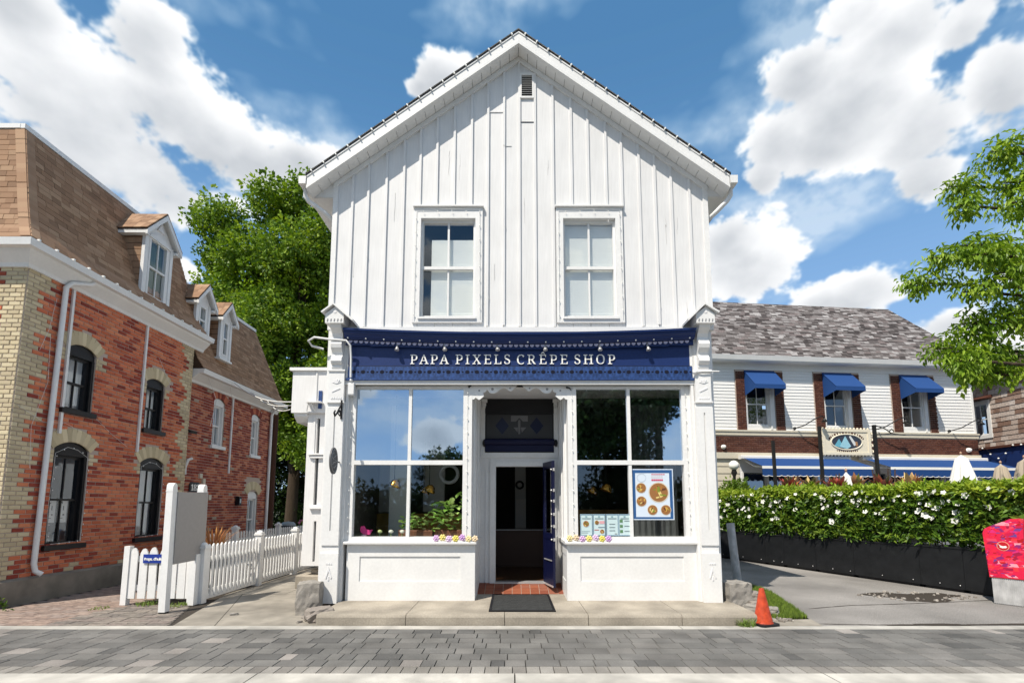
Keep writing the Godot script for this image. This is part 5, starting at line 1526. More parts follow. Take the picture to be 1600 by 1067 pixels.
		for k in n * 4 + 1:
			edge.append(Vector3(lerpf(x0, x1, k / (n * 4.0)), 2.60 - 0.028 * absf(sin(PI * k / 4.0)), 1.356))
		put("hem_piping", Geo.new().tube(edge, 0.012, 4), M.letter, box)
		for x in [x0 + 0.1, x1 - 0.1]:
			put("awning_arm", Geo.new().tube([Vector3(x, 3.2, 0.25), Vector3(x, 2.95, 0.8), Vector3(x, 2.9, 1.33)], 0.025, 6), M.trim, box)
	for q in [[0.95, 4.85], [5.7, 10.3]]:
		put("shopfront_glass", Geo.new().face([Vector3(q[0], 0.9, -0.1), Vector3(q[1], 0.9, -0.1), Vector3(q[1], 2.8, -0.1), Vector3(q[0], 2.8, -0.1)]), M.oldglass, b)
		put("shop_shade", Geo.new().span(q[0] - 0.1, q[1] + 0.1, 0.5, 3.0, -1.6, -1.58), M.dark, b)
		for k in 5:
			var x := lerpf(q[0], q[1], k / 4.0)
			put("shopfront_post", Geo.new().span(x - 0.04, x + 0.04, 0.9, 2.8, -0.14, 0.02), M.trim, b)
	for k in 8:
		put("wall_board", Geo.new().sweep([Vector2(0.004, 1.2 + k * 0.26), Vector2(0.035, 1.2 + k * 0.26), Vector2(0.015, 1.46 + k * 0.26), Vector2(0.004, 1.46 + k * 0.26)], S0, 0.83), M.cream, b)
	for s in [0.22, 10.2]:
		put("camera_dome", Geo.new().ball(Vector3(s, 3.72, 0.13), 0.075, 12).lathe([Vector2(0.0, 0.02), Vector2(0.085, 0.02), Vector2(0.085, -0.02)], 12, Transform3D(Basis(Vector3.RIGHT, PI / 2), Vector3(s, 3.72, 0.08))), M.bulb, b)
	for s in [3.35, 6.6, 9.75]:
		put("gooseneck_lamp", Geo.new().tube([Vector3(s - 0.3, 4.45, 0.1), Vector3(s - 0.1, 4.52, 0.35), Vector3(s + 0.2, 4.76, 0.6), Vector3(s + 0.42, 4.84, 0.62), Vector3(s + 0.5, 4.74, 0.62)], 0.02, 6).lathe([Vector2(0.03, 0.0), Vector2(0.05, -0.06), Vector2(0.11, -0.14), Vector2(0.0, -0.12)], 10, Transform3D(Basis.IDENTITY, Vector3(s + 0.5, 4.76, 0.62))).ball(Vector3(s - 0.3, 4.45, 0.1), 0.06, 8), M.iron, b)
	# globe lamp on the wall and carved sign
	var gl := thing("globe_lamp", "white globe lamp on a short black post beside the blue shop awning", "lamp", Vector3(7.75, 0, -9.2))
	put("globe", Geo.new().ball(Vector3(0, 2.98, 0), 0.17, 16), M.bulb, gl)
	put("post", Geo.new().lathe([Vector2(0.06, 0), Vector2(0.045, 0.1), Vector2(0.04, 2.4), Vector2(0.05, 2.6), Vector2(0.1, 2.72), Vector2(0.07, 2.82), Vector2(0.09, 2.85), Vector2(0, 2.86)], 12), M.iron, gl)
	var sg := thing("carved_sign", "cream carved sign with an oval blue picture, hung between two upper awning windows", "sign", b.transform * Vector3(4.86, 3.42, 0.35), 0.1007)
	var pale_cream := paint(Color(0.76, 0.70, 0.56), 0.5, {"tex": "faint"})
	var board := put("board", Geo.new().rbox(Vector3(0, 0.5, 0), Vector3(1.86, 0.86, 0.07), 0.015), pale_cream, sg)
	put("rim", Geo.new().holed(-0.97, 0.97, 0.02, 0.98, -0.03, 0.06, [Rect2(-0.86, 0.12, 1.72, 0.76)]), pale_cream, sg)
	for k in 14:
		for y in [0.0, 1.0]:
			put("notch", Geo.new().ball(Vector3(-0.9 + k * 0.1385, y, 0.02), 0.045, 8, Vector3(1, 1, 0.8)), pale_cream, sg)
	for s in [-1, 1]:
		for k in 4:
			var ring := []
			for t in 9:
				ring.append(Vector3(s * (1.0 + 0.06 * sin(t * 0.7)), 0.12 + k * 0.22 + t * 0.022, 0.03 + 0.02 * cos(t * 0.7)))
			put("scroll", Geo.new().tube(ring, 0.03, 6), pale_cream, sg)
	var oval := []
	var ring := []
	for k in 33:
		var a := TAU * k / 32
		ring.append(Vector3(cos(a) * 0.62, 0.5 + sin(a) * 0.29, 0.04))
		if k < 32: oval.append(Vector2(cos(a) * 0.6, 0.5 + sin(a) * 0.275))
	put("oval_rim", Geo.new().tube(ring, 0.028, 6), pale_cream, sg)
	var pic := put("oval_picture", Geo.new().prism(oval, 0.036, 0.042), paint(Color(0.035, 0.045, 0.07), 0.5), sg)
	var tri := [[[-0.5, 0.36], [-0.3, 0.62], [-0.18, 0.4], [-0.3, 0.3]], [[-0.3, 0.32], [-0.05, 0.72], [0.16, 0.34], [0.0, 0.25]], [[0.1, 0.7], [0.16, 0.74], [0.4, 0.4], [0.28, 0.36]], [[0.34, 0.52], [0.42, 0.52], [0.44, 0.36], [0.34, 0.36]]]
	var cols := [Color(0.13, 0.40, 0.52), Color(0.30, 0.55, 0.66), Color(0.62, 0.65, 0.66), Color(0.38, 0.20, 0.10)]
	for k in 4:
		var o := []
		for p in tri[k]: o.append(Vector2(p[0], p[1]))
		put("painted_shape", Geo.new().prism(o, 0.042, 0.045 + k * 0.001), paint(cols[k], 0.5), pic)
	for k in 15:
		var a := PI * (0.12 + 0.76 * k / 14.0)
		var m := put("carved_mark", Geo.new().box(Vector3.ZERO, Vector3(0.022 + 0.02 * (k % 3), 0.07, 0.012)), M.brown, sg, Vector3(cos(a) * 0.72, 0.5 + sin(a) * 0.355, 0.04))
		m.rotation.z = (a - PI / 2) * 0.7
	for k in 11:
		put("carved_mark", Geo.new().box(Vector3.ZERO, Vector3(0.025 + 0.02 * (k % 2), 0.05, 0.012)), M.brown, sg, Vector3(-0.4 + k * 0.08, 0.165 + 0.004 * absf(k - 5) , 0.04))


func build_shingled_building() -> void:
	var b := thing("shingled_building", "weathered wood-shingled building with navy ground floor at the far right", "building", Vector3(19.4, 0, -11), -PI / 2)
	var wins := [Rect2(-1.35, 4.45, 0.62, 1.3), Rect2(1.35, 4.45, 0.7, 1.3)]
	put("wall", Geo.new().holed(-14, 6, 0, 6.75, -0.3, 0.0, wins), M.brown, b)
	var cols := [Color(0.50, 0.40, 0.34), Color(0.58, 0.49, 0.43), Color(0.38, 0.27, 0.22), Color(0.25, 0.155, 0.115), Color(0.66, 0.58, 0.53)]
	var items := []
	for r in 15:
		var y := 3.95 + r * 0.19
		var x := -3.4 - rng.randf() * 0.3
		while x < 3.6:
			var w := rng.randf_range(0.18, 0.38)
			var c := Vector2(x + w / 2, y + 0.095)
			var out := false
			for h in wins:
				if h.grow(0.08).has_point(c): out = true
			if not out:
				items.append([Transform3D(Basis(Vector3(w - 0.012, 0, 0), Vector3(0, 0.2, -0.02), Vector3(0, 0.1, 1).normalized()), Vector3(c.x, c.y, 0.014)), [0, 1, 0, 2, 3, 4, 1][rng.randi_range(0, 6)]])
			x += w
	pieces(b, "wall_shingle", Geo.new().box(Vector3.ZERO, Vector3(1, 1, 0.018)).mesh(), cols, {"rough": 0.95, "tex": "stain", "scale": Vector3(3, 3, 3)}, items, 300)
	put("roof", Geo.new().sweep([Vector2(0.35, 6.72), Vector2(0.4, 6.8), Vector2(-4, 8.6), Vector2(-8, 6.8), Vector2(-8, 6.7)], -14, 6), paint(Color(0.10, 0.06, 0.045), 0.95, {"tex": "stain"}), b)
	put("shingle_hem", Geo.new().span(-14, 6, 3.86, 3.95, 0.0, 0.1), M.brown, b)
	put("navy_front", Geo.new().span(-14, 6, 0, 3.86, 0.0, 0.02), M.navy, b)
	for w in wins:
		put("window_casing", Geo.new().holed(w.position.x - 0.12, w.end.x + 0.12, w.position.y - 0.14, w.end.y + 0.12, 0.0, 0.06, [w]), M.trim, b)
		sash_window(b, w.position.x, w.end.x, w.position.y, w.end.y, 0.0, M.trim, M.trim, M.oldglass, true, 0.05)
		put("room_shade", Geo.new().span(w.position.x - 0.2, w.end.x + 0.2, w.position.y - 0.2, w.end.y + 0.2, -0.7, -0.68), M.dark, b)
		put("window_hood", Geo.new().sweep([Vector2(0.0, w.end.y + 0.32), Vector2(0.35, w.end.y + 0.16), Vector2(0.35, w.end.y + 0.13), Vector2(0.0, w.end.y + 0.18)], w.position.x - 0.1, w.end.x + 0.25), M.brown, b)
	var sl := thing("string_light", "string of small white lights against the navy wall at the far right", "string lights", Vector3(19.3, 3.4, -12.6))
	var path := []
	for k in 11: path.append(Vector3(0, 0.35 - 0.25 * sin(k * 1.3), -0.6 + k * 0.3))
	put("cable", Geo.new().tube(path, 0.008, 4), M.black, sl)
	for k in 11: put("bulb", Geo.new().ball(path[k] + Vector3(-0.03, -0.06, 0), 0.035, 8), M.bulb, sl)
	for k in 9: put("bulb", Geo.new().ball(Vector3(-0.05, -0.25 - 0.3 * absf(sin(k * 2.1)), -0.5 + k * 0.28), 0.03, 8), M.bulb, sl)


# ---------------------------------------------------------------- trees and plants
func leaf_cluster(n: int, reach: float, long: float, wide: float, hang: float, seed_: int) -> Mesh:
	var r := RandomNumberGenerator.new()
	r.seed = seed_
	var g := Geo.new()
	for i in n:
		var d := Vector3(r.randfn(), r.randfn(), r.randfn()).normalized()
		var p := d * reach * pow(r.randf(), 0.5)
		var dir := (d * 0.6 + Vector3(r.randfn() * 0.5, r.randfn() * 0.3 - hang, r.randfn() * 0.5)).normalized()
		var side := dir.cross(Vector3(r.randfn() * 0.5, 1, r.randfn() * 0.5)).normalized()
		var up := side.cross(dir)
		var l := long * r.randf_range(0.7, 1.25)
		var w := wide * r.randf_range(0.7, 1.2)
		var a := p + dir * l * 0.45 + side * w * 0.5 + up * w * 0.18
		var b := p + dir * l * 0.45 - side * w * 0.5 + up * w * 0.18
		var t := p + dir * l - up * l * 0.12
		g.face([p, a, t]); g.face([p, t, b])
	return g.mesh()


func foliage(parent: Node3D, called: String, mesh: Mesh, spots: Array, tones: Array, sz: Vector2) -> void:
	var items := []
	for s in spots:
		var b := Basis.from_euler(Vector3(rng.randf() * TAU, rng.randf() * TAU, rng.randf() * TAU)) * Basis.from_scale(Vector3.ONE * rng.randf_range(sz.x, sz.y))
		items.append([Transform3D(b, s), rng.randi_range(0, tones.size() - 1)])
	mass(parent, called, mesh, items, tones, {"rough": 0.5, "spec": 0.4, "back": Color(0.8, 0.8, 0.5)})


func crown_spots(blobs: Array, per: float, open_: float, base: Vector3) -> Array:
	var f := FastNoiseLite.new()
	f.seed = 3; f.frequency = 0.9
	var out := []
	for b in blobs:
		var c: Vector3 = b[0]
		var r: Vector3 = b[1]
		var n := int(per * pow(r.x * r.y * r.z, 0.7))
		for i in n:
			var d := Vector3(rng.randfn(), rng.randfn(), rng.randfn()).normalized() * pow(rng.randf(), 0.38)
			var p := c + d * r
			if f.get_noise_3dv(p + base) > open_ - 0.5:
				out.append(p)
	return out


func tree(called: String, label: String, at: Vector3, blobs: Array, trunk: Array, limbs: Array, per: float, leaf: Mesh, tones: Array, sz: Vector2, group := "", open_ := 0.42) -> Node3D:
	var t := thing(called, label, "tree", at, 0.0, group)
	put("trunk", Geo.new().tube(trunk, 0.3, 9, 0.12), M.bark, t)
	for l in limbs:
		put("limb", Geo.new().tube(l, 0.09, 6, 0.02), M.bark, t)
	foliage(t, "crown", leaf, crown_spots(blobs, per, open_, at), tones, sz)
	return t


const GREEN := [Color(0.19, 0.31, 0.026), Color(0.14, 0.25, 0.022), Color(0.25, 0.38, 0.032), Color(0.09, 0.17, 0.018), Color(0.31, 0.43, 0.04)]
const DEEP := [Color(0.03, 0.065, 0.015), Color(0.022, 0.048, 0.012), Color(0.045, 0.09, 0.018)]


func build_trees() -> void:
	var maple := leaf_cluster(22, 0.40, 0.17, 0.14, 0.25, 5)
	# tall tree behind the wing and the shop
	var at := Vector3(-11, 0, -16.5)
	var bl := []
	for q in [[-15.0, 16.0, 1.3], [-12.0, 16.8, 1.4], [-10.2, 17.0, 1.4], [-15.4, 14.3, 1.1], [-13.2, 14.0, 2.0], [-10.5, 13.7, 1.9], [-14.7, 12.1, 1.4], [-12.0, 10.6, 1.9], [-10.2, 10.3, 1.6], [-13.1, 9.0, 1.7], [-10.6, 7.6, 1.7], [-11.8, 6.3, 1.5], [-10.1, 4.7, 1.5], [-8.7, 14.6, 1.8], [-7.8, 11.0, 2.2], [-8.3, 7.0, 2.2]]:
		bl.append([Vector3(q[0], q[1], -16 + rng.randf_range(-1, 1)) - at, Vector3(q[2], q[2] * 0.85, q[2] * 1.2)])
	for k in 10:
		bl.append([Vector3(rng.randf_range(-4, 4), rng.randf_range(5, 15), rng.randf_range(-3.5, -1)), Vector3.ONE * rng.randf_range(1.3, 2.2)])
	var limbs := []
	for b in bl.slice(0, 16):
		limbs.append([Vector3(0, b[0].y * 0.45, 0), b[0] * Vector3(0.5, 0.75, 0.5), b[0]])
	tree("maple_tree", "tall leafy green tree rising between the brick wing and the white shop", at, bl, [Vector3(0, 0, 0), Vector3(0.1, 4, 0), Vector3(-0.2, 9, 0.1), Vector3(0.1, 15, 0)], limbs, 100, maple, GREEN, Vector2(0.75, 1.3), "", 0.36)
	# darker trees and shrubs closing the passage
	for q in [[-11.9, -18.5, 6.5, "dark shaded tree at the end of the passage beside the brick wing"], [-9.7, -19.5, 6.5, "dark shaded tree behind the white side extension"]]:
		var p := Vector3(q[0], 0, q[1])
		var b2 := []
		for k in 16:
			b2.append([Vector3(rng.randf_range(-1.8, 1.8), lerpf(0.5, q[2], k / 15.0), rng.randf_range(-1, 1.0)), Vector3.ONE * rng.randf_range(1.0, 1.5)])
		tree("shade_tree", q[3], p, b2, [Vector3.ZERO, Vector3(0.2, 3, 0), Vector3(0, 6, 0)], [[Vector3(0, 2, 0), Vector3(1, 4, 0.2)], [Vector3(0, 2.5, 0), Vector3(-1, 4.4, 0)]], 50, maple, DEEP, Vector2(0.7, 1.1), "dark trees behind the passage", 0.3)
	var pole := thing("timber_pole", "dark reddish timber pole standing just past the brick wing", "pole", Vector3(-8.95, 0, -10.2))
	put("shaft", Geo.new().tube([Vector3(0, 0, 0), Vector3(0, 3, 0), Vector3(0.03, 5.2, 0)], 0.2, 10, 0.17), paint(Color(0.10, 0.04, 0.022), 0.9, {"tex": "worn", "scale": Vector3(3, 0.5, 3)}), pole)
	# tree at the right whose branches reach into the picture
	var at2 := Vector3(13.6, 0, -2.3)
	var hang := leaf_cluster(13, 0.2, 0.17, 0.062, 0.75, 9)
	var br := [[10.7, 9.21, 0.42, 0.37], [10.09, 8.65, 0.44, 0.18], [10.74, 8.41, 0.37, 0.29], [9.81, 8.01, 0.34, 0.18], [10.53, 7.75, 0.52, 0.26], [9.92, 7.15, 0.55, 0.21], [9.08, 6.79, 0.37, 0.16], [10.57, 6.97, 0.39, 0.31], [9.73, 6.65, 0.52, 0.21], [8.83, 6.31, 0.55, 0.2], [10.08, 6.2, 0.59, 0.29], [9.53, 5.95, 0.34, 0.13], [10.34, 5.51, 0.52, 0.44], [9.79, 5.37, 0.52, 0.34], [9.35, 4.9, 0.5, 0.26], [9.92, 4.76, 0.59, 0.36], [8.91, 4.4, 0.34, 0.2], [9.61, 4.35, 0.39, 0.2], [10.3, 4.5, 0.39, 0.36]]
	var t := thing("locust_tree", "bright green tree reaching its drooping branches in from the right edge", "tree", at2)
	put("trunk", Geo.new().tube([Vector3.ZERO, Vector3(0.1, 2.5, 0), Vector3(-0.1, 6, 0), Vector3(0, 10, 0)], 0.26, 10, 0.1), M.bark, t)
	var spots := []
	for q in br:
		var c := Vector3(q[0], q[1], -2.0 + rng.randf_range(-0.5, 0.5)) - at2
		var root := Vector3(-0.05, maxf(2.8, c.y - 0.9), 0)
		var mid := Vector3(-1.8, c.y - 0.15, c.z * 0.6)
		var tip := c - Vector3(q[2] * 0.8, 0.02, 0)
		put("limb", Geo.new().tube([root, mid, c, tip], 0.055, 6, 0.008), M.bark, t)
		for k in 4:
			var a := mid.lerp(tip, 0.3 + 0.17 * k)
			put("twig", Geo.new().tube([a, a + Vector3(rng.randf_range(-0.35, 0.1), rng.randf_range(-0.05, 0.2), rng.randf_range(-0.3, 0.3))], 0.012, 4, 0.004), M.bark, t)
		for k in int(84 * sqrt(q[2] * q[3])):
			var d := Vector3(rng.randfn(), rng.randfn(), rng.randfn()).normalized() * pow(rng.randf(), 0.5)
			spots.append(c + d * Vector3(q[2], q[3], 0.4))
		for k in 7:
			spots.append(mid.lerp(c, rng.randf()) + Vector3(0, rng.randf_range(-0.1, 0.15), rng.randf_range(-0.3, 0.3)))
	for k in 420:
		var d := Vector3(rng.randfn(), rng.randfn(), rng.randfn()).normalized() * pow(rng.randf(), 0.5)
		spots.append(Vector3(0.8, 7.5, 0) + d * Vector3(3.0, 3.2, 3.0))
	var keep := []
	for s in spots: keep.append(s)
	var items := []
	var tones := [Color(0.26, 0.40, 0.035), Color(0.19, 0.32, 0.028), Color(0.33, 0.46, 0.05), Color(0.15, 0.26, 0.025)]
	for s in keep:
		items.append([Transform3D(Basis(Vector3.UP, rng.randf() * TAU) * Basis.from_scale(Vector3.ONE * rng.randf_range(0.7, 1.15)), s), rng.randi_range(0, 3)])
	mass(t, "crown", hang, items, tones, {"rough": 0.45, "back": Color(0.9, 0.9, 0.5)})
	# far greenery at the right edge
	tree("yellow_green_tree", "yellow-green tree top above the shingled roof at the far right", Vector3(26, 0, -16), [[Vector3(0, 8.2, 0), Vector3(2.6, 1.6, 2)], [Vector3(-2, 7.5, 0), Vector3(1.6, 1.3, 1.6)]], [Vector3.ZERO, Vector3(0, 7, 0)], [], 45, maple, [Color(0.18, 0.25, 0.03), Color(0.14, 0.21, 0.03)], Vector2(0.8, 1.2))
	# across the street, seen only in the shop windows
	for q in [[Vector3(4.9, 0, 17.5), 3.7, 6.3, "large dark tree across the street, mirrored in the right shop window"], [Vector3(8.6, 0, 20.5), 2.9, 9.8, "taller tree across the street, mirrored at the top of the right window"], [Vector3(-1.6, 0, 25), 1.7, 4.0, "round tree across the street, mirrored in the left shop window beside the doorway"], [Vector3(-4.6, 0, 26), 1.6, 3.6, "low bushy tree across the street, mirrored at the left window's bar"]]:
		var b3 := []
		for k in 15:
			b3.append([Vector3(rng.randfn() * q[1] * 0.5, q[2] + rng.randfn() * q[1] * 0.4, rng.randfn() * q[1] * 0.5), Vector3.ONE * q[1] * rng.randf_range(0.35, 0.6)])
		tree("street_tree", q[3], q[0], b3, [Vector3.ZERO, Vector3(0.1, q[2] * 0.6, 0), Vector3(0, q[2], 0)], [], 60, maple, DEEP, Vector2(0.9, 1.4), "trees across the street", 0.35)
	var row := thing("far_hedge", "dark hedge row across the street, mirrored low in the shop windows", "hedge", Vector3(0, 0, 22))
	var hs := []
	for k in 1500:
		hs.append(Vector3(rng.randf_range(-22, 22), rng.randf_range(0.1, 2.6) + 0.5 * sin(k * 0.37), rng.randf_range(0, 1.5)))
	foliage(row, "leaves", leaf_cluster(14, 0.5, 0.3, 0.24, 0.2, 41), hs, DEEP, Vector2(0.8, 1.2))
	# passage end: bin and flower pot
	var bin_ := thing("grey_bin", "grey lidded bin at the far end of the passage, behind the picket fence", "bin", Vector3(-9.1, 0, -12.2))
	put("body", Geo.new().lathe([Vector2(0.2, 0), Vector2(0.25, 0.75), Vector2(0.25, 0.78)], 14), M.planter, bin_)
	put("lid", Geo.new().lathe([Vector2(0.28, 0.78), Vector2(0.28, 0.84), Vector2(0.2, 0.92), Vector2(0, 0.95)], 14), paint(Color(0.3, 0.32, 0.34), 0.5), bin_)
	var pot := thing("flower_pot", "white pot of pink flowers at the end of the passage beside the shop", "plant pot", Vector3(-8.45, 0, -12.0))
	put("pot", Geo.new().lathe([Vector2(0.16, 0), Vector2(0.24, 0.6), Vector2(0.26, 0.62), Vector2(0.22, 0.62), Vector2(0, 0.55)], 14), M.trim, pot)
	for k in 9:
		put("flower", Geo.new().ball(Vector3(rng.randf_range(-0.2, 0.2), rng.randf_range(0.7, 1.0), rng.randf_range(-0.2, 0.2)), 0.06, 6), paint(Color(0.5, 0.16, 0.25), 0.7), pot)
	foliage(pot, "leaves", leaf_cluster(10, 0.2, 0.14, 0.05, 0.0, 4), [Vector3(0, 0.7, 0), Vector3(0.1, 0.75, 0.05), Vector3(-0.1, 0.75, 0)], GREEN, Vector2(0.8, 1.1))


# ---------------------------------------------------------------- fences
func picket(w: float, h: float, pointed := true) -> Mesh:
	var o := [Vector2(-w / 2, 0), Vector2(w / 2, 0)]
	if pointed:
		o.append_array([Vector2(w / 2, h - w * 0.75), Vector2(w * 0.42, h - w * 0.45), Vector2(w * 0.2, h - 0.01), Vector2(0, h), Vector2(-w * 0.2, h - 0.01), Vector2(-w * 0.42, h - w * 0.45), Vector2(-w / 2, h - w * 0.75)])
	else:
		o.append_array([Vector2(w / 2, h), Vector2(-w / 2, h)])
	return Geo.new().prism(o, -0.011, 0.011).mesh()


func post(parent: Node3D, x: float, h: float, w := 0.12) -> void:
	var p := put("post", Geo.new().span(x - w / 2, x + w / 2, 0, h, -w / 2, w / 2), M.trim, parent)
	put("cap", Geo.new().span(x - w * 0.66, x + w * 0.66, h, h + 0.03, -w * 0.66, w * 0.66).span(x - w * 0.55, x + w * 0.55, h + 0.03, h + 0.06, -w * 0.55, w * 0.55).lathe([Vector2(w * 0.5, h + 0.06), Vector2(w * 0.35, h + 0.09), Vector2(0, h + 0.1)], 8, Transform3D(Basis.IDENTITY, Vector3(x, 0, 0))), M.trim, p)


func build_fences() -> void:
	var gate := thing("picket_gate", "white picket panel of wide boards facing the street, with a small blue sign", "fence", Vector3(-6.26, 0, -0.42))
	put("post", Geo.new().span(-0.02, 0.07, 0, 0.93, -0.06, 0.03), M.trim, gate)
	put("post", Geo.new().span(1.06, 1.17, 0, 0.80, -0.06, 0.05), M.trim, gate)
	for y in [0.22, 0.68]:
		put("rail", Geo.new().span(0.05, 1.08, y, y + 0.09, -0.05, -0.014), M.trim, gate)
	var wide := [0.0, 0.17, 0.33, 0.49, 0.65, 0.80, 0.94]
	for k in 7:
		var p := put("picket", picket(0.125, [0.80, 0.79, 0.81, 0.80, 0.79, 0.78, 0.77][k]), M.trim, gate, Vector3(0.125 + wide[k], 0.10, 0.0))
		p.rotation.z = [-0.01, 0.0, 0.012, -0.006, 0.004, 0.0, 0.01][k]
	var sign_ := thing("blue_notice", "small blue notice with white writing on the white picket panel", "sign", Vector3(-5.96, 0.66, -0.40))
	put("plate", Geo.new().span(0, 0.37, 0, 0.14, 0.0, 0.012), paint(Color(0.015, 0.04, 0.27), 0.4), sign_)
	letters(sign_, "Props. d'huile 7", "Droid Sans", 0.02, 0.355, 0.045, 0.042, 0.014, M.letter, "letter", 700, 0.004)
	# long fence along the walk
	var f := thing("picket_fence", "long sunlit white picket fence running back along the concrete walk", "fence", Vector3(-5.1, 0, -0.5), PI / 2)
	post(f, 0.05, 0.88, 0.13)
	post(f, 1.82, 0.99, 0.12)
	post(f, 3.42, 0.99, 0.12)
	post(f, 5.0, 0.99, 0.12)
	var thin := picket(0.058, 0.86)
	for seg in [[0.13, 1.75], [1.89, 3.35], [3.49, 4.93]]:
		for y in [0.10, 0.64]:
			put("rail", Geo.new().span(seg[0], seg[1], y, y + 0.09, -0.045, -0.012), M.trim, f)
		put("base_board", Geo.new().span(seg[0], seg[1], 0.04, 0.13, -0.011, 0.012), M.trim, f)
		var n := int((seg[1] - seg[0]) / 0.115)
		for k in n:
			put("picket", thin, M.trim, f, Vector3(lerpf(seg[0], seg[1], (k + 0.5) / n), 0.08 + rng.randf_range(-0.006, 0.006), 0.0125))
	var f2 := thing("picket_fence", "shaded grey-white picket fence farther back, close to the brick wing", "fence", Vector3(-6.9, 0, -2.6), PI / 2)
	for x in [0.0, 2.0, 4.2, 6.2]:
		post(f2, x, 1.0, 0.12)
	for y in [0.12, 0.68]:
		put("rail", Geo.new().span(0.0, 6.2, y, y + 0.09, -0.045, -0.012), M.trim, f2)
	for k in 48:
		put("picket", thin, M.trim, f2, Vector3(0.11 + k * 0.127, 0.08, 0.0))
	# sign on two posts
	var s := thing("post_sign", "blank grey board between two round-topped white posts, standing before the picket fence", "sign", Vector3(-5.17, 0, 0.17), PI / 2)
	s.rotation.z = 0.012
	for x in [0.0, 0.72]:
		put("post", Geo.new().prism([Vector2(x - 0.05, 0.02), Vector2(x + 0.05, 0.02), Vector2(x + 0.05, 1.84), Vector2(x + 0.044, 1.885), Vector2(x + 0.025, 1.915), Vector2(x, 1.925), Vector2(x - 0.025, 1.915), Vector2(x - 0.044, 1.885), Vector2(x - 0.05, 1.84)], -0.05, 0.05), M.trim, s)
		put("collar", Geo.new().span(x - 0.054, x + 0.054, 1.795, 1.81, -0.054, 0.054), M.trim, s)
		put("shoe", Geo.new().span(x - 0.045, x + 0.045, 0.0, 0.03, -0.045, 0.045), M.iron, s)
	put("board", Geo.new().span(0.051, 0.775, 0.70, 1.79, 0.0505, 0.066), paint(Color(0.30, 0.285, 0.275), 0.45, {"tex": "faint"}), s)
	put("bracket", Geo.new().span(0.70, 0.74, 0.67, 0.705, 0.03, 0.07), M.iron, s)
	# dry ornamental grass behind the fence
	var og := thing("dry_plant", "spiky orange-brown dry plant in a dark planter behind the picket fence", "plant", Vector3(-5.66, 0, -1.75))
	put("planter", Geo.new().lathe([Vector2(0.22, 0), Vector2(0.3, 0.72), Vector2(0.32, 0.75), Vector2(0.27, 0.75), Vector2(0, 0.7)], 12), M.planter, og)
	for k in 60:
		var a := rng.randf() * TAU
		var l := rng.randf_range(0.25, 0.62)
		var lean := rng.randf_range(0.1, 0.8)
		var d := Vector3(cos(a) * lean, 1, sin(a) * lean).normalized()
		var sd := Vector3(-sin(a), 0, cos(a)) * 0.018
		var p0 := Vector3(cos(a) * 0.08, 0.72, sin(a) * 0.08)
		var mid := p0 + d * l * 0.6
		var tip := p0 + d * l + Vector3(cos(a), -0.3, sin(a)) * lean * 0.12
		var g := Geo.new().face([p0 - sd * 0.6, p0 + sd * 0.6, mid + sd, mid - sd]).face([mid - sd, mid + sd, tip])
		put("blade", g, paint([Color(0.40, 0.16, 0.035), Color(0.30, 0.10, 0.025), Color(0.50, 0.24, 0.07), Color(0.22, 0.08, 0.02)][k % 4], 0.8, {"back": Color(0.4, 0.35, 0.3)}), og)


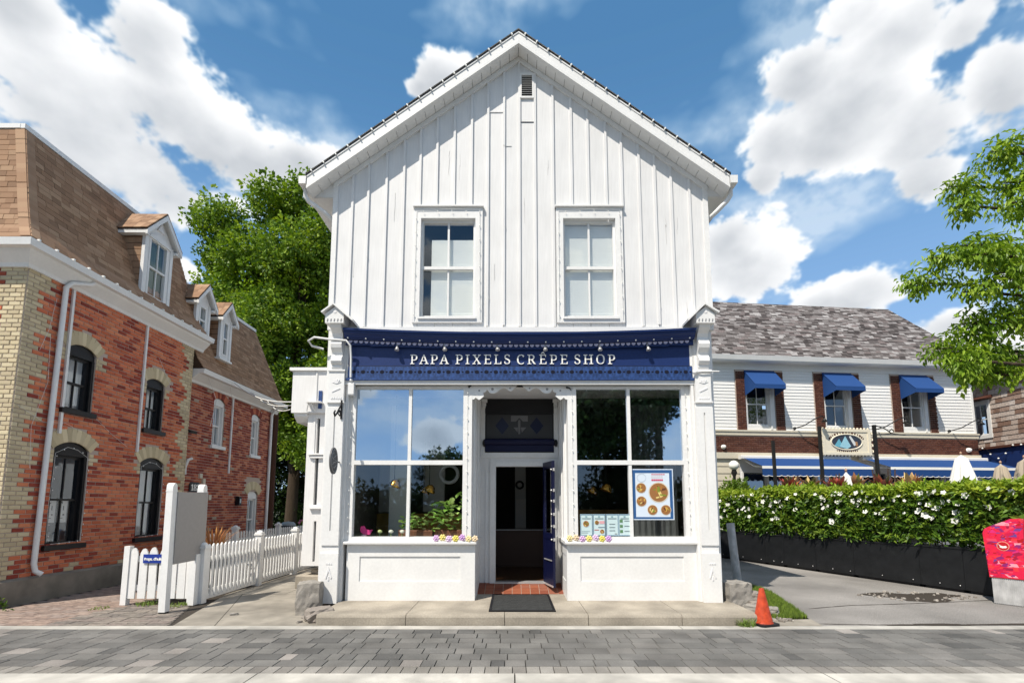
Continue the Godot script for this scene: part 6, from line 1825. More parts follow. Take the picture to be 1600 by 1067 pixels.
# ---------------------------------------------------------------- hedge in black planters
func build_hedge() -> void:
	var p0 := Vector3(8.386, 0, -1.135)
	var dir := Vector3(-0.3037, 0, -0.9528)
	var nrm := Vector3(-0.9528, 0, 0.3037)       # towards the drive
	var yaw := atan2(dir.x, dir.z) - PI / 2        # local x runs along the row, away from the street
	var frame := Transform3D(Basis(dir, Vector3.UP, dir.cross(Vector3.UP)), p0)
	var cuts := [-0.7, 0.35, 1.08, 2.41, 3.35, 4.28, 4.88, 6.35, 7.6, 8.9]
	var names := ["the mailbox end", "second from the mailbox", "third from the mailbox", "longest, mid row", "just past the middle", "sixth from the mailbox", "short, behind the steel post", "in the shop's shade, behind the steel post", "at the dark far end"]
	for i in cuts.size() - 1:
		var l: float = cuts[i + 1] - cuts[i] - 0.006
		var b := thing("black_planter", "black planter box under the flowering hedge, " + names[i], "planter", p0 + dir * (cuts[i] + 0.003), 0.0, "black planter boxes along the drive")
		b.transform.basis = Basis(dir, Vector3.UP, dir.cross(Vector3.UP))
		# local z is dir x up; find which side faces the drive
		var sgn := signf(dir.cross(Vector3.UP).dot(nrm))
		var z1 := 0.0
		var z0 := -0.55 * sgn
		put("box", Geo.new().span(0, l, 0.05, 0.80, minf(z0, z1), maxf(z0, z1)), M.planter, b)
		put("lip", Geo.new().span(-0.001, l + 0.001, 0.785, 0.815, minf(z0, z1) - 0.012, maxf(z0, z1) + 0.012), M.planter, b)
		put("foot", Geo.new().span(0.05, l - 0.05, 0.0, 0.05, minf(z0, z1) + 0.04, maxf(z0, z1) - 0.04), M.black, b)
		put("bolt", Geo.new().ball(Vector3(l * 0.55, 0.12, 0.006 * sgn), 0.012, 6), M.silver, b)
		put("bolt", Geo.new().ball(Vector3(l * 0.1, 0.12, 0.006 * sgn), 0.012, 6), M.silver, b)
	var h := thing("flowering_hedge", "clipped glossy green hedge dotted with white flowers, growing from the black planters", "hedge", p0)
	var cl := leaf_cluster(8, 0.11, 0.125, 0.056, 0.05, 12)
	var spots := []
	var tips := []
	var bump := FastNoiseLite.new()
	bump.seed = 2; bump.frequency = 1.6
	for i in 6200:
		var s := rng.randf_range(-0.75, 8.9)
		var t := rng.randf()
		var y := rng.randf_range(0.88, 1.92)
		var w := lerpf(0.02, 0.6, t * t)
		if rng.randf() < 0.35:
			y = 1.90 + rng.randf_range(-0.07, 0.05) + 0.15 * bump.get_noise_2d(s * 1.2, 9.0) + (0.1 if rng.randf() < 0.06 else 0.0); w = rng.randf() * 0.62
		var o := bump.get_noise_2d(s * 2, y * 2) * 0.12
		var p := dir * s - nrm * (w - 0.03 + o * 0.5) + Vector3(0, y + o * 0.4, 0)
		if y < 1.02 and rng.randf() < 0.25: continue
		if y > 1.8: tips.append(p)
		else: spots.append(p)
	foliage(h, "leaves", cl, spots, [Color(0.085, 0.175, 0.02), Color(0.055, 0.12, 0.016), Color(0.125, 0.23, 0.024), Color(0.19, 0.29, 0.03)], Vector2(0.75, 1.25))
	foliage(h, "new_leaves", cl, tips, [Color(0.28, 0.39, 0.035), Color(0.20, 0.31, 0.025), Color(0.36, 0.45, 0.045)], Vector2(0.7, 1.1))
	var fl := Geo.new()
	for k in 5:
		var a := TAU * k / 5
		var r := Vector3(cos(a), sin(a), 0.15)
		var q := Vector3(-sin(a), cos(a), 0)
		fl.face([Vector3.ZERO, r * 0.035 - q * 0.022, r * 0.055, r * 0.035 + q * 0.022])
	var fm := fl.mesh()
	var petal := paint(Color(0.82, 0.82, 0.77), 0.6, {"back": Color(0.4, 0.4, 0.4)})
	for i in 150:
		var s := rng.randf_range(-0.5, 8.5)
		if rng.randf() < 0.5: s = [0.4, 1.2, 2.0, 2.6, 4.4, 5.6, 6.6][rng.randi_range(0, 6)] + rng.randfn() * 0.3
		var y := 1.15 + 0.74 * pow(rng.randf(), 0.6)
		var f := put("flower", fm, petal, h, dir * s + nrm * rng.randf_range(0.02, 0.09) + Vector3(0, y, 0))
		f.transform.basis = Basis.looking_at(-(nrm + Vector3(rng.randfn() * 0.4, rng.randf() * 0.7, rng.randfn() * 0.4)).normalized()) * Basis.from_scale(Vector3.ONE * rng.randf_range(0.55, 1.3))
	for i in 38:
		var p := dir * rng.randf_range(-0.6, 8.6) - nrm * rng.randf_range(0.02, 0.25)
		put("stem", Geo.new().tube([p + Vector3(0, 0.78, 0), p + Vector3(rng.randf_range(-0.05, 0.05), 1.0, rng.randf_range(-0.05, 0.05)), p + Vector3(rng.randf_range(-0.1, 0.1), 1.35, rng.randf_range(-0.1, 0.1))], 0.011, 5, 0.006), M.bark, h)
	# bush at the hedge's far left end
	var bush := thing("yellow_bush", "rounded yellow-green bush beside the globe lamp at the hedge's far end", "bush", Vector3(7.5, 0, -8.6))
	foliage(bush, "leaves", leaf_cluster(12, 0.14, 0.12, 0.05, 0.0, 22), crown_spots([[Vector3(0, 2.0, 0), Vector3(0.45, 0.42, 0.4)], [Vector3(0, 1.4, 0), Vector3(0.5, 0.7, 0.4)]], 900, 0.2, Vector3.ZERO), [Color(0.15, 0.24, 0.02), Color(0.10, 0.18, 0.02)], Vector2(0.8, 1.2))
	# croton plants standing behind the hedge
	var cr := [[8.42, -7.1, 2.5, 0, "red croton plant behind the hedge, nearest the white shop"], [8.95, -6.9, 2.42, 1, "pale orange croton plant behind the hedge, beside the red one"], [9.15, -6.0, 2.42, 0, "red and green croton plant behind the hedge, near the first black post"], [9.75, -6.1, 2.45, 1, "peach croton plant behind the hedge, near the small white parasol"], [10.1, -5.6, 2.46, 0, "bright red croton plant behind the hedge under the carved sign"], [10.55, -5.2, 2.45, 1, "orange and yellow croton plant behind the hedge, right of the carved sign"], [8.75, -7.5, 2.45, 1, "peach croton plant behind the hedge, close behind the nearest red one"], [9.45, -6.5, 2.4, 0, "dark red croton plant behind the hedge, between the second post and the small parasol"]]
	for q in cr:
		var c := thing("croton_plant", q[4], "plant", Vector3(q[0], 0, q[1]), 0.0, "croton plants behind the hedge")
		put("pot", Geo.new().lathe([Vector2(0.18, 0), Vector2(0.25, 1.1), Vector2(0.27, 1.12), Vector2(0, 1.08)], 12), M.planter, c)
		var hues := [Color(0.45, 0.05, 0.03), Color(0.30, 0.04, 0.03), Color(0.5, 0.14, 0.06), Color(0.10, 0.14, 0.02)] if q[3] == 0 else [Color(0.62, 0.36, 0.14), Color(0.55, 0.24, 0.10), Color(0.62, 0.45, 0.20), Color(0.16, 0.2, 0.03)]
		for k in 80:
			var a := rng.randf() * TAU
			var lean := rng.randf_range(0.2, 1.5)
			var d := Vector3(cos(a) * lean, 1, sin(a) * lean).normalized()
			var r0 := Vector3(cos(a) * 0.05, q[2] - 0.65 + rng.randf() * 0.35, sin(a) * 0.05)
			var l := rng.randf_range(0.26, 0.46)
			var sd := Vector3(-sin(a), 0, cos(a)) * 0.068
			put("leaf", Geo.new().face([r0, r0 + d * l * 0.5 + sd, r0 + d * l]).face([r0, r0 + d * l, r0 + d * l * 0.5 - sd]), paint(hues[k % 4], 0.5, {"back": Color(0.4, 0.35, 0.3)}), c)


# ---------------------------------------------------------------- things on the street and the patio
func rock(size: Vector3, seed_: int, flat_top := false) -> Mesh:
	var f := FastNoiseLite.new()
	f.seed = seed_; f.frequency = 0.9; f.fractal_octaves = 4
	var g := Geo.new()
	var n := 7
	var pt := func(face_: int, i: int, j: int) -> Vector3:
		var a := 2.0 * i / n - 1.0
		var b := 2.0 * j / n - 1.0
		var p: Vector3 = [Vector3(a, b, 1), Vector3(-a, b, -1), Vector3(1, b, -a), Vector3(-1, b, a), Vector3(a, 1, -b), Vector3(a, -1, b)][face_]
		var q := p.lerp(p.normalized() * 1.25, 0.16 if flat_top else 0.42)
		q *= 1.0 + (0.13 if flat_top else 0.24) * f.get_noise_3dv(p * 1.1 + Vector3(seed_, 0, 0)) + 0.05 * f.get_noise_3dv(p * 4.0)
		return q * size * 0.5
	for s in 6:
		for i in n:
			for j in n:
				g.face([pt.call(s, i, j), pt.call(s, i + 1, j), pt.call(s, i + 1, j + 1)])
				g.face([pt.call(s, i, j), pt.call(s, i + 1, j + 1), pt.call(s, i, j + 1)])
	return g.mesh()


func tuft(label: String, at: Vector3, n: int, h: float, spread: float) -> void:
	var t := thing("grass_tuft", label, "grass", at)
	var g := Geo.new()
	for k in n:
		var a := rng.randf() * TAU
		var r := sqrt(rng.randf()) * spread
		var p := Vector3(cos(a) * r, 0, sin(a) * r)
		var b := rng.randf() * TAU
		var d := Vector3(cos(b) * 0.5, 1, sin(b) * 0.5).normalized() * h * rng.randf_range(0.5, 1.1)
		var sd := Vector3(-sin(b), 0, cos(b)) * 0.006
		g.face([p - sd, p + sd, p + d * 0.6 + sd * 0.8, p + d * 0.6 - sd * 0.8]).face([p + d * 0.6 - sd * 0.8, p + d * 0.6 + sd * 0.8, p + d + Vector3(cos(b), -0.2, sin(b)) * h * 0.25])
	var o := put("blades", g, paint(Color(0.12, 0.20, 0.03), 0.7, {"back": Color(0.5, 0.5, 0.3)}), t)
	o.set_meta("kind", "stuff")


func build_street_things() -> void:
	# door mat
	var mat := thing("door_mat", "worn dark grey rubber mat on the step before the open door", "mat", Vector3(0.14, 0.135, 0.1))
	put("rubber", Geo.new().span(-0.45, 0.45, 0.001, 0.014, -0.6, 0.62), paint(Color(0.045, 0.047, 0.047), 0.85, {"tex": "stain", "scale": Vector3(2, 2, 2), "bump": 0.6, "bump_tex": "speck"}), mat)
	put("border", Geo.new().span(-0.46, -0.425, 0.0, 0.018, -0.61, 0.63).span(0.425, 0.46, 0.0, 0.018, -0.61, 0.63).span(-0.424, 0.424, 0.0, 0.018, 0.595, 0.63).span(-0.424, 0.424, 0.0, 0.018, -0.61, -0.575), M.black, mat)
	# cone
	var cone := thing("traffic_cone", "orange traffic cone on the apron beside the shop step", "traffic cone", Vector3(3.37, 0.0, 0.86), 0.3)
	put("body", Geo.new().lathe([Vector2(0.125, 0.03), Vector2(0.115, 0.05), Vector2(0.03, 0.47), Vector2(0.022, 0.475), Vector2(0.02, 0.45), Vector2(0.0, 0.45)], 24), paint(Color(0.62, 0.075, 0.025), 0.5, {"tex": "stain", "scale": Vector3(3, 3, 3)}), cone)
	put("base", Geo.new().prism([Vector2(-0.15, -0.12), Vector2(-0.12, -0.15), Vector2(0.12, -0.15), Vector2(0.15, -0.12), Vector2(0.15, 0.12), Vector2(0.12, 0.15), Vector2(-0.12, 0.15), Vector2(-0.15, 0.12)], 0.002, 0.03, Transform3D(Basis(Vector3.RIGHT, -PI / 2), Vector3.ZERO)), M.black, cone)
	# bollard
	var bo := thing("steel_bollard", "leaning grey steel post in the ground beside the shop wall", "bollard", Vector3(4.36, 0, -1.95))
	put("pipe", Geo.new().tube([Vector3(0, -0.05, 0), Vector3(-0.03, 0.6, -0.05), Vector3(-0.055, 1.24, -0.1)], 0.075, 16), M.steel, bo)
	# rocks
	for q in [["large squared grey boulder against the left pilaster", Vector3(-3.0, 0.215, 0.17), Vector3(0.33, 0.48, 0.34), 6, 0.12, 0], ["flat brown stone at the left end of the concrete step", Vector3(-2.68, 0.07, 0.62), Vector3(0.34, 0.2, 0.3), 5, 0.5, 1], ["large pale boulder against the right pilaster", Vector3(3.46, 0.2, -0.12), Vector3(0.38, 0.42, 0.38), 8, 0.1, 0], ["small grey stone on top beside the pale boulder", Vector3(3.72, 0.20, -0.05), Vector3(0.22, 0.14, 0.2), 11, 0.6, 1], ["squarish dark stone under the small grey one", Vector3(3.68, 0.07, 0.05), Vector3(0.24, 0.17, 0.22), 12, 0.2, 1], ["pale block tilted against the end of the step", Vector3(3.5, 0.07, 0.42), Vector3(0.16, 0.17, 0.34), 14, 0.5, 0], ["flat pale stone behind the orange cone", Vector3(3.74, 0.05, 0.33), Vector3(0.25, 0.13, 0.22), 15, 1.0, 0], ["small rubble stone between the cone and the step", Vector3(3.46, 0.04, 0.66), Vector3(0.15, 0.11, 0.13), 17, 0.3, 1], ["tiny pale pebble lying on the concrete walk", Vector3(-4.05, 0.012, 0.3), Vector3(0.10, 0.04, 0.06), 19, 0.4, 0]]:
		var r := put("rock", rock(q[2], q[3], q[2].y > 0.4), M.stone if q[5] == 0 else M.stonedark, self, q[1])
		r.rotation.y = q[4]
		tag(r, q[0], "rock")
	# gravel at the shop's foot
	var gm := rock(Vector3(1, 0.7, 0.9), 23)
	var items := []
	for k in 130:
		var side := rng.randf() < 0.35
		var p := Vector3(rng.randf_range(-2.95, -2.6), 0.015, rng.randf_range(0.1, 0.8)) if side else Vector3(rng.randf_range(3.2, 3.9), 0.012, rng.randf_range(-0.3, 0.75))
		items.append([Transform3D(Basis(Vector3.UP, rng.randf() * TAU) * Basis.from_scale(Vector3.ONE * rng.randf_range(0.02, 0.07)), p), rng.randi_range(0, 2)])
	for k in 90:
		var a := rng.randf() * TAU
		items.append([Transform3D(Basis(Vector3.UP, rng.randf() * TAU) * Basis.from_scale(Vector3.ONE * rng.randf_range(0.012, 0.045)), Vector3(7.1 + cos(a) * 0.85 * rng.randf_range(0.5, 1.15), 0.004, -1.15 + sin(a) * 0.45 * rng.randf_range(0.5, 1.1))), rng.randi_range(0, 2)])
	var hold := thing("gravel", "scattered small stones round the step's ends and the broken asphalt", "gravel")
	mass(hold, "stones", gm, items, [Color(0.3, 0.27, 0.24), Color(0.4, 0.37, 0.33), Color(0.2, 0.18, 0.16)], {"rough": 0.95})
	hold.set_meta("kind", "stuff")
	# lawn
	var lawn := thing("lawn", "strip of short grass between the shop and the asphalt drive", "grass", Vector3(4, 0, -1))
	lawn.set_meta("kind", "stuff")
	var blade := Geo.new()
	for k in 7:
		var a := TAU * k / 7
		var d := Vector3(cos(a) * 0.02, 0.05 + 0.012 * (k % 3), sin(a) * 0.02)
		var sd := Vector3(-sin(a), 0, cos(a)) * 0.004
		blade.face([-sd, sd, d])
	var bm := blade.mesh()
	items = []
	var poly := PackedVector2Array([Vector2(3.3, 0.55), Vector2(3.6, 0.62), Vector2(4.17, 0.53), Vector2(4.72, -1.5), Vector2(4.72, -2.3), Vector2(4.3, -2.6), Vector2(3.75, -0.4)])
	while items.size() < 5200:
		var p := Vector2(rng.randf_range(3.3, 4.75), rng.randf_range(-2.6, 0.62))
		if Geometry2D.is_point_in_polygon(p, poly):
			items.append([Transform3D(Basis(Vector3.UP, rng.randf() * TAU) * Basis.from_scale(Vector3.ONE * rng.randf_range(0.6, 1.3)), Vector3(p.x - 4, 0, p.y + 1)), rng.randi_range(0, 2)])
	mass(lawn, "blades", bm, items, [Color(0.12, 0.19, 0.025), Color(0.17, 0.25, 0.03), Color(0.09, 0.14, 0.02)], {"rough": 0.7, "back": Color(0.5, 0.5, 0.3)})
	tuft("bright grass tuft beside the orange cone at the step's end", Vector3(3.1, 0, 0.91), 110, 0.13, 0.13)
	tuft("low weeds under the first pickets of the white panel", Vector3(-5.85, 0, -0.42), 70, 0.09, 0.16)
	tuft("yellowish weeds at the foot of the panel's end post", Vector3(-5.3, 0, -0.30), 60, 0.07, 0.15)
	tuft("thin weeds where the brick paving meets the gate post", Vector3(-6.35, 0, -0.1), 40, 0.05, 0.14)
	var weed := thing("leafy_weed", "leafy green weed at the foot of the brick house corner", "plant", Vector3(-8.0, 0, -0.02))
	var wl := []
	for k in 26: wl.append(Vector3(rng.randfn() * 0.12, absf(rng.randfn()) * 0.09 + 0.03, rng.randfn() * 0.1))
	foliage(weed, "leaves", leaf_cluster(7, 0.05, 0.08, 0.035, 0.0, 31), wl, GREEN, Vector2(0.7, 1.2))
	# steps of the side door
	var st := thing("side_steps", "tan concrete side steps against the white extension", "steps", Vector3(-3.9, 0, -2.2))
	put("lower_step", Geo.new().rbox(Vector3(0.1, 0.12, 0.0), Vector3(0.75, 0.24, 0.5), 0.012), M.slab, st)
	put("upper_step", Geo.new().rbox(Vector3(0.4, 0.36, -0.05), Vector3(0.42, 0.24, 0.36), 0.012), M.slab, st)
	put("pad", Geo.new().rbox(Vector3(0.05, 0.285, -0.1), Vector3(0.25, 0.08, 0.24), 0.01), M.slab, st)
	# overhead cables from the wing to the extension
	for k in 3:
		var a := Vector3(-7.75, 4.98 - 0.05 * k, -5.6 - 0.9 * k)
		var b := Vector3(-4.4, 3.68 - 0.06 * k, -2.1)
		var p := []
		for i in 9:
			var t := i / 8.0
			p.append(a.lerp(b, t) - Vector3(0, 0.18 * sin(PI * t), 0))
		tag(put("overhead_cable", Geo.new().tube(p, 0.014, 5), M.wire), ["topmost white cable strung from the wing gutter to the shop extension", "middle white cable between the wing gutter and the shop extension", "lowest white cable sagging to the shop extension"][k], "cable", "cables strung across the passage")
	# hanging oval plaque with its bracket
	var pl := thing("hanging_plaque", "dark oval plaque hanging from a black scroll bracket on the left pilaster", "sign", Vector3(-2.68, 2.25, 0.09), PI / 2)
	var o := []
	var ring := []
	for k in 28:
		var a := TAU * k / 28
		o.append(Vector2(-0.24 + cos(a) * 0.15, sin(a) * 0.20))
	for k in 29:
		var a := TAU * k / 28
		ring.append(Vector3(-0.24 + cos(a) * 0.125, sin(a) * 0.17, 0.014))
	put("oval", Geo.new().prism(o, -0.012, 0.012), paint(Color(0.10, 0.10, 0.105), 0.5), pl)
	put("oval_rim", Geo.new().tube(ring, 0.007, 5), paint(Color(0.3, 0.3, 0.3), 0.4, {"metal": 0.5}), pl)
	for k in 9:
		put("raised_mark", Geo.new().box(Vector3(-0.24 + 0.06 * sin(k * 2.1), -0.10 + k * 0.026, 0.014), Vector3(0.05 + 0.03 * (k % 2), 0.010, 0.006), Basis(Vector3.BACK, 0.5 * sin(k))), paint(Color(0.34, 0.34, 0.34), 0.4), pl)
	put("side_bracket", Geo.new().tube([Vector3(0, 0, 0), Vector3(-0.1, 0, 0)], 0.012, 5), M.iron, pl)
	put("scroll_bracket", Geo.new().tube([Vector3(0, 0.98, 0), Vector3(0, 0.68, 0)], 0.016, 6).tube([Vector3(0, 0.92, 0), Vector3(-0.2, 0.72, 0), Vector3(-0.26, 0.68, 0), Vector3(-0.3, 0.72, 0), Vector3(-0.26, 0.76, 0)], 0.014, 6).tube([Vector3(0, 0.72, 0), Vector3(-0.08, 0.80, 0), Vector3(-0.14, 0.74, 0), Vector3(-0.06, 0.72, 0)], 0.012, 6), M.iron, pl)
	# mailbox
	var nf := Vector3(0.528, 0, 0.849)
	var nl := Vector3(-0.849, 0, 0.528)
	var mb := thing("letter_box", "red collage-printed street letter box with a ribbed grey base, cut by the right edge", "mailbox", Vector3(7.875, 0, -0.578))
	mb.transform.basis = Basis(-nl, Vector3.UP, nf)        # local x away from the drive, local z towards the street
	var base := Geo.new().span(0.0, 0.5, 0.0, 0.42, 0.02, 0.40)
	put("base", base, M.steel, mb)
	for k in 15:
		put("base_rib", Geo.new().span(-0.008, 0.0, 0.01, 0.41, 0.03 + k * 0.0245, 0.042 + k * 0.0245), M.steel, mb)
		put("base_rib", Geo.new().span(0.02 + k * 0.032, 0.034 + k * 0.032, 0.01, 0.41, 0.40, 0.408), M.steel, mb)
	var prof := [Vector2(0.0, 0.42), Vector2(0.43, 0.42), Vector2(0.45, 1.30), Vector2(0.40, 1.36), Vector2(0.32, 1.37), Vector2(0.06, 1.24), Vector2(-0.005, 1.2), Vector2(-0.03, 1.13)]
	var printed := StandardMaterial3D.new()
	printed.albedo_texture = collage()
	printed.roughness = 0.35
	printed.uv1_triplanar = true
	printed.uv1_scale = Vector3(0.72, 0.72, 0.72)
	put("body", Geo.new().sweep(prof, -0.012, 0.52), printed, mb)
	put("seam", Geo.new().span(-0.016, 0.524, 0.415, 0.43, 0.0, 0.435), paint(Color(0.45, 0.02, 0.03), 0.4), mb)
	var disc := func(r: float) -> Geo: return Geo.new().lathe([Vector2(0, 0.002), Vector2(r, 0.002), Vector2(r, 0)], 24, Transform3D(Basis(Vector3.BACK, PI / 2), Vector3(-0.0125, 0.93, 0.2)))
	put("emblem_ring", disc.call(0.075), paint(Color(0.72, 0.35, 0.25), 0.4), mb)
	var red := put("emblem_disc", disc.call(0.066), paint(Color(0.50, 0.01, 0.02), 0.4), mb, Vector3(-0.0015, 0, 0))
	put("emblem_wing", Geo.new().prism([Vector2(-0.055, 0.035), Vector2(-0.03, 0.01), Vector2(0.0, -0.002), Vector2(0.03, 0.006), Vector2(0.05, -0.012), Vector2(0.03, -0.03), Vector2(-0.01, -0.034), Vector2(-0.04, -0.02), Vector2(-0.035, -0.005)], 0, 0.0015, Transform3D(Basis(Vector3(0, 0, 1), Vector3.UP, Vector3(-1, 0, 0)), Vector3(-0.0152, 0.93, 0.2))), M.letter, mb)
	put("slot_panel", Geo.new().span(0.08, 0.44, 1.12, 1.32, 0.44, 0.452), paint(Color(0.4, 0.01, 0.02), 0.4), mb)
	put("slot_stripe", Geo.new().span(0.09, 0.43, 1.24, 1.27, 0.452, 0.456), M.letter, mb)
	put("slot_stripe", Geo.new().span(0.09, 0.43, 1.14, 1.19, 0.452, 0.456), paint(Color(0.03, 0.04, 0.25), 0.4), mb)
	put("fabric_edge", Geo.new().tube([Vector3(0.05, 0.45, 0.44), Vector3(0.05, 1.3, 0.455)], 0.01, 5), paint(Color(0.5, 0.02, 0.04), 0.4), mb)
	# patio: posts, parasols, chairs
	for q in [[7.96, -7.0, 3.55, "black post rising behind the hedge near the shop, left of the carved sign", 0], [9.4, -7.0, 4.0, "black post rising at the left edge of the carved sign", 0], [10.7, -6.5, 3.95, "black post with a scrolled arm at the right edge of the carved sign", 1]]:
		var p := thing("patio_post", q[3], "post", Vector3(q[0], 0, q[1]), 0.0, "black posts on the patio")
		put("shaft", Geo.new().span(-0.038, 0.038, 0, q[2], -0.038, 0.038), M.iron, p)
		put("foot", Geo.new().span(-0.12, 0.12, 0, 0.03, -0.12, 0.12), M.iron, p)
		if q[4]:
			put("scrolled_arm", Geo.new().tube([Vector3(0.05, q[2] - 0.02, 0), Vector3(0.3, q[2] - 0.1, 0), Vector3(0.5, q[2] - 0.25, 0), Vector3(0.58, q[2] - 0.2, 0), Vector3(0.52, q[2] - 0.12, 0), Vector3(0.42, q[2] - 0.2, 0)], 0.016, 5).tube([Vector3(0.05, q[2] - 0.3, 0), Vector3(0.5, q[2] - 0.25, 0), Vector3(0.9, q[2] - 0.3, 0)], 0.012, 5), M.iron, p)
	var um := [[Vector3(14.78, 0, -8.2), 3.34, 0.40, Color(0.80, 0.80, 0.78), "large closed white parasol with a layered skirt, in front of the right shop awning"], [Vector3(9.42, 0, -6.0), 2.62, 0.24, Color(0.78, 0.78, 0.76), "small closed white parasol tip below the carved sign"], [Vector3(15.85, 0, -8.0), 3.02, 0.36, Color(0.40, 0.34, 0.265), "closed beige parasol before the navy wall, nearer the white siding"], [Vector3(16.1, 0, -7.5), 3.15, 0.40, Color(0.37, 0.315, 0.25), "closed beige parasol before the navy wall, at the picture's right edge"]]
	for q in um:
		var p := thing("closed_parasol", q[4], "parasol", q[0], 0.0, "closed parasols on the patio")
		put("pole", Geo.new().tube([Vector3.ZERO, Vector3(0, q[1] - 0.1, 0)], 0.025, 8), M.trim, p)
		var k: float = q[2]
		var top: float = q[1] - 0.12
		put("canopy", Geo.new().lathe([Vector2(0.05, top - 1.32), Vector2(k * 0.6, top - 1.3), Vector2(k * 0.72, top - 1.02), Vector2(k * 0.85, top - 1.0), Vector2(k * 0.8, top - 0.9), Vector2(k * 0.55, top - 0.45), Vector2(k * 0.35, top - 0.10), Vector2(0.02, top)], 48, Transform3D.IDENTITY, 8, 0.15), paint(q[3], 0.9), p)
		put("finial", Geo.new().ball(Vector3(0, q[1] - 0.05, 0), 0.045, 10, Vector3(0.7, 1.5, 0.7)), paint(Color(0.35, 0.22, 0.15), 0.6), p)
	for q in [[9.0, -7.6, 0.3, 2.52, "upturned brown chair behind the hedge left of the carved sign"], [9.75, -7.2, -0.4, 2.55, "upturned brown chair behind the hedge under the carved sign's left post"], [10.95, -6.6, 0.5, 2.65, "dark upturned chair behind the hedge right of the carved sign"]]:
		var c := thing("patio_chair", q[4], "chair", Vector3(q[0], 0, q[1]), q[2], "upturned chairs on the patio tables")
		var br := paint(Color(0.075, 0.05, 0.04), 0.7)
		var y: float = q[3]
		put("seat", Geo.new().box(Vector3(0, y - 0.42, 0), Vector3(0.42, 0.04, 0.42)), br, c)
		put("backrest", Geo.new().holed(-0.21, 0.21, y - 0.9, y - 0.42, -0.2, -0.17, [Rect2(-0.15, y - 0.84, 0.12, 0.34), Rect2(0.03, y - 0.84, 0.12, 0.34)]), br, c)
		for k in 4:
			put("leg", Geo.new().tube([Vector3(-0.18 if k % 2 else 0.18, y - 0.42, -0.18 if k < 2 else 0.18), Vector3(-0.21 if k % 2 else 0.21, y, -0.2 if k < 2 else 0.2)], 0.018, 5), br, c)
		put("table_top", Geo.new().lathe([Vector2(0, y - 0.95), Vector2(0.4, y - 0.95), Vector2(0.4, y - 0.91), Vector2(0, y - 0.91)], 20), br, c)
		put("table_leg", Geo.new().tube([Vector3(0, 0, 0), Vector3(0, y - 0.95, 0)], 0.04, 8), M.iron, c)


func collage() -> ImageTexture:        # printed paper-like pattern of the letter box
	var r := RandomNumberGenerator.new()
	r.seed = 9
	var im := Image.create(512, 512, false, Image.FORMAT_RGB8)
	im.fill(Color(0.86, 0.09, 0.26))
	var cols := [Color(0.88, 0.12, 0.24), Color(0.78, 0.05, 0.26), Color(0.92, 0.20, 0.22), Color(0.84, 0.16, 0.45), Color(0.62, 0.04, 0.24), Color(0.88, 0.25, 0.36), Color(0.70, 0.02, 0.06), Color(0.55, 0.12, 0.42), Color(0.93, 0.60, 0.66), Color(0.42, 0.25, 0.55)]
	for k in 900:
		var c: Color = cols[r.randi_range(0, 7) if r.randf() < 0.86 else r.randi_range(8, 9)]
		var w := r.randi_range(6, 46) if k < 600 else r.randi_range(3, 18)
		var h := r.randi_range(4, 22) if k < 600 else r.randi_range(2, 7)
		var x := r.randi_range(0, 511)
		var y := r.randi_range(0, 511)
		var sh := r.randf_range(-1.0, 1.0)
		for j in h:
			im.fill_rect(Rect2i(posmod(int(x + j * sh), 512), posmod(y + j, 512), w, 1), c)
		if k > 250 and k % 4 == 0:          # petals and hearts
			var rad := r.randi_range(7, 26)
			var cx := r.randi_range(0, 511)
			var cy := r.randi_range(0, 511)
			var pc: Color = cols[r.randi_range(0, 7)]
			for j in range(-rad, rad + 1):
				var half := int(sqrt(rad * rad - j * j) * (0.55 + 0.45 * sin(j * 0.2 + k)))
				im.fill_rect(Rect2i(cx - half + int(j * 0.5), posmod(cy + j, 512), half * 2, 1), pc)
	return ImageTexture.create_from_image(im)


# ---------------------------------------------------------------- things in and on the shop windows
func poster_mark(p: Node3D, x0: float, x1: float, y0: float, y1: float, c: Color, called := "print_mark") -> void:
	put(called, Geo.new().span(x0, x1, y0, y1, 0.004, 0.0055), paint(c, 0.6), p)


func food_disc(p: Node3D, x: float, y: float, r: float, seed_: int) -> void:
	var up := Basis(Vector3.RIGHT, PI / 2)
	var d := put("food_picture", Geo.new().lathe([Vector2(0, 0.0016), Vector2(r, 0.0016), Vector2(r, 0)], 24, Transform3D(up, Vector3(x, y, 0.004))), paint(Color(0.62, 0.56, 0.45), 0.6), p)
	put("food_print", Geo.new().lathe([Vector2(0, 0.0012), Vector2(r * 0.9, 0.0012), Vector2(r * 0.9, 0)], 24, Transform3D(up, Vector3(x, y, 0.0056))), paint(Color(0.30, 0.135, 0.045), 0.6), d)
	var rr := RandomNumberGenerator.new()
	rr.seed = seed_
	for k in 9:
		var a := rr.randf() * TAU
		var q := sqrt(rr.randf()) * r * 0.62
		var c: Color = [Color(0.62, 0.38, 0.08), Color(0.38, 0.16, 0.04), Color(0.70, 0.55, 0.20), Color(0.12, 0.04, 0.02), Color(0.20, 0.24, 0.03)][rr.randi_range(0, 4)]
		var bx := put("food_print", Geo.new().box(Vector3.ZERO, Vector3(r * rr.randf_range(0.3, 0.75), r * rr.randf_range(0.12, 0.3), 0.0004)), paint(c, 0.6), d, Vector3(x + cos(a) * q, y + sin(a) * q, 0.0072 + k * 0.0005))
		bx.rotation.z = rr.randf() * PI


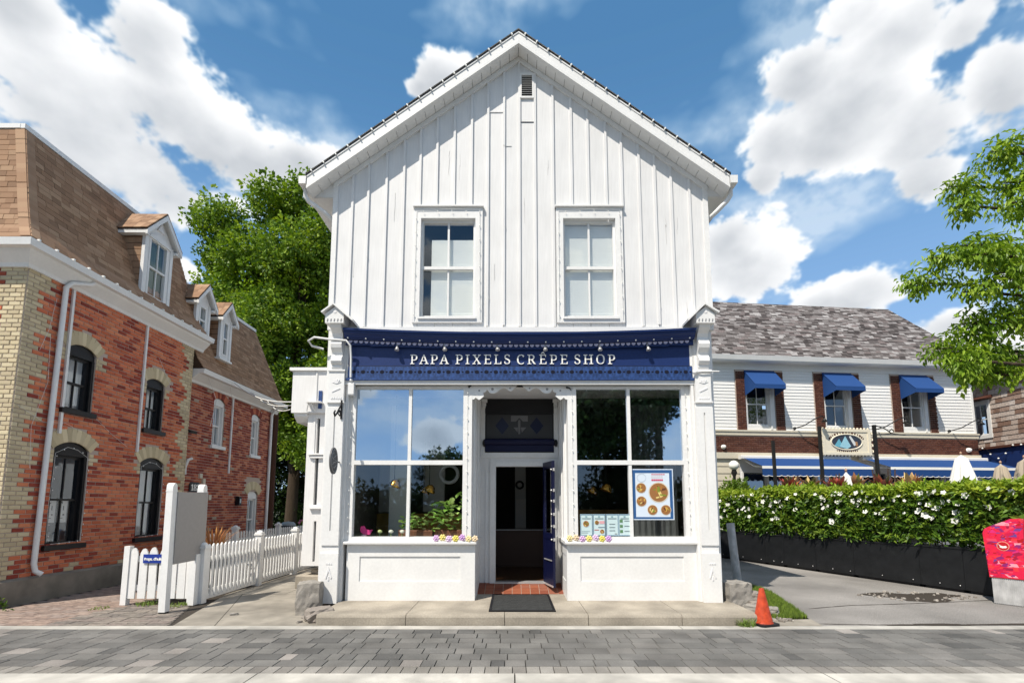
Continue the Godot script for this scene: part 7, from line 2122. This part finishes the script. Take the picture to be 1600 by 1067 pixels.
func build_window_things() -> void:
	# big food poster in the right window
	var p := thing("food_poster", "large blue-bordered poster of round food pictures in the right display window", "poster", Vector3(2.22, 1.36, -0.094))
	put("sheet", Geo.new().span(-0.33, 0.33, 0, 0.80, 0.0, 0.003), paint(Color(0.62, 0.70, 0.80), 0.5), p)
	put("border", Geo.new().holed(-0.315, 0.315, 0.015, 0.785, 0.0032, 0.0042, [Rect2(-0.27, 0.045, 0.54, 0.69)]), paint(Color(0.03, 0.10, 0.26), 0.5), p)
	food_disc(p, 0.095, 0.43, 0.162, 1)
	food_disc(p, -0.18, 0.50, 0.083, 2)
	food_disc(p, -0.18, 0.29, 0.083, 3)
	food_disc(p, -0.01, 0.155, 0.083, 4)
	food_disc(p, 0.20, 0.155, 0.083, 5)
	var ring := []
	for k in 25: ring.append(Vector3(-0.17 + cos(TAU * k / 24) * 0.07, 0.66 + sin(TAU * k / 24) * 0.065, 0.005))
	put("round_mark", Geo.new().tube(ring, 0.002, 4), paint(Color(0.35, 0.42, 0.5), 0.6), p)
	for k in 7:
		var x := 0.0 + k * 0.031
		poster_mark(p, x - 0.011, x + 0.011, 0.705, 0.722, Color(0.55, 0.08, 0.14))
		if k < 6: poster_mark(p, x - 0.009, x + 0.005, 0.655, 0.69, Color(0.55, 0.5, 0.5))
		if k < 6: poster_mark(p, x - 0.013, x + 0.013, 0.61, 0.638, Color(0.55, 0.05, 0.12))
	# four menu sheets
	var ms := [["pale menu sheet with one round dish, leftmost of four in the right window", 1.07], ["menu sheet with two green and brown dishes, second from the doorway", 1.27], ["plain text menu sheet, third from the doorway", 1.475], ["menu sheet with a column of green squares, beside the window bar", 1.67]]
	for i in 4:
		var m := thing("menu_sheet", ms[i][0], "menu", Vector3(ms[i][1], 1.11, -0.094 + 0.001 * i), 0.0, "menu sheets in the right window")
		var w := 0.195
		put("sheet", Geo.new().span(0, w, 0, 0.34, 0.0, 0.002), paint(Color(0.52, 0.66, 0.68), 0.6), m)
		put("border", Geo.new().holed(0.004, w - 0.004, 0.004, 0.336, 0.0021, 0.0031, [Rect2(0.012, 0.014, w - 0.024, 0.31)]), paint(Color(0.05, 0.14, 0.25), 0.5), m)
		poster_mark(m, 0.08, 0.11, 0.29, 0.31, Color(0.2, 0.35, 0.4))
		poster_mark(m, 0.03, w - 0.03, 0.265, 0.275, Color(0.08, 0.12, 0.14))
		if i == 0:
			food_disc(m, 0.09, 0.19, 0.05, 11)
			poster_mark(m, 0.02, 0.15, 0.07, 0.078, Color(0.3, 0.4, 0.42)); poster_mark(m, 0.02, 0.12, 0.045, 0.053, Color(0.3, 0.4, 0.42))
		elif i == 1:
			food_disc(m, 0.06, 0.21, 0.035, 12); food_disc(m, 0.14, 0.07, 0.035, 13)
			poster_mark(m, 0.10, 0.18, 0.19, 0.235, Color(0.65, 0.35, 0.38)); poster_mark(m, 0.08, 0.18, 0.13, 0.14, Color(0.1, 0.14, 0.2)); poster_mark(m, 0.02, 0.09, 0.09, 0.1, Color(0.5, 0.1, 0.1))
		elif i == 2:
			for y in [0.18, 0.13, 0.08]: poster_mark(m, 0.05, 0.14, y, y + 0.008, Color(0.08, 0.12, 0.14))
			poster_mark(m, 0.13, 0.17, 0.03, 0.04, Color(0.2, 0.2, 0.2))
		else:
			for y in [0.21, 0.13, 0.05]:
				poster_mark(m, 0.02, 0.065, y, y + 0.045, Color(0.10, 0.22, 0.10))
				poster_mark(m, 0.09, 0.17, y + 0.02, y + 0.028, Color(0.08, 0.12, 0.14))
	# crocheted flowers on both ledges
	var fl := Geo.new()
	for k in 6:
		var a := TAU * k / 6
		fl.ball(Vector3(cos(a) * 0.032, sin(a) * 0.032, 0), 0.022, 8, Vector3(1, 1, 0.5))
	fl.ball(Vector3(0, 0, 0.008), 0.018, 8)
	var fm := fl.mesh()
	var pastel := [Color(0.62, 0.42, 0.66), Color(0.76, 0.66, 0.22), Color(0.66, 0.50, 0.70), Color(0.72, 0.64, 0.15), Color(0.56, 0.34, 0.64), Color(0.76, 0.66, 0.36), Color(0.74, 0.60, 0.42)]
	for q in [[-1.19, "lilac and yellow crocheted flower garland on the left ledge, by the doorway", 0], [0.87, "cream and lilac crocheted flower garland on the right ledge, by the doorway", 5]]:
		var g := thing("flower_garland", q[1], "garland", Vector3(q[0], 1.032, 0.0), 0.0, "crocheted garlands on the window ledges")
		var path := []
		for k in 15: path.append(Vector3(k * 0.045, 0.035 + 0.012 * sin(k * 1.7), 0.0))
		put("cord", Geo.new().tube(path, 0.004, 4), paint(Color(0.45, 0.25, 0.5), 0.8), g)
		for k in 7:
			var f := put("flower", fm, paint(pastel[(k + q[2]) % 7], 0.9), g, Vector3(0.02 + k * 0.1, 0.05 + 0.012 * sin(k * 2.0), 0.006))
			f.rotation = Vector3(-0.2, 0.2 * sin(k), k)
	# pink bird and three small sprouts on the left sill
	var b := thing("pink_bird", "bright pink bird-shaped ornament inside the left display window", "ornament", Vector3(-2.38, 1.0, -0.3))
	put("body", Geo.new().prism([Vector2(-0.06, 0.20), Vector2(-0.05, 0.25), Vector2(0.0, 0.26), Vector2(0.03, 0.21), Vector2(0.09, 0.19), Vector2(0.14, 0.20), Vector2(0.10, 0.12), Vector2(0.0, 0.12), Vector2(-0.05, 0.16)], -0.01, 0.01), paint(Color(0.72, 0.05, 0.25), 0.5), b)
	put("stand", Geo.new().lathe([Vector2(0.05, 0), Vector2(0.03, 0.03), Vector2(0.045, 0.12), Vector2(0, 0.12)], 10), paint(Color(0.66, 0.42, 0.5), 0.4), b)
	for k in 3:
		var s := thing("sill_sprout", ["small green sprout on the left sill, beside the pink bird", "small white-topped sprout, middle of three on the left sill", "small white-topped sprout nearest the window bar"][k], "plant", Vector3(-2.13 + k * 0.18, 1.0, -0.28), 0.0, "small sprouts on the left sill")
		put("stem", Geo.new().tube([Vector3.ZERO, Vector3(0.01, 0.14, 0)], 0.008, 5), paint(Color(0.2, 0.3, 0.1), 0.7), s)
		put("cup", Geo.new().lathe([Vector2(0.02, 0), Vector2(0.03, 0.05), Vector2(0.0, 0.05)], 10), M.trim, s)
		put("head", Geo.new().ball(Vector3(0.01, 0.17, 0), 0.035, 10, Vector3(1.2, 0.8, 1)), paint(Color(0.5, 0.6, 0.25) if k == 0 else Color(0.7, 0.74, 0.62), 0.7), s)
	# leafy plants in planters behind the left window
	var green := [Color(0.28, 0.50, 0.09), Color(0.20, 0.40, 0.07), Color(0.42, 0.60, 0.18)]
	for q in [[Vector3(-1.06, 0.98, -0.5), 0.46, 0.56, 90, 0.15, "big-leaved green plant in a wooden planter behind the left window"], [Vector3(-1.5, 0.98, -0.42), 0.22, 0.36, 36, 0.11, "low trailing green plant at the window bar of the left window"], [Vector3(-1.75, 0.98, -0.5), 0.2, 0.32, 30, 0.10, "small green plant behind the three sprouts"]]:
		var pl := thing("window_plant", q[5], "plant", q[0], 0.0, "plants behind the left window")
		put("pot", Geo.new().rbox(Vector3(0.05, 0.1, 0), Vector3(q[2] * 0.9, 0.22, 0.24), 0.015), paint(Color(0.24, 0.10, 0.05), 0.6, {"tex": "worn", "scale": Vector3(2, 6, 2)}), pl)
		for k in q[3]:
			var a := rng.randf() * TAU
			var r: float = q[2] * sqrt(rng.randf()) * 0.42
			var p0 := Vector3(cos(a) * r + 0.05, 0.2 + rng.randf() * (q[1] + 0.35 * maxf(0, cos(a)) * q[1]), sin(a) * r * 0.5)
			var d := Vector3(cos(a), rng.randf_range(-0.5, 0.7), sin(a) + 0.4).normalized()
			var sd: Vector3 = d.cross(Vector3.UP).normalized() * float(q[4]) * 0.33
			var l: float = q[4] * rng.randf_range(0.8, 1.3)
			var up: Vector3 = sd.cross(d).normalized() * 0.02
			put("leaf", Geo.new().face([p0, p0 + d * l * 0.35 + sd + up, p0 + d * l * 0.7 + sd * 0.7 + up, p0 + d * l]).face([p0, p0 + d * l, p0 + d * l * 0.7 - sd * 0.7 + up, p0 + d * l * 0.35 - sd + up]), paint(green[k % 3], 0.4, {"back": Color(0.4, 0.4, 0.3)}), pl)
	# brass pendant lamps inside
	for q in [[-2.02, 1.92, -0.75, "brass half-dome pendant lamp, leftmost inside the left window"], [-1.75, 1.85, -2.1, "brass pendant lamp deeper inside the left window"], [-1.48, 1.84, -1.1, "brass pendant lamp beside the bar of the left window"], [1.5, 1.83, -1.5, "dim brass pendant lamp inside the right window's dark half"], [1.68, 1.86, -1.1, "shiny brass pendant lamp left of the big food poster"]]:
		var l := thing("pendant_lamp", q[3], "lamp", Vector3(q[0], q[1], q[2]), 0.0, "brass pendant lamps in the shop")
		put("shade", Geo.new().lathe([Vector2(0.02, 0.12), Vector2(0.07, 0.09), Vector2(0.11, 0.0), Vector2(0.1, -0.02), Vector2(0.0, 0.03)], 20, Transform3D(Basis(Vector3.BACK, -0.4), Vector3.ZERO)), paint(Color(0.75, 0.42, 0.08), 0.25, {"metal": 0.9}), l)
		put("cable", Geo.new().tube([Vector3(0, 0.1, 0), Vector3(0, 3.5 - q[1], 0)], 0.006, 4), M.black, l)
	# chair and curtains in the right window
	var cu := thing("grey_drape", "grey drapes hanging inside the right window under the food poster", "curtain", Vector3(2.3, 0.98, -1.0))
	curtains(cu, -0.25, 0.62, 0, 2.4, 0, paint(Color(0.16, 0.175, 0.175), 0.9), "cloth", 16)
	var ch := thing("bentwood_chair", "brown bentwood chair back inside the right window", "chair", Vector3(1.98, 0.225, -1.5))
	var arc := []
	for k in 13: arc.append(Vector3(-0.18 + 0.36 * k / 12.0, 0.75 + 0.35 * sin(PI * k / 12.0), 0))
	var wd := paint(Color(0.20, 0.09, 0.035), 0.4)
	put("backrest", Geo.new().tube(arc, 0.018, 6).tube([Vector3(-0.08, 0.75, 0), Vector3(-0.08, 1.05, 0)], 0.01, 5).tube([Vector3(0.08, 0.75, 0), Vector3(0.08, 1.05, 0)], 0.01, 5), wd, ch)
	put("seat", Geo.new().lathe([Vector2(0, 0.72), Vector2(0.2, 0.72), Vector2(0.2, 0.75), Vector2(0, 0.75)], 16, Transform3D(Basis.IDENTITY, Vector3(0, 0, -0.18))), wd, ch)
	for k in 4: put("leg", Geo.new().tube([Vector3(-0.14 if k % 2 else 0.14, 0.72, -0.04 if k < 2 else -0.32), Vector3(-0.17 if k % 2 else 0.17, 0, 0.0 if k < 2 else -0.36)], 0.016, 5), wd, ch)
